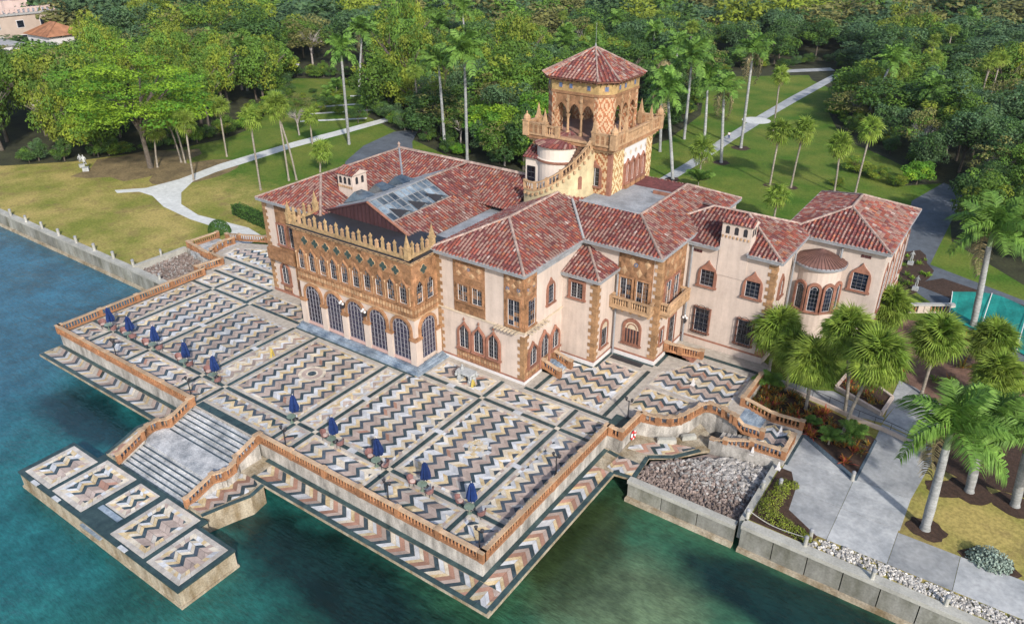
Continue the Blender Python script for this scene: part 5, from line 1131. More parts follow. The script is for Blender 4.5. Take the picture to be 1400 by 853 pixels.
# curved outside stair, yellow drum wall and the white stair turret
C0 = (CC.x, CC.y); RO, RI = 4.75, 3.35; A0, A1 = radians(-112), radians(2)
def stz(a): k = (a-A0)/(A1-A0); return 14.9+max(0, min(1, (k-.14)/.86))**1.35*(BZ-14.9)
n = 30; g = MB()
for i in range(n):
    a, a2 = A0+(A1-A0)*i/n, A0+(A1-A0)*(i+1)/n; vs = []
    for ang in (a, a2):
        for rr, zz in ((RO,12.6),(RO,stz(ang)+.25),(RO-.3,stz(ang)+.25),(RO-.3,12.6)): vs.append((C0[0]+rr*cos(ang), C0[1]+rr*sin(ang), zz))
    g.add(vs, [(0,4,5,1),(1,5,6,2),(2,6,7,3)]+([(0,1,2,3)] if i == 0 else [])+([(7,6,5,4)] if i == n-1 else []), yellow_st)
drum = hp(g, 'curved_stair_wall')
n = 24
for i in range(n):
    a, a2 = A0+(A1-A0)*i/n, A0+(A1-A0)*(i+1)/n; zt = stz(a2); g = MB(); g.prism([(C0[0]+rr*cos(t_), C0[1]+rr*sin(t_)) for rr, t_ in ((RI-.6,a),(RO-.28,a),(RO-.28,a2),(RI-.6,a2))], zt-.8, zt, mat('stair_brick', (.22,.12,.075), .9, .3, 2), R.uniform(-.2,.2)); g.build('stair_tread', drum)
pts = [(C0[0]+(RO-.15)*cos(A0+(A1-A0)*i/12), C0[1]+(RO-.15)*sin(A0+(A1-A0)*i/12), stz(A0+(A1-A0)*i/12)+.22) for i in range(13)]
balustrade(pts, parent=HOUSE, pm=terra_l, rm=terra_l, maxpost=20, h=1.05, sp=.36, pw=.3)
for k in range(16):
    a = A0+(A1-A0)*(k+.5)/16; g = MB(); zz = stz(a)-.05; g.bar((C0[0]+RO*cos(a), C0[1]+RO*sin(a), zz), (C0[0]+(RO+.25)*cos(a), C0[1]+(RO+.25)*sin(a), zz), .22, .3, terra_l); hp(g, 'corbel')
g = MB(); a = radians(-28); n_ = Vector((cos(a), sin(a), 0)); w_ = W((C0[0]+RO*n_.x, C0[1]+RO*n_.y, 0), Vector((-n_.y, n_.x, 0)), n_); P = outline(.5,1.5,'arch'); g.add([w_.p(x, 15.6+b_, .03) for x, b_ in P], [tuple(range(len(P)))], terra_r); hp(g, 'niche')
g = MB(); T0 = (-18.9, 40.5); rT = 2.55
g.lathe((*T0,12.6), [(rT,0),(rT,5.2),(rT+.12,5.25),(rT+.12,5.55),(rT,5.6),(rT,7.1)], 30, mat('white_stucco', (.66,.57,.50), .9, .06, .8, tint=False), cap=False); hp(g, 'stair_turret')
g = MB(); g.lathe((*T0,12.6), [(rT+.02,5.2),(rT+.16,5.25),(rT+.16,5.5),(rT+.02,5.55)], 30, terra_r, cap=False); hp(g, 'turret_band')
root = link('roof', None, HOUSE); g = MB(); ap = Vector((T0[0]+.5, T0[1]+1.4, 20.75))
for i in range(30):
    a, a2 = 2*pi*i/30, 2*pi*(i+1)/30
    P = [Vector((T0[0]+(rT+.3)*cos(t_), T0[1]+(rT+.3)*sin(t_), 19.65)) for t_ in (a, a2)]; g.add([P[0],P[1],ap], [(0,1,2)], pan_m, R.uniform(-.2,.2))
    m0 = P[0].lerp(ap,0); L_ = (ap-P[0]).length
    if i % 1 == 0:
        for q in range(4): p = P[0].lerp(ap, q*.22); p2 = P[0].lerp(ap, q*.22+.24); k_ = 1-q*.2; g.bar(p+Vector((0,0,.06)), p2+Vector((0,0,.04)), .24*k_, .12, R.choice(TM_dark), R.uniform(-.15,.15))
g.build('roof_tiles', root, kind='stuff')
g = MB(); g.box(-22.3,-20.6,38.6,40.3,12.6,17.9,MATS['white_stucco']); hp(g, 'porch'); window(FW(38.6), -21.5, 15.0, 1.0, 1.9, 'rect', 2, 3, dkmetal, .06, .06, sill=False, name='door', bars=dkmetal)
root = link('roof', None, HOUSE); g = MB(); roof_plane([(-22.6,38.3,17.95),(-20.3,38.3,17.95),(-20.3,40.3,19.0),(-22.6,40.3,19.0)], g, mats=TM_dark, pitch=.4); g.build('roof_tiles', root, kind='stuff')
# ------------------------------------------------------------------ terrace furniture
def umbrella_mesh():
    g = MB(); n = 16; prof = [(.05,.85),(.30,.92),(.40,1.1),(.37,1.45),(.30,1.85),(.25,2.15),(.20,2.45),(.05,2.72)]; vs = []; fs = []
    for rr, z in prof:
        for i in range(n): a = 2*pi*i/n; q = rr*(1.2 if i % 2 else .72)*R.uniform(.9,1.1); vs.append((q*cos(a)+.03*sin(z*3), q*sin(a), z))
    for j in range(len(prof)-1):
        for i in range(n): fs.append((j*n+i, j*n+(i+1) % n, (j+1)*n+(i+1) % n, (j+1)*n+i))
    g.add(vs, fs, navy); return g.mesh('canopy')
UC = umbrella_mesh()
g = MB(); g.lathe((0,0,0), [(.03,0),(.03,2.8),(.015,2.85)], 8, white); UP = g.mesh('pole', True)
g = MB(); g.lathe((0,0,0), [(.28,0),(.28,.06),(.08,.12),(.05,.35)], 12, dkmetal); UB = g.mesh('base', True)
g = MB(); g.lathe((0,0,.70), [(.42,0),(.44,.015),(.42,.03)], 20, tglass); TT = g.mesh('tabletop')
g = MB(); g.lathe((0,0,0), [(.22,0),(.2,.03),(.05,.06),(.05,.68),(.14,.70)], 10, tglass); TB = g.mesh('pedestal')
def chair_meshes():
    s = MB(); s.lathe((0,0,.40), [(.30,0),(.32,.03),(.30,.06)], 14, wick); seat = s.mesh('seat'); b_ = MB(); n = 12; vs = []; fs = []
    for rr in (.33, .38):
        for k in range(3):
            for i in range(n+1):
                a = pi*.05+pi*.9*i/n; hgt = (.44, .7, .78+.22*sin(pi*i/n))[k]; q = rr+.04*k; vs.append((q*cos(a), q*sin(a), hgt))
    m_ = n+1
    for s_ in (0, 3*m_):
        for k in range(2):
            for i in range(n): fs.append((s_+k*m_+i, s_+k*m_+i+1, s_+(k+1)*m_+i+1, s_+(k+1)*m_+i))
    for i in range(n): fs.append((2*m_+i, 2*m_+i+1, 5*m_+i+1, 5*m_+i))
    b_.add(vs, fs, wick); back = b_.mesh('backrest'); l = MB(); l.lathe((0,0,0), [(.022,0),(.025,.4)], 6, dkmetal); leg = l.mesh('leg'); c = MB(); c.lathe((0,0,.46), [(.02,0),(.25,.01),(.24,.05),(.05,.06)], 12, mat('pale_cushion', (.55,.42,.38), .9, .1, 4)); return seat, back, leg, c.mesh('cushion')
CH = chair_meshes()
def chair(x, y, rz, label):
    t_ = thing('chair', label, 'chair', (x, y, 0), 'pink rounded chairs on the terrace', rz); link('seat', CH[0], t_); link('backrest', CH[1], t_); link('cushion', CH[3], t_)
    for dx, dy in ((.2,.2),(-.2,.2),(.2,-.2),(-.2,-.2)): link('leg', CH[2], t_, (dx, dy, 0))
UM = [(-56.95,4.1,'behind the far left corner'),(-53.2,4.2,'second from the far left corner'),(-48.7,4.45,'third from the far left corner'),(-42.8,4.3,'fourth from the far left corner'),(-37.95,4.4,'just left of the top of the dock stair'),
      (-25.5,4.1,'just right of the top of the dock stair'),(-19.85,3.9,'second to the right of the dock stair'),(-14.4,4.0,'third to the right of the dock stair'),(-9.0,3.9,'fourth to the right of the dock stair'),(-4.1,4.0,'nearest the front right terrace corner')]
for i, (x, y, ph) in enumerate(UM):
    t_ = thing('umbrella', 'closed navy blue umbrella '+ph, 'umbrella', (x, y+.1, 0), 'closed navy umbrellas on the terrace', R.uniform(0,6)); t_.rotation_euler[0] = R.uniform(-.05,.05); t_.rotation_euler[1] = R.uniform(-.04,.04)
    link('canopy', UC, t_); link('pole', UP, t_); link('base', UB, t_)
    t_ = thing('table', 'green round table under the umbrella '+ph, 'table', (x+.12, y-.42, 0), 'round tables under the umbrellas'); link('tabletop', TT, t_); link('pedestal', TB, t_)
    if i != 5:
        chair(x-.95+R.uniform(-.2,.15), y-.25+R.uniform(-.25,.25), pi*.55+R.uniform(-.6,.6), 'pink chair left of the navy umbrella '+ph); chair(x+1.0+R.uniform(-.15,.2), y-.45+R.uniform(-.25,.25), -pi*.5+R.uniform(-.6,.6), 'pink chair right of the navy umbrella '+ph)
    else: chair(x+.9, y+.5, -pi*.5, 'pink rounded chair on the right of the umbrella '+ph) if False else None
def lamp(x, y, label, hgt=2.3):
    t_ = thing('lamp_post', label, 'lamp post', (x, y, 0), 'black lamp posts round the terrace'); g = MB(); g.lathe((0,0,0), [(.16,0),(.16,.12),(.06,.25),(.05,hgt-.45),(.09,hgt-.4)], 8, dkmetal); g.build('pole', t_)
    g = MB(); g.bar((-.3,0,hgt-.35),(.3,0,hgt-.35),.05,.05,dkmetal); g.build('crossbar', t_)
    for dx in (-.3, .3): g = MB(); g.lathe((dx,0,hgt-.35), [(.05,0),(.1,.06),(.13,.28),(.16,.3),(.03,.42)], 8, dkmetal); g.build('lantern', t_)
for x, y, l in ((-22.8,.75,'black twin lamp post just right of the dock stair'),(-10.2,.75,'black twin lamp post midway along the front balustrade'),(-.85,.8,'black twin lamp post at the front right terrace corner'),(-50.3,.75,'black twin lamp post by the long left front balustrade'),(-37,.8,'black twin lamp post just left of the dock stair'),(-.75,11.6,'black twin lamp post halfway along the right terrace side'),(.5,22.6,'black twin lamp post near the stepped balustrade and life ring')): lamp(x, y, l)
t_ = thing('life_ring', 'red and white life ring hanging on the concrete wall below the stepped balustrade', 'life ring', (1.52, 21.75, -1.0))
for k in range(8):
    g = MB(); n = 5; vs = []; fs = []
    for i in range(n+1):
        a = pi/4*k+pi/4*i/n
        for q in range(8): b_ = 2*pi*q/8; rr = .40+.12*cos(b_); vs.append((.1+.10*sin(b_), rr*cos(a), rr*sin(a)))
    for i in range(n):
        for q in range(8): fs.append((i*8+q, i*8+(q+1) % 8, (i+1)*8+(q+1) % 8, (i+1)*8+q))
    g.add(vs, fs, lifer if k % 2 == 0 else white); g.build('ring_segment', t_, True)
# carved white stone seat on the terrace
t_ = thing('stone_table', 'carved white marble table with figure supports on the terrace by the right wing', 'stone table', (-16.3, 19.0, 0))
stw = mat('carved_white_stone', (.36,.375,.38), .8, .25, 3, bump=.4)
g = MB(); g.prism([(-.95,-.6),(.95,-.6),(1.05,0),(.95,.6),(-.95,.6),(-1.05,0)], .95, 1.12, stw); g.prism([(-.85,-.5),(.85,-.5),(.85,.5),(-.85,.5)], .85, .95, stw); g.build('slab', t_)
for sx_ in (-1, 1):
    g = MB(); g.box(sx_*.7-.22, sx_*.7+.22, -.5, .5, 0, .12, stw)
    for sy in (-1, 1): g.lathe((sx_*.7, sy*.32, .1), [(.22,0),(.26,.2),(.18,.45),(.22,.62),(.12,.78)], 9, stw); g.lathe((sx_*.95, sy*.5, .55), [(.02,-.1),(.13,0),(.15,.15),(.12,.3),(.02,.42)], 8, stw)
    g.build('carved_support', t_)
g = MB(); g.lathe((-.6,.1,1.12), [(.2,0),(.22,.15),(.1,.35),(.14,.45),(.02,.6)], 9, stw); g.build('small_figure', t_)
def sign(x, y, z, label, m_, hgt=.75, nm='floor_sign', cat='sign'):
    t_ = thing(nm, label, cat, (x, y, z)); 
    for s_ in (-1, 1):
        g = MB(); w2 = .16; g.add([(-w2,s_*.22,0),(w2,s_*.22,0),(w2*.8,s_*.03,hgt),(-w2*.8,s_*.03,hgt),(-w2,s_*.19,0),(w2,s_*.19,0),(w2*.8,s_*.0,hgt),(-w2*.8,s_*.0,hgt)], [(0,1,2,3),(4,5,6,7),(0,3,7,4),(1,2,6,5),(3,2,6,7)], m_); g.build('board', t_)
ysg = mat('yellow_plastic', (.55,.42,.10), .5, .1, 3, tint=False)
sign(-36.55, 10.6, 0, 'small yellow folding floor sign standing on the left half of the terrace', ysg, 1.0); sign(-15.0, 18.45, 0, 'yellow folding floor sign beside the carved white table', ysg, .8)
def obel(x, y, z, label):
    t_ = thing('marker_post', label, 'post', (x, y, z)); t_.scale = (.72,.72,.8); g = MB(); g.box(-.3,.3,-.3,.3,0,.12,white); g.build('base', t_)
    g = MB(); a, b_ = .2, .07; g.add([(-a,-a,.12),(a,-a,.12),(a,a,.12),(-a,a,.12),(-b_,-b_,.95),(b_,-b_,.95),(b_,b_,.95),(-b_,b_,.95),(0,0,1.05)], [(0,1,5,4),(1,2,6,5),(2,3,7,6),(3,0,4,7),(4,5,8),(5,6,8),(6,7,8),(7,4,8)], white); g.build('shaft', t_)
obel(13.1,29.4,-.57,'white tapered marker post standing on the chevron landing'); obel(3.3,31.6,0,'white tapered marker post on the zigzag paving by the right wing'); obel(11.9,25.2,-.85,'white tapered marker post behind the rail above the rock pit'); obel(14.5,24.6,-.95,'white tapered marker post at the top of the pit wall')
for x, y, a, l in ((4.4,23.2,.6,'longer pale stone block lying on the curved lower walkway'),(5.9,24.9,.75,'shorter pale stone block lying on the curved lower walkway')):
    t_ = thing('stone_block', l, 'block', (x, y, -1.55), None, a); g = MB(); w2 = .9 if 'longer' in l else .7; g.prism([(-w2,-.25),(w2,-.25),(w2,.22),(-w2,.25)], 0, .4, capm); g.build('block', t_); g = MB(); g.box(-w2*.9,w2*.9,-.2,.2,.4,.47,capm); g.build('top', t_)
# bollards and mooring posts
def bollard(x, y, z, label, m_=capm, hgt=1.0, rr=.16, group='concrete bollards at the lower right'):
    t_ = thing('bollard', label, 'bollard', (x, y, z), group); g = MB(); g.lathe((0,0,0), [(rr*1.15,0),(rr,.06),(rr,hgt-.25)], 10, m_); g.build('post', t_); g = MB(); g.lathe((0,0,hgt-.25), [(rr*1.12,0),(rr*1.12,.14),(rr*.8,.22),(.02,.26)], 10, gut); g.build('cap', t_)
for x, y, z, l in ((15.4,22.3,-1.0,'path bollard among the yellow hedge beside the rock pit'),(19.3,17.7,-1.0,'path bollard at the tip of the yellow hedge'),(24.3,16.1,-.95,'short post on the seawall above the third wall panel'),(29.2,16.5,-.95,'dark capped post on the seawall near the lower right corner'),(14.25,21.2,-.95,'short post halfway along the pit wall'),(14.4,17.0,-.95,'square post at the seawall corner by the rock pit'),(19.2,16.6,-.95,'short post on the seawall beside the yellow hedge'),(20.3,26.9,-1.0,'path bollard at the corner of the mulch bed under the palms')): bollard(x, y, z, l)
g = MB(); g.tube(smooth_pts([(14.4,17.0,-.15),(16.5,16.9,-.62),(19.2,16.6,-.15)], 5), .035, 6, capm); g.build('rope', None, label='pale rope slung between two posts on the seawall', cat='rope')
for k in range(9):
    bollard(-73.2-5.0*k, 16.5, -1.02, 'concrete mooring post on the long seawall by the dry lawn', hgt=1.15, rr=.2, group='mooring posts along the left seawall')
bollard(-73, 20.7, -.75, 'single concrete post on the kerb beside the shell pit', hgt=1.0, group='mooring posts on the left'); bollard(-66.5, 16.2, -1.0, 'short concrete post at the water end of the shell pit', hgt=.9, group='mooring posts on the left')
# fence railing with ramp walls behind the croton bed, planter
t_ = thing('railing', 'thin dark metal handrail curving along the ramp behind the palms', 'railing'); pts = smooth_pts([(8.9,38.7,-1),(12,38.0,-1),(15.5,37.4,-1),(18.5,36.6,-1),(21.5,36.2,-1),(24.3,35.2,-1),(25.2,34.4,-1)], 4); g = MB(); g.tube([p+Vector((0,0,1.0)) for p in pts], .03, 5, dkmetal); g.build('handrail', t_)
for p in pts[::2]: g = MB(); g.lathe(tuple(p), [(.025,0),(.025,1.0)], 5, dkmetal); g.build('post', t_)
g = MB()
for a, b_ in zip(pts[:-1], pts[1:]): pbox(g, a+Vector((0,-.25,0)), b_+Vector((0,-.25,0)), .25, -.1, .35, stucco)
g.build('ramp_kerb', None, label='low pink kerb wall below the dark handrail', cat='kerb')
g = MB()
for a, b_ in (((15.3,40.9),(20.2,38.6)),((20.2,38.6),(20.5,42.2)),((20.5,42.2),(15.8,45.7)),((15.8,45.7),(15.3,40.9))): pbox(g, (*a,GZ), (*b_,GZ), .3, 0, .45, stucco)
g.add([(15.4,41,GZ+.3),(20.1,38.8,GZ+.3),(20.4,42.1,GZ+.3),(15.9,45.5,GZ+.3)], [(0,1,2,3)], mulch); g.build('planter', None, label='pink kerbed planter of croton shrubs in front of the turret', cat='planter')
g = MB(); g.prism([(20.4,27.0),(20.62,27.0),(20.82,34.0),(20.6,34.0)], GZ-.1, GZ+.12, mat('gravel_blue', (.07,.10,.13), .9, .4, 8, tint=False)); pbox(g, (14.8,31.1,GZ), (20.45,27.15,GZ), .5, -.05, .10, MATS['gravel_blue']); g.build('gravel_edge', None, kind='structure')
g = MB(); g.prism([(8.9,31.2),(14.8,31.3),(20.4,27.2),(20.7,34.2),(17.8,35.9),(13,37.3),(8.9,38.3)], GZ-.1, GZ+.06, mulch); g.build('mulch_bed', None, kind='structure')
g = MB(); g.prism([(14.6,20),(14.6,25),(15.6,25),(16.6,22.8),(16.9,20),(19.7,18.2),(19.3,16.9),(14.6,17)], GZ-.1, GZ+.05, mulch); g.build('mulch_bed', None, kind='structure')
# garden wall with balustrade openings, statues and green tarp at right
t_ = thing('garden_wall', 'pale garden wall with terracotta baluster openings beside the service wing', 'wall'); g = MB()
A, B = Vector((16.3,62.5,GZ)), Vector((22.6,66.8,GZ)); pbox(g, A, B, .4, -1.2, .1, stucco2); pbox(g, A, B, .5, 1.0, 1.25, fas)
for k in (0,.42,.52,.92): pbox(g, A.lerp(B,k), A.lerp(B,k+.09), .4, .1, 1.0, stucco2)
g.build('wall', t_)
for k in (.14,.19,.24,.29,.34,.39,.64,.70,.76,.82,.88): p = A.lerp(B,k); link('baluster', BAL, t_, (p.x,p.y,GZ+.1), scale=(1.1,1.1,1.65))
tarp = mat('teal_tarp', (.012,.19,.17), .6, .25, .6, tint=False, fine=.15)
t_ = thing('tarp_screen', 'teal green windscreen tarp stretched over poles at the right edge', 'tarp'); n = 14; g = MB(); vs = []; fs = []
top = smooth_pts([(21.9,68.6,.9),(26,69.6,1.4),(30,68,1.2),(34,64,1.0),(40,57,1.0)], 4); bot = smooth_pts([(22.5,64.5,-.9),(26,63.0,-.9),(30,60.5,-.9),(34,57,-.9),(40,50,-.9)], 4); k = len(top)
for q in range(5):
    for i in range(k): p = top[i].lerp(bot[i], q/4); p.z -= .35*sin(pi*q/4)*(.6+.4*sin(i*1.7)); vs.append(p)
for q in range(4):
    for i in range(k-1): fs.append((q*k+i, q*k+i+1, (q+1)*k+i+1, (q+1)*k+i))
g.add(vs, fs, tarp); g.build('canvas', t_)
for i in range(0, k, 4): g = MB(); g.tube([top[i]+Vector((0,0,.05)), bot[i]+Vector((0,0,.05))], .05, 5, white); g.build('strap', t_); g = MB(); g.lathe((top[i].x,top[i].y,GZ), [(.06,0),(.06,top[i].z-GZ)], 6, dkmetal); g.build('pole', t_)
# statues
def statue(x, y, z, label, s=1.0, rz=0, seated=False):
    t_ = thing('statue', label, 'statue', (x, y, z), None, rz); g = MB(); g.box(-.4*s,.4*s,-.4*s,.4*s,0,.5*s,stw); g.build('plinth', t_)
    me = bpy.data.meshes.new('figure'); bo = bpy.data.objects.new('figure', me); COL.objects.link(bo); bo.parent = t_
    P = [(0,0,.95),(0,0,1.2),(.01,0,1.45),(0,0,1.6),(0,.02,1.75),(0,.02,1.85),(.2,0,1.45),(.3,.08,1.2),(.2,.22,1.05),(-.2,0,1.45),(-.32,.03,1.2),(-.3,.12,.95),(.1,.0,.9),(.12,.05 if not seated else .4,.6 if not seated else .85),(.12,.05 if not seated else .42,.05 if not seated else .3),(-.1,0,.9),(-.12,.0 if not seated else .4,.6 if not seated else .82),(-.12,-.03 if not seated else .45,.05 if not seated else .3)]
    E = [(0,1),(1,2),(2,3),(3,4),(4,5),(2,6),(6,7),(7,8),(2,9),(9,10),(10,11),(0,12),(12,13),(13,14),(0,15),(15,16),(16,17)]
    rad = [.17,.15,.17,.06,.11,.07,.08,.06,.05,.08,.06,.05,.12,.09,.06,.12,.09,.06]
    skin_body(bo, [(a*s, b_*s, (c+.45)*s) for a, b_, c in P], E, [q*s for q in rad], stw)
def skin_body(bo, P, E, rad, m_):
    me = bo.data; me.from_pydata(P, E, []); me.materials.append(m_); md = bo.modifiers.new('skin', 'SKIN'); 
    if not me.skin_vertices: me.attributes  # layer is made with the modifier
    if not me.skin_vertices:
        bpy.context.view_layer.objects.active = bo; bo.select_set(True)
        bpy.ops.mesh.customdata_skin_add() if False else None
    if me.skin_vertices:
        sv = me.skin_vertices[0].data
        for i, q in enumerate(rad): sv[i].radius = (q, q); sv[i].use_root = (i == 0)
    bo.modifiers.new('sub', 'SUBSURF').levels = 1; bo.modifiers['sub'].render_levels = 1
statue(-121.5,36.4,GZ,'white stone statue of a seated figure at the wood edge of the dry lawn',1.35,pi*.3,True)
statue(-124.5,37.2,GZ,'grey weathered statue half in the shade at the wood edge',1.1,pi*.4,True)
statue(17.6,71.0,GZ,'white statue in the mulch bed nearer the service wing',.9); statue(15.5,79.5,GZ,'white statue farther up the mulch bed beside the asphalt drive',.9)
# two people on the path
skinm = mat('skin', (.45,.27,.20), .6, .05, 3, tint=False); hairm = mat('hair_dark', (.03,.02,.015), .6, .1, 3, tint=False)
def person(x, y, rz, label, shirt, trous):
    t_ = thing('person', label, 'person', (x, y, GZ+.02), None, rz)
    def part(nm, P, E, rad, m_): bo = bpy.data.objects.new(nm, bpy.data.meshes.new(nm)); COL.objects.link(bo); bo.parent = t_; skin_body(bo, P, E, rad, m_)
    part('body', [(0,0,.95),(0,0,1.2),(0,0,1.42),(0,0,1.52),(0,.02,1.62),(0,.03,1.72),(.2,0,1.40),(.27,.05,1.12),(.22,.16,.9),(-.2,0,1.40),(-.27,-.05,1.12),(-.25,-.12,.88),(.1,0,.9),(.11,.14,.5),(.1,.06,.06),(.1,.2,.04),(-.1,0,.9),(-.11,-.06,.5),(-.1,-.25,.1),(-.1,-.13,.03)], [(0,1),(1,2),(2,3),(3,4),(4,5),(2,6),(6,7),(7,8),(2,9),(9,10),(10,11),(0,12),(12,13),(13,14),(14,15),(0,16),(16,17),(17,18),(18,19)], [.14,.12,.13,.055,.095,.08,.055,.045,.035,.055,.045,.035,.09,.065,.045,.04,.09,.065,.045,.04], skinm)
    part('shirt', [(0,0,.98),(0,0,1.2),(0,0,1.42),(.2,0,1.41),(.25,.03,1.2),(-.2,0,1.41),(-.25,-.03,1.2)], [(0,1),(1,2),(2,3),(3,4),(2,5),(5,6)], [.18,.15,.155,.09,.075,.09,.075], shirt)
    part('trousers', [(0,0,.97),(.1,0,.88),(.11,.14,.5),(.1,.07,.14),(-.1,0,.88),(-.11,-.06,.5),(-.1,-.23,.16)], [(0,1),(1,2),(2,3),(0,4),(4,5),(5,6)], [.165,.115,.085,.07,.115,.085,.07], trous)
    g = MB(); g.lathe((0,.0,1.62), [(.10,-.06),(.125,.05),(.12,.14),(.06,.19)], 10, hairm); g.build('hair', t_, True)
person(-29.4,127.6,.2,'person in a white top and blue trousers walking on the straight path', mat('white_cloth', (.7,.7,.72), .9, .05, 4, tint=False), mat('denim', (.04,.07,.18), .9, .1, 4, tint=False))
person(-30.6,127.2,.25,'person in dark clothes walking beside the one in white', mat('dark_cloth', (.03,.03,.04), .9, .1, 4, tint=False), MATS['dark_cloth'])
# parked cars beyond the garden
def car(x, y, rz, label, paint):
    t_ = thing('parked_car', label, 'car', (x, y, GZ+.02), 'cars parked behind the garden', rz); g = MB()
    g.prism([(-2.2,-.85),(2.1,-.85),(2.3,-.6),(2.3,.6),(2.1,.85),(-2.2,.85),(-2.3,.6),(-2.3,-.6)], .35, .95, paint); g.build('body', t_)
    g = MB(); b0 = [(-1.9,-.8),(1.1,-.8),(1.1,.8),(-1.9,.8)]; b1 = [(-1.4,-.65),(.45,-.65),(.45,.65),(-1.4,.65)]; g.add([(*p,.95) for p in b0]+[(*p,1.45) for p in b1], [(0,1,5,4),(1,2,6,5),(2,3,7,6),(3,0,4,7)], glass); g.add([(*p,1.46) for p in b1], [(0,1,2,3)], paint); g.build('cabin', t_)
    for sx_ in (-1.4, 1.4):
        for sy in (-.85, .85): g = MB(); n = 12; g.add([(sx_+.34*cos(2*pi*i/n), sy-.1, .34+.34*sin(2*pi*i/n)) for i in range(n)]+[(sx_+.34*cos(2*pi*i/n), sy+.1, .34+.34*sin(2*pi*i/n)) for i in range(n)], [tuple(range(n)), tuple(range(2*n-1,n-1,-1))]+[(i,(i+1)%n,n+(i+1)%n,n+i) for i in range(n)], dkmetal); g.build('wheel', t_)
car(-167,123,.5,'dark blue car parked behind the trees',mat('car_blue',(.05,.09,.20),.3,.05,1,tint=False)); car(-163,119.5,.5,'pale silver car parked beside the blue one',mat('car_silver',(.5,.52,.55),.3,.05,1,tint=False)); car(-173,131,.7,'white car parked farther back under the trees',white)
# neighbouring buildings at far left
t_ = thing('pink_villa', 'large pale pink villa with balustraded roof at the far upper left', 'building'); vx, vy = -284, 97
def vb(nm, x0, x1, y0, y1, z0, z1, m_): g = MB(); g.box(vx+x0, vx+x1, vy+y0, vy+y1, GZ+z0, GZ+z1, m_); return g.build(nm, t_)
pk = mat('villa_pink', (.55,.42,.38), .9, .1, .3, tint=False); pk2 = mat('villa_tan', (.46,.37,.31), .9, .1, .3, tint=False)
vb('wall',-30,6,-8,18,0,11,pk2); vb('roof',-30.5,6.5,-8.5,18.5,11,11.7,fas); vb('wall',-30,-6,-2,14,11.7,15,pk); vb('chimney',1,3,2,5,11.7,15.5,pk); vb('roof',-30.5,-5.5,-2.5,14.5,15,15.5,metal_roof); vb('wall',-34,-10,-14,-8,0,6,pk); vb('roof',-34.5,-9.5,-14.5,-8,6,6.6,fas)
for k in range(24): vb('parapet_post',-29+k*1.5,-28.3+k*1.5,-8.6,-8.2,11.7,13.2,pk)
vb('parapet_rail',-30,7,-8.7,-8.1,13.2,13.6,pk); vb('parapet_rail',6.1,6.6,-8,18,12.9,13.4,pk)
for k in range(16): vb('parapet_post',6.1,6.6,-8+k*1.65,-7.3+k*1.65,11.7,12.9,pk)
for k in range(5):
    for z in (2,6.8):
        f_ = vb('window',-27+k*6.5,-24.4+k*6.5,-8.1,-8.02,z,z+2.6,white); g = MB(); g.box(vx-26.8+k*6.5,vx-24.6+k*6.5,vy-8.16,vy-8.1,GZ+z+.2,GZ+z+2.4,glass); g.build('pane', f_)
for k in range(3):
    for z in (2,6.8): f_ = vb('window',6.02,6.1,-5+k*8,-2.4+k*8,z,z+2.6,white); g = MB(); g.box(vx+6.1,vx+6.16,vy-4.8+k*8,vy-2.6+k*8,GZ+z+.2,GZ+z+2.4,glass); g.build('pane', f_)
t_ = thing('orange_roofed_house', 'small white house with an orange tiled hip roof at the far upper left', 'house'); vx, vy = -254, 101
vb('wall',-7,7,-6,6,0,7,white); g = MB(); om = mat('orange_roof', (.30,.14,.075), .9, .25, .6, tint=True); P = [(vx-8,vy-7,GZ+7),(vx+8,vy-7,GZ+7),(vx+8,vy+7,GZ+7),(vx-8,vy+7,GZ+7),(vx-2,vy,GZ+10.5),(vx+2,vy,GZ+10.5)]; g.add(P, [(0,1,5,4),(1,2,5),(2,3,4,5),(3,0,4)], om)
rf = g.build('roof', t_)
for k in range(24): g2 = MB() if k == 0 else g2; x = vx-7.6+k*.66; g2.bar((x,vy-7,GZ+7.1),(vx+(x-vx)*.25,vy,GZ+10.6),.25,.14,om,R.uniform(-.2,.2))
g2.build('roof_tiles', rf, kind='stuff')
for k in range(3): f_ = vb('window',-5+k*4,-3.4+k*4,-6.1,-6.02,3.5,5.6,gut); g = MB(); g.box(vx-4.85+k*4,vx-3.55+k*4,vy-6.16,vy-6.1,GZ+3.6,GZ+5.5,glass); g.build('pane', f_)
t_ = thing('white_outbuilding', 'low white flat-roofed outbuilding in front of the pink villa', 'building'); vx, vy = -264, 87; vb('wall',-12,8,-4,4,0,4.5,white); vb('roof',-12.4,8.4,-4.4,4.4,4.5,4.9,fas); vb('door',-2,0,-4.08,-4.02,0,2.4,gut); 
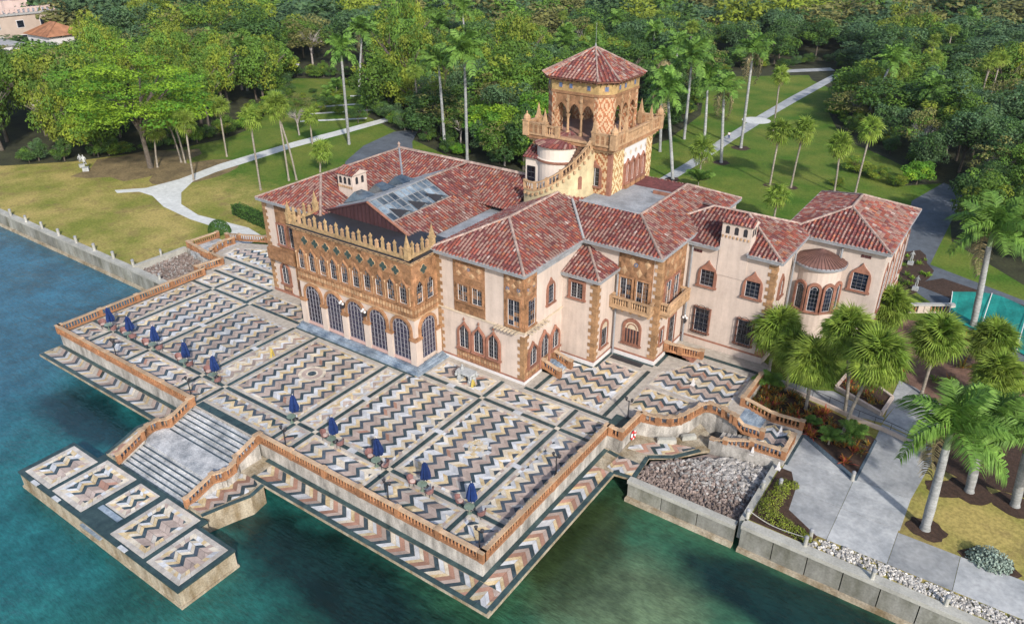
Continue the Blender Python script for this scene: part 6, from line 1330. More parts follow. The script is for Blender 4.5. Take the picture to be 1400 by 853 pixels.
# ------------------------------------------------------------------ vegetation
def leaf_quad(g, p, nrm, s, m_, t, asp=.6):
    nrm = nrm.normalized(); a = nrm.cross(Vector((R.gauss(0,1), R.gauss(0,1), R.gauss(0,1)))).normalized(); b_ = nrm.cross(a)*asp; k = s*.5
    g.add([p-a*k, p+b_*k-nrm*k*.25, p+a*k, p-b_*k-nrm*k*.25], [(0,1,2,3)], m_, t)
def crown_mesh(name, m_, lobes, per, leaf, rx=1., rz=.75, lobe_r=(.26,.42), seed=0, flat=0, inner=.35, m2=None):
    rs = random.Random(seed); g = MB()
    for i in range(lobes):
        while True:
            v = Vector((rs.uniform(-1,1), rs.uniform(-1,1), rs.uniform(-1,1)))
            if .35 < v.length < 1: break
        v = v.normalized()*rs.uniform(inner,.80); v.z = v.z*rz
        if v.z < -.35*rz: v.z *= .5
        lr = rs.uniform(*lobe_r); t = rs.uniform(-.22,.28); mm = m2 if (m2 and rs.random() < .3) else m_
        for k in range(int(per*lr*lr/.11)):
            d = Vector((rs.gauss(0,1), rs.gauss(0,1), rs.gauss(.35,1))).normalized(); q = lr*rs.uniform(.72,1.08); p = v+Vector((d.x*q, d.y*q, d.z*q*(.75 if not flat else flat)))
            n = d*1.0+Vector((rs.gauss(0,.55), rs.gauss(0,.55), rs.gauss(.45,.5)))
            leaf_quad(g, p, n, leaf*rs.uniform(.7,1.35), mm, t+rs.uniform(-.12,.12))
    return g.mesh(name)
def trunk_mesh(seed, m_, spread=.55, n=7, fine=2):
    rs = random.Random(seed); g = MB(); g.tube([(0,0,-.1),(.02,0,.15),(.03,.01,.42)], [.045,.034,.03], 8, m_)
    for i in range(n):
        a = 2*pi*i/n+rs.uniform(-.3,.3); e = rs.uniform(.4,1.0)*spread; zt = rs.uniform(.6,.92); p0 = (.03,.01,rs.uniform(.3,.45)); p1 = (e*.4*cos(a), e*.4*sin(a), .42+(zt-.42)*.5); p2 = (e*cos(a), e*sin(a), zt); g.tube([p0,p1,p2], [.020,.014,.006], 5, m_)
        for q in range(fine): b_ = a+rs.uniform(-.8,.8); g.tube([p1,(p1[0]+.28*cos(b_), p1[1]+.28*sin(b_), p1[2]+rs.uniform(.05,.25))], [.009,.003], 4, m_)
    return g.mesh('trunk', True)
TR = [trunk_mesh(i, bark) for i in range(3)]+[trunk_mesh(9, bark_l, .62, 10, 5)]
KINDS = {}
def kind(k, m_, lobes, per, leaf, rz=.8, tr=0, n=2, **kw): KINDS[k] = ([crown_mesh('crown', m_, lobes, per, leaf, rz=rz, seed=sum(map(ord, k))*7+i, **kw) for i in range(n)], TR[tr])
kind('mid', lf_mid, 34, 190, .085, rz=1, m2=lf_yel, lobe_r=(.22,.36)); kind('yellow', lf_yel, 36, 190, .08, rz=1.05, m2=lf_mid, lobe_r=(.2,.33)); kind('dark', lf_dark, 40, 210, .08, rz=1, m2=lf_mid, lobe_r=(.19,.31)); kind('blue', lf_blue, 36, 190, .08, rz=1, m2=lf_dark, lobe_r=(.2,.33))
kind('olive', lf_oliv, 44, 130, .07, rz=1, tr=3, m2=lf_mid, lobe_r=(.15,.26), flat=.55); kind('bright', lf_brit, 30, 170, .10, m2=lf_lime, lobe_r=(.24,.38)); kind('lime', lf_lime, 95, 620, .034, tr=0, n=1, lobe_r=(.11,.2), flat=.38, m2=lf_brit, rz=1., inner=.42)
LBL = {'mid': 'mid green broadleaf tree in the dense wood behind the gardens', 'yellow': 'yellow green feathery tree in the dense wood behind the gardens', 'dark': 'very dark green rounded tree in the dense wood behind the gardens', 'blue': 'bluish green tree in the dense wood behind the gardens', 'olive': 'olive brown sparse tree with pale branches in the wood', 'bright': 'bright fresh green tree in the wood'}
def tree(k, x, y, hgt, rad, label=None, group=None, name='broadleaf_tree', trunkscale=1., base=.42):
    cr, tm = KINDS[k]; t_ = thing(name, label or LBL[k], 'tree', (x, y, GZ), group or ('%s trees of the background wood' % k)); 
    link('trunk', tm, t_, (0,0,0), R.uniform(0,6), (hgt*.55*trunkscale, hgt*.55*trunkscale, hgt*.80))
    ch = hgt*(1-base); link('crown', R.choice(cr), t_, (0,0,hgt-ch*.48), R.uniform(0,6.28), (rad, rad*R.uniform(.88,1.12), ch*.55)); return t_
FOREST = [(-900,1000),(-300,60),(-200,26),(-138,28.6),(-129.5,38),(-127,44),(-122,55),(-121,66),(-124,75),(-142,100),(-164,118),(-143,131),(-116,115),(-108,100),(-86,90),(-70,84.5),(-52,83.5),(-46,100),(-44,120),(-47,145),(-62,190),(-58,205),(-36,232),(-26,226),(-20,190),(-17.4,168),(-8,145),(1,137),(9,128),(11,122),(14,124),(20,94),(30,84),(60,70),(400,60),(700,1000)]
def inside(P, x, y):
    c = False
    for i in range(len(P)):
        (x1, y1), (x2, y2) = P[i], P[i-1]
        if (y1 > y) != (y2 > y) and x < (x2-x1)*(y-y1)/(y2-y1)+x1: c = not c
    return c
def proj(p):
    d = Vector(p)-CAMPOS; w_ = d.dot(f); return (700+1047*d.dot(r)/w_, 426.5-1047*d.dot(u)/w_, w_)
SIGHT = [(-282,92,3),(-254,96,3)]
nt_ = 0; y = 20; used = []; counts = {}
cand = []
for ring, (sp, d0, d1) in enumerate(((6.6,0,165),(9.0,165,240),(13,240,330),(19,330,520))):
    yy = 10
    while yy < 620:
        xx = -560
        while xx < 260:
            x = xx+R.uniform(-.38,.38)*sp; y = yy+R.uniform(-.38,.38)*sp; xx += sp
            d = hypot(x-CAMPOS.x, y-CAMPOS.y)
            if not (d0 <= d < d1) or not inside(FOREST, x, y): continue
            q = proj((x, y, 8))
            if q[2] < 5 or not (-70 < q[0] < 1470) or q[1] < -60 or q[1] > 900: continue
            cand.append((d, x, y, sp))
        yy += sp
far = []; nind = 0
for d, x, y, sp in sorted(cand):
    if hypot(x+118, y-49) < 12 or any(hypot(x-a, y-b_) < 4 for a, b_ in ((-93.7,78),(-75.5,87),(-66.4,83.5))): continue
    left = x < -90
    ps = ['mid']*3+['yellow']*5+['dark']+['olive'] if left and y < 210 else (['dark']*5+['mid']*2+['blue']+['olive'] if -75 < x < -10 and y > 130 else ['mid']*3+['dark']*3+['blue']*3+['olive']*2+['yellow'])
    if d > 240: ps = ['mid','blue','blue','yellow','olive','dark']
    k = R.choice(ps); hgt = (R.uniform(12, 19) if left and y < 150 else R.uniform(9, 15))*(1.1 if d > 165 else .95)*(1.12 if k == 'yellow' else 1)*(.9 if R.random() < .3 else 1); rad = sp*R.uniform(.60,.84)*(.85 if k == 'yellow' else 1.05)
    sz_ = R.uniform(.75,1.35); rad *= sz_; hgt *= .7+.3*sz_
    if R.random() < .06: continue
    edge = not all(inside(FOREST, x+dx, y+dy) for dx, dy in ((7,0),(-7,0),(0,-9),(5,-6)))
    if edge: hgt *= .8; rad *= .95
    az = atan2(x-CAMPOS.x, y-CAMPOS.y); ok = True
    for bx_, by_, zb in SIGHT:
        db = hypot(bx_-CAMPOS.x, by_-CAMPOS.y); az2 = atan2(bx_-CAMPOS.x, by_-CAMPOS.y)
        if abs(az-az2) < (.075 if zb == 3 and bx_ < -260 else .045):
            if d < db+16 and d > db-8 and abs(az-az2) < .075: ok = False
            elif d < db: hgt = min(hgt, CAMPOS.z+d/db*(zb-CAMPOS.z)-GZ)
    if -185 < x < -158 and 112 < y < 138 and hypot(x+168, y-124) < 9: ok = False
    if not ok or hgt < 3.0: continue
    if nind < 272: nind += 1; counts[k] = counts.get(k, 0)+1; tree(k, x, y, hgt, rad, base=.0 if edge else (.10 if left else .2))
    else: far.append((k, x, y, hgt, rad))
LM = {'mid': (lf_mid, lf_yel), 'yellow': (lf_yel, lf_mid), 'dark': (lf_dark, lf_mid), 'blue': (lf_blue, lf_dark), 'olive': (lf_oliv, lf_mid)}
SH = [crown_mesh('crown', lf_mid, 22, 42, .17, rz=1, lobe_r=(.24,.38), seed=i+50) for i in range(4)]
SHD = [([v.co.copy() for v in m_.vertices], [tuple(p.vertices) for p in m_.polygons], [a.value for a in m_.attributes['tint'].data]) for m_ in SH]
g = MB()
for k, x, y, hgt, rad in far:
    vs, fs, tt = R.choice(SHD); a = R.uniform(0,6.28); ca, sa = cos(a)*rad, sin(a)*rad; cz = GZ+hgt*.58; sz = hgt*.5; m_ = LM[k][0]; o = len(g.v); mi = g.mi(m_); dt = R.uniform(-.15,.15)
    g.v.extend([(x+v.x*ca-v.y*sa, y+v.x*sa+v.y*ca, cz+v.z*sz) for v in vs]); g.f.extend([tuple(i+o for i in q) for q in fs]); g.m.extend([mi]*len(fs)); g.t.extend([t+dt for t in tt])
g.build('far_woodland', None, kind='stuff')
print('forest', counts, len(far))
# low undergrowth along the wood edge
def shrub(x, y, hgt, rad, k, label, group=None, name='shrub'):
    t_ = thing(name, label, 'shrub', (x, y, GZ), group); link('crown', R.choice(KINDS[k][0]), t_, (0,0,hgt*.48), R.uniform(0,6), (rad, rad*R.uniform(.85,1.1), hgt*.62)); link('stem', KINDS[k][1], t_, (0,0,0), 0, (hgt*.8, hgt*.8, hgt*.8)); return t_
P_ = FOREST[3:31]; ns = 0
for a, b_ in zip(P_[:-1], P_[1:]):
    L_ = hypot(b_[0]-a[0], b_[1]-a[1]); k = int(L_/(3.2 if a[0] < -90 else 4.6))
    for q in range(k):
        x = a[0]+(b_[0]-a[0])*(q+R.random())/k; y = a[1]+(b_[1]-a[1])*(q+R.random())/k; pr = proj((x, y, 2))
        if -60 < pr[0] < 1460: ns += 1; shrub(x+R.uniform(-1,1), y+R.uniform(.5,2.5), R.uniform(2.2,4.8), R.uniform(2,3.4), R.choice(['dark','mid','dark','blue','mid','bright']), 'low dark shrub along the edge of the wood', 'low shrubs along the wood edge')
print('edge shrubs', ns)
# individually recognisable trees
tree('lime', -113.0, 44.5, 24, 17, 'huge spreading lime green tree with dark grey trunk on the left lawn', 'single large lawn tree', trunkscale=1.0, base=.16)
for x, y, hh, rr, l in ((-60,88,11,6.5,'bright green tree just left of the tower, behind the back roof'),(-52,86,10,5.5,'bright green tree touching the tower silhouette on its left'),(-68,92,10,6,'bright green tree behind the tall royal palm pair'),(-57,95,12.5,6.5,'taller bright green tree left of the tower, in the second row')): tree('bright', x, y, hh, rr, l, 'bright trees left of the tower', base=.12)
for x, y, hh, rr, l in ((-82,95,11.5,8.5,'wide olive brown tree with spreading bare limbs above the curved drive'),(-74,91,9,6,'smaller olive tree leaning over the end of the curved drive')): tree('olive', x, y, hh, rr, l, 'olive trees by the drive', base=.25)
tree('olive', -108, 77, 9, 4.5, 'grey half bare tree with pale twigs beside the lawn path', 'olive trees by the drive', base=.55)
for x, y, hh, rr, l in ((-121,97,3.6,2.6,'small round tree in the garden clearing'),(-105,92,4.2,3,'round dark tree at the near corner of the garden clearing')): tree('dark', x, y, hh, rr, l, 'small garden trees', base=.15)
for x, y, hh, rr, k, l in ((-1.5,119.5,3.2,3.4,'yellow','large yellow green bush at the far edge of the right lawn'),(3,117.5,2.6,2.8,'yellow','yellow green bush next to the large one by the right lawn'),(6.5,115,2.4,2.4,'yellow','small yellow green bush at the corner of the asphalt drive'),(9.5,118,4.5,3.2,'bright','bright green shrub beside the asphalt drive'),(-2,109,1.6,1.6,'yellow','low yellow green bush behind the service wing roof')): shrub(x, y, hh, rr, k, l)
# palms ------------------------------------------------------------------------
def fan_mesh(seed, m_, rad=1.0, nseg=24, wf=.042):
    rs = random.Random(seed); g = MB(); g.bar((0,0,0),(.75,0,.06),.035,.03,lf_fan,.3)
    for i in range(nseg):
        a = radians(-125+250*(i+.5)/nseg)*.95; L_ = rad*(1-.22*abs(a)/2.2)*rs.uniform(.9,1.08); wd = wf*rad; d = Vector((cos(a), sin(a), 0)); s = Vector((-sin(a), cos(a), 0)); o = Vector((.75,0,.06)); dr = rs.uniform(.12,.5)
        P = [o, o+d*L_*.55+s*wd+Vector((0,0,.05)), o+d*L_*.6+Vector((0,0,-.03)), o+d*L_*.55-s*wd+Vector((0,0,.05)), o+d*L_+Vector((0,0,-dr*L_))]
        g.add(P, [(0,3,2),(0,2,1),(1,2,4),(2,3,4)], m_, rs.uniform(-.2,.25))
    return g
FAN = [fan_mesh(i, lf_fan).mesh('frond') for i in range(3)]+[fan_mesh(8, lf_dead, .9, 14, .05).mesh('frond')]
def royal_frond(seed, m_, nl=44, L_=1.0, droop=.55, wd=.016, ll=.27):
    rs = random.Random(seed); g = MB(); pts = []
    for k in range(9): t = k/8; pts.append(Vector((L_*(t-.18*t*t), 0, L_*(.42*t-droop*1.15*t*t))))
    g.tube(pts, [.016,.014,.012,.011,.009,.008,.006,.004,.003], 4, m_, .15)
    for s_ in (-1, 1):
        for i in range(nl):
            t = .1+.9*(i+.5)/nl; k = min(7, int(t*8)); p = pts[k].lerp(pts[k+1], t*8-k); d = (pts[k+1]-pts[k]).normalized(); l = ll*(.55+.9*sin(pi*min(1,t*.85+.12)))*rs.uniform(.85,1.15)*.75
            lift = rs.choice([.45,.1,-.15]); side = Vector((0,s_,0)); q1 = p+side*l*.5+d*l*.28+Vector((0,0,l*.5*lift)); q2 = p+side*l*.92+d*l*.5+Vector((0,0,l*(lift*.4-.45)))
            w_ = d*wd; g.add([p-w_*.5, p+w_*.5, q1+w_, q1-w_, q2], [(0,1,2,3),(3,2,4)], m_, rs.uniform(-.2,.25))
    return g
ROY = [royal_frond(i, lf_roy, droop=dr).mesh('frond') for i, dr in enumerate((.35,.5,.65,.8))]+[royal_frond(9, lf_dead, droop=1.0).mesh('frond')]
def fmat(az, el, roll, s): return Matrix.Rotation(az, 4, 'Z') @ Matrix.Rotation(-el, 4, 'Y') @ Matrix.Rotation(roll, 4, 'X') @ Matrix.Scale(s, 4)
def joined_crown(base, specs, name='crown'):
    g = MB()
    for idx, mt in specs:
        b_ = base[idx]; g2 = MB(); o = len(g.v); g.v.extend([tuple(mt @ Vector(v)) for v in b_.v]); 
        for q, k, t in zip(b_.f, b_.m, b_.t): g.f.append(tuple(i+o for i in q)); g.m.append(g.mi(b_.mats[k])); g.t.append(t)
    return g.mesh(name)
def sabal_specs(n, sc_, dead=.1, rs=R):
    out = []
    for i in range(n):
        t = (i+.5)/n; el = radians(78-150*t**1.05)+rs.uniform(-.12,.12); idx = 3 if (t > .86 and rs.random() < dead*6) else rs.randrange(3)
        out.append((idx, fmat(i*2.39996+rs.uniform(-.2,.2), el, rs.uniform(-.5,.5), sc_*rs.uniform(.88,1.1))))
    return out
def royal_specs(n, sc_, rs=R, deadn=1):
    out = []
    for i in range(n):
        t = (i+.5)/n; el = radians(68-72*t)+rs.uniform(-.1,.1); idx = min(3, int(t*4)); 
        if i >= n-deadn: idx = 4; el = radians(-38)
        out.append((idx, fmat(i*2.39996+rs.uniform(-.25,.25), el, rs.uniform(-.3,.3), sc_*rs.uniform(.88,1.08))))
    return out
fanb = [fan_mesh(i, lf_fan, nseg=13, wf=.06) for i in range(3)]+[fan_mesh(8, lf_dead, .9, 9, .06)]
royb = [royal_frond(i, lf_roy, nl=18, wd=.036, droop=dr) for i, dr in enumerate((.35,.5,.65,.8))]+[royal_frond(9, lf_dead, nl=14, wd=.03, droop=1.0)]
SABC = [joined_crown(fanb, sabal_specs(R.choice([26,30,36]), 1.0)) for _ in range(5)]; ROYC = [joined_crown(royb, royal_specs(R.choice([13,15,17,19]), 1.0, deadn=R.choice([0,1,3]))) for _ in range(6)]
def palm(kd, x, y, tx, ty, tz, label, size, group, cat='palm tree', n=0):
    t_ = thing('fan_palm' if kd == 's' else 'royal_palm', label, cat, (x, y, GZ), group); dx, dy, H = tx-x, ty-y, tz-GZ
    if kd == 's':
        H2 = max(.5, H-.3); pts = smooth_pts([(0,0,-.1),(dx*.3,dy*.3,H2*.45),(dx,dy,H2)], 4); rad = [.24]+[.165]*(len(pts)-3)+[.17,.2]; g = MB(); g.tube(pts, rad, 9, bark_p); g.build('trunk', t_, True)
        if n:
            for idx, mt in sabal_specs(n, size): link('frond', FAN[idx], t_, mw=Matrix.Translation((dx,dy,H)) @ mt)
        else: link('crown', R.choice(SABC), t_, (dx,dy,H), R.uniform(0,6), (size*R.uniform(.88,1.12), size*R.uniform(.88,1.12), size*R.uniform(.85,1.1)))
    else:
        H2 = H-1.6*size/4.6; pts = smooth_pts([(0,0,-.1),(dx*.35,dy*.35,H2*.4),(dx*.9,dy*.9,H2)], 4); k = len(pts); s_ = .34 if n else .27; rad = [s_*(1.15-.5*abs(i/(k-1)-.35)) if i else s_*1.35 for i in range(k)]; g = MB(); g.tube(pts, rad, 11, bark_r); g.build('trunk', t_, True)
        g = MB(); g.tube([(dx*.9,dy*.9,H2-.02),(dx*.95,dy*.95,H2+.6*(H-H2)),(dx,dy,H+.1)], [s_*.78,s_*.7,s_*.3], 9, shaftg); g.build('crownshaft', t_, True)
        if n:
            for idx, mt in royal_specs(n, size): link('frond', ROY[idx], t_, mw=Matrix.Translation((dx,dy,H-.15)) @ mt)
        else: link('crown', R.choice(ROYC), t_, (dx,dy,H-.15), R.uniform(0,6), (size*R.uniform(.85,1.12), size*R.uniform(.85,1.12), size*R.uniform(.9,1.15)))
    return t_
SB = [(-99.5,44.5,-99.1,44.7,9.7,'single tall fan palm just right of the white path fork'),(-85.1,48,-85,48,11.8,'tall fan palm on the green lawn left of the mansion, slightly leaning'),(-85.1,54.4,-85.3,54.3,12.9,'taller of the two crossing fan palms on the left lawn'),(-84.3,55.5,-86,54.6,11.9,'shorter of the two crossing fan palms on the left lawn'),(-99.3,72.9,-99.2,73,5.1,'short fan palm on the far side of the white path'),(-84.4,61.3,-83.7,61.8,2.9,'squat fan palm close behind the left roof edge'),(-107.4,57.6,-107.3,57.7,8.9,'slim fan palm left of the white path'),(-111.4,50,-112.7,49.2,9.4,'left stem of the leaning fan palm pair under the huge tree'),(-110.4,50.2,-111,49.8,8.1,'right stem of the leaning fan palm pair under the huge tree'),(-112.3,45.4,-111.6,45.9,6,'thick trunked fan palm beside the huge tree'),
  (-21.8,133.2,-22.1,133,12.3,'tall fan palm on the right lawn beside the path circle'),(-12,102.3,-11.8,102.5,8.6,'left fan palm of the middle pair on the right lawn'),(-8.5,103.2,-8.1,103.6,9.2,'right fan palm of the middle pair on the right lawn'),(-1.5,105.2,-2,104.9,7.4,'left fan palm of the pair nearest the yellow bushes'),(1.7,106.5,2,106.6,10.2,'right fan palm of the pair nearest the yellow bushes'),(-24.1,99.1,-24.2,99,4.2,'short stout fan palm behind the tower'),(-5.4,84,-5.4,84,3.5,'yellowish fan palm right behind the kitchen roof')]
for x, y, tx, ty, tz, l in SB: palm('s', x, y, tx, ty, tz, l, 1.6, 'fan palms on the lawns')
for (x, y, tx, ty, tz, l, s) in ((8.6,39.6,8.7,39.6,4.3,'fan palm nearest the kitchen wall',1.8),(11.1,37.7,11.1,37.7,3.7,'low fan palm between the two leftmost palms of the croton bed',1.5),(13.8,35.4,13.6,35.3,4.4,'fan palm in the middle of the croton bed',1.75),(17.2,36.9,15.9,35.9,8.4,'tallest upright fan palm behind the croton bed, left of the leaning one',1.7),(17.9,32.6,19.1,33.4,7.8,'leaning fan palm with grey trunk at the driveway edge',1.85),(16.1,52.7,16.9,53.3,3.7,'fan palm in front of the service wing window',1.75),(22.8,45,22.8,45,5.6,'fan palm in front of the tall royal palm trunk',1.75),(27.2,52.9,27.5,53.1,3.0,'fan palm in front of the teal tarp at the right',1.7),(29,45.8,28.6,45.5,3.0,'low fan palm at the right edge behind the royal palms',1.7)): palm('s', x, y, tx, ty, tz, l, s, 'fan palms in front of the house', n=64)
RY = [(-93.8,78.1,-93.6,78.2,17.6,'tall royal palm beside the end of the lawn path'),(-75.3,87.4,-75.8,87.1,16.3,'left royal palm of the pair behind the left roof'),(-66.4,83.5,-66.4,83.5,19.4,'right royal palm of the pair behind the left roof'),(-126.9,114.1,-125,115.4,15.1,'royal palm at the left of the garden clearing edge'),(-115.3,122,-115.2,122.1,14.7,'royal palm at the back of the garden clearing'),(-114.6,146.1,-115.6,145.4,17.5,'distant royal palm rising over the wood top'),
  (-27.8,95.5,-29.8,94.1,14.8,'royal palm closest to the tower on its right'),(-37.6,110.8,-38.2,110.4,12,'royal palm partly behind the tower roof'),(-33.8,125,-34.3,124.6,11.1,'royal palm left of the straight path'),(-24.4,110.6,-25.4,109.9,13,'royal palm right of the straight path, nearest the two people'),(-24.9,122.8,-25.1,122.6,18.2,'tallest royal palm of the right lawn with hanging brown fronds'),(-37.4,122.5,-37.5,122.5,15.7,'royal palm behind the others beside the tower'),(-51.4,145.6,-49.2,147.1,9.6,'young royal palm at the dark wood edge beyond the tower'),(-8.6,157.6,-6,160,13,'royal palm emerging from the wood right of the lawn')]
for x, y, tx, ty, tz, l in RY: palm('r', x, y, tx, ty, tz, l, 5.0, 'royal palms')
for x, y, tx, ty, tz, l, s, n in ((25.2,64.1,24.2,63.4,11.3,'tall royal palm with curved grey trunk behind the teal tarp',5.4,15),(26.6,24.1,26.2,23.8,8.8,'big foreground royal palm with pale grey trunk on the yellow lawn',4.9,15),(28.9,31.2,28.4,30.9,6.2,'smaller royal palm behind the foreground one',4.2,14),(32.3,31.4,31.6,30.9,6.0,'smaller royal palm at the right picture edge',4.4,14)): palm('r', x, y, tx, ty, tz, l, s, 'royal palms in the foreground', n=n)
for i in range(46):     # palms scattered in the wood
    for _ in range(50):
        x, y = R.uniform(-200,70), R.uniform(60,260); q = proj((x, y, 11))
        if inside(FOREST, x, y) and 0 < q[0] < 1400 and -30 < q[1] < 280: break
    kd = R.choice('rs'); palm(kd, x, y, x+R.uniform(-.5,.5), y, R.uniform(9,13.5), 'royal palm rising among the dense background trees' if kd == 'r' else 'fan palm standing among the dense background trees', 4.6 if kd == 'r' else 1.35, 'royal palms of the wood' if kd == 'r' else 'fan palms of the wood')
def small_palm(x, y, s, label, group=None, nm='small_palm'):
    t_ = thing(nm, label, 'palm', (x, y, GZ), group); g = MB(); g.tube([(0,0,0),(.02,0,.5*s)], [.10,.07], 7, bark_p); g.build('trunk', t_)
    for i in range(10): link('frond', ROY[R.randrange(3)], t_, mw=Matrix.Translation((0,0,.5*s)) @ fmat(i*2.4, radians(R.uniform(25,65)), R.uniform(-.3,.3), s*R.uniform(.9,1.1)))
small_palm(9.7,36.2,2.0,'small feathery palm at the left end of the croton bed'); small_palm(18.8,32.2,1.9,'small feathery palm beside the leaning fan palm'); small_palm(17.2,30.9,1.5,'small pale green palm in front of the croton bed'); small_palm(-21.5,92,3.4,'feathery palm bush behind the flat roof by the tower'); small_palm(15.2,32.4,1.2,'tiny palm among the red crotons')
for i, (x, y) in enumerate(((-131,107),(-127,103),(-119,108),(-114,104),(-123,112),(-117,99),(-133,112),(-110,100),(-128,118),(-122,119))): small_palm(x, y, R.uniform(2.2,3.4), 'young feathery palm growing in the garden clearing', 'young palms in the garden clearing')
# shrubs and beds
for i in range(34):
    x = R.uniform(-142,-110); y = R.uniform(93,127)
    if not inside([(-141,101),(-160,116),(-143,127),(-117,112),(-109,98),(-112,92),(-125,93)], x, y): continue
    shrub(x, y, R.uniform(.9,2.6), R.uniform(.9,2.0), R.choice(['dark','mid','yellow','mid','bright']), 'small rounded shrub planted in the garden clearing', 'shrubs in the garden clearing')
def blade_clump(m_, m2, n=26, L_=.8):
    g = MB()
    for i in range(n):
        a = R.uniform(0,6.28); e = R.uniform(.35,1.4); d = Vector((cos(a)*cos(e), sin(a)*cos(e), sin(e))); s = Vector((-sin(a), cos(a), 0))*.055; l = L_*R.uniform(.6,1.1); mid = d*l*.55; tip = d*l+Vector((0,0,-l*.28*R.random())); o = Vector((R.uniform(-.12,.12), R.uniform(-.12,.12), 0))
        g.add([o, o+mid+s, o+tip, o+mid-s], [(0,1,2,3)], R.choice([m_, m2]), R.uniform(-.3,.4))
    return g.mesh('leaves')
CL = [blade_clump(lf_cro, lf_oliv), blade_clump(lf_cro, lf_red), blade_clump(lf_red, lf_cro), blade_clump(lf_oliv, lf_cro), blade_clump(lf_lime, lf_fan)]
def clump(x, y, k, s, label, group): t_ = thing('croton_shrub', label, 'shrub', (x, y, GZ+.05), group); link('leaves', CL[k], t_, (0,0,0), R.uniform(0,6), s)
BED = [(9.2,31.6),(14.6,31.6),(20.1,27.9),(20.4,33.8),(17.6,35.4),(13,36.8),(9.2,37.8)]; c = 0
while c < 95:
    x, y = R.uniform(9.2,20.4), R.uniform(27.9,37.8)
    if not inside(BED, x, y) or (y < 30.5 and x > 16 and R.random() < .7): continue
    c += 1; k = 2 if 13 < x < 16 and R.random() < .6 else R.choice([0,0,1,3]); clump(x, y, k, R.uniform(.9,1.5), ['orange and olive croton shrub in the bed beside the garden steps','orange red croton shrub in the bed beside the garden steps','dark red croton shrub in the bed beside the garden steps','olive brown croton shrub in the bed beside the garden steps'][k], 'croton shrubs in the bed beside the steps')
PB = [(15.6,41.2),(19.9,39.2),(20.1,41.9),(16.1,45.1)]; c = 0
while c < 26:
    x, y = R.uniform(15,20.4), R.uniform(39,45.5)
    if inside(PB, x, y): c += 1; clump(x, y, R.choice([0,3,3,1]), R.uniform(.9,1.3), 'olive and orange croton in the kerbed planter by the turret', 'crotons in the planter')
for x, y in ((25.4,41),(24.9,38.4),(25.3,43)): clump(x, y, 0, 1.3, 'orange croton beside the ramp behind the royal palms', 'crotons by the ramp')
for i in range(30):
    x, y = R.uniform(17,40), R.uniform(46,61)
    if inside([(20.9,46.2),(25.2,44),(31,47),(40,44),(44,52),(30,58),(22,62),(16.6,61.5),(16.6,52.4)], x, y): clump(x, y, R.choice([3,4,4,3]), R.uniform(1.1,2.0), 'green leafy plant in the leaf litter behind the front palms', 'plants in the leaf litter')
for i in range(22): clump(R.uniform(13.4,19), R.uniform(69.5,82), 4, R.uniform(.6,1.2), 'lime green bedding plant in the mulch beside the service wing', 'bedding plants by the service wing')
def leafy_box(name, label, pts_fn, count, m_, leaf, cat='hedge', m2=None):
    g = MB()
    for i in range(count): p, n = pts_fn(); leaf_quad(g, p, n+Vector((R.gauss(0,.4),R.gauss(0,.4),R.gauss(.2,.4))), leaf*R.uniform(.7,1.3), m2 if m2 and R.random() < .4 else m_, R.uniform(-.25,.25))
    return g
def hedge_strip(a, b_, wd, hgt, count, label, name='hedge', m_=lf_hedge, leaf=.28):
    A, B = Vector(a), Vector(b_); d = (B-A); nn = Vector((-d.y, d.x, 0)).normalized()
    def fn():
        t = R.random(); p = A+d*t; k = R.random(); 
        if k < .45: return p+nn*R.uniform(-wd,wd)+Vector((0,0,hgt+R.uniform(-.1,.08))), Vector((0,0,1))
        s = 1 if R.random() < .5 else -1; return p+nn*s*(wd+R.uniform(-.12,.06))+Vector((0,0,R.uniform(0,hgt))), nn*s
    t_ = thing(name, label, 'hedge', tuple(A)); g = leafy_box(name, label, fn, count, m_, leaf); g.v = [(v[0]-A.x, v[1]-A.y, v[2]-A.z) for v in g.v]; g.build('foliage', t_); g = MB(); pbox(g, Vector((0,0,0)), B-A, wd*1.6, 0, hgt*.9, mat('hedge_core', (.012,.03,.008), 1, .2, 3, tint=False)); g.build('branches', t_)
hedge_strip((-79,38.2,GZ), (-52,34.8,GZ), .9, 1.7, 5200, 'long clipped dark hedge left of the mansion behind the low balustrade')
t_ = thing('round_bush', 'clipped round dark bush at the end of the white path', 'bush', (-74.5,31.6,GZ)); g = MB()
for i in range(1500): d = Vector((R.gauss(0,1),R.gauss(0,1),abs(R.gauss(0,1)))).normalized(); leaf_quad(g, Vector((d.x*2.0,d.y*1.6,d.z*1.9)), d, .26, lf_hedge, R.uniform(-.2,.25))
g.build('foliage', t_)
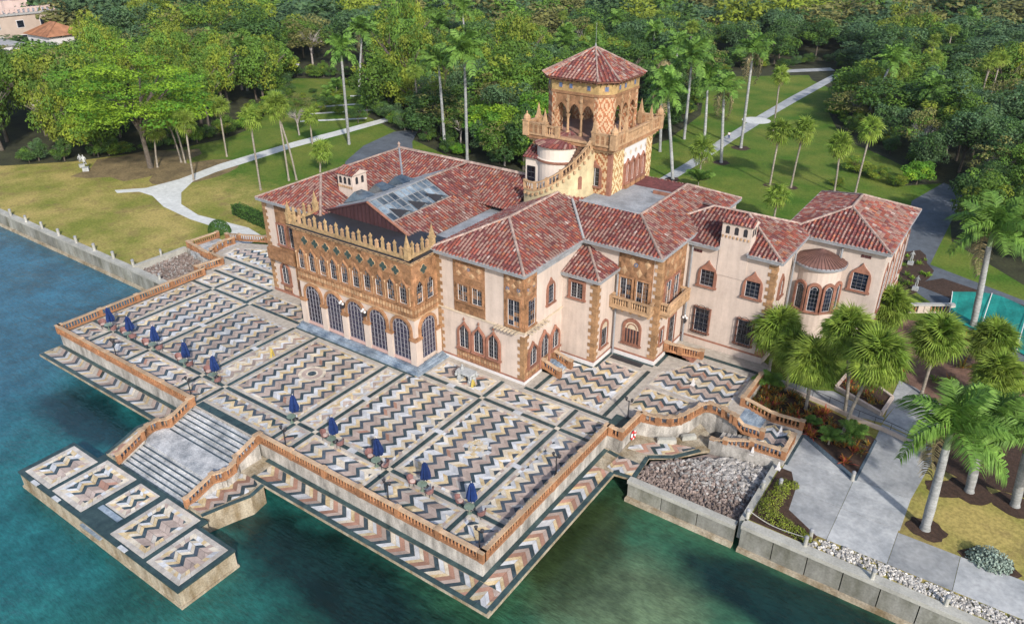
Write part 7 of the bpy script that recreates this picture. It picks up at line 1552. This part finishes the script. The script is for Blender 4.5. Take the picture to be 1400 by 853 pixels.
# yellow hedge by the rock pit, irregular
t_ = thing('yellow_hedge', 'irregular yellow green hedge between the rock pit and the driveway', 'hedge', (16,20,GZ)); g = MB()
for (x, y, rr) in ((15.6,22.6,.75),(15.7,21.6,.8),(15.5,20.5,.85),(15.4,19.4,.85),(15.6,18.5,.9),(16.5,18.1,.8),(17.4,17.8,.75),(18.3,17.6,.7),(19.0,17.5,.5),(16.3,23.2,.5)):
    for i in range(330): d = Vector((R.gauss(0,1),R.gauss(0,1),abs(R.gauss(0,1)))).normalized(); q = R.uniform(.75,1.1); leaf_quad(g, Vector((x-16+d.x*rr*q,y-20+d.y*rr*q,d.z*rr*.95*q)), d+Vector((R.gauss(0,.5),R.gauss(0,.5),.3)), .15, R.choice([lf_yel,lf_yel,lf_oliv]), R.uniform(-.3,.35))
g.build('foliage', t_)
t_ = thing('silver_bush', 'silvery grey green round bush on the yellow lawn at lower right', 'bush', (31.3,22.9,GZ)); g = MB()
for i in range(1500): d = Vector((R.gauss(0,1),R.gauss(0,1),abs(R.gauss(0,1)))).normalized(); q = R.uniform(.6,1.08); leaf_quad(g, Vector((d.x*1.55*q,d.y*1.1*q,d.z*1.3*q)), d+Vector((R.gauss(0,.6),R.gauss(0,.6),.3)), .20, lf_grey, R.uniform(-.35,.3), .75)
g.build('foliage', t_)
# ------------------------------------------------------------------ air
HAZE = .00006
if HAZE:
    hm = bpy.data.materials.new('haze'); hm.use_nodes = True; N = hm.node_tree.nodes; N.remove(N['Principled BSDF']); pv = N.new('ShaderNodeVolumePrincipled'); pv.inputs['Color'].default_value = (.80,.88,.95,1); pv.inputs['Density'].default_value = HAZE; pv.inputs['Anisotropy'].default_value = .2
    hm.node_tree.links.new(pv.outputs[0], N['Material Output'].inputs['Volume']); g = MB(); g.box(-1510,1510,-910,1110,WZ-6,46,hm); g.build('haze', None, kind='stuff')
# ------------------------------------------------------------------ put each empty at its thing's base
bpy.context.view_layer.update()
for o in list(sc.objects):
    if o.type == 'EMPTY' and o.parent is None and o.location.length < 1e-6 and o.children:
        mn = Vector((1e9,)*3); mx = Vector((-1e9,)*3)
        for ch in o.children_recursive:
            if ch.type == 'MESH' and ch.data.vertices:
                for b_ in ch.bound_box:
                    p = ch.matrix_world @ Vector(b_); mn = Vector(map(min, mn, p)); mx = Vector(map(max, mx, p))
        c = Vector(((mn.x+mx.x)/2, (mn.y+mx.y)/2, mn.z)); o.location = c
        for ch in o.children: ch.matrix_parent_inverse = Matrix.Translation(-c)
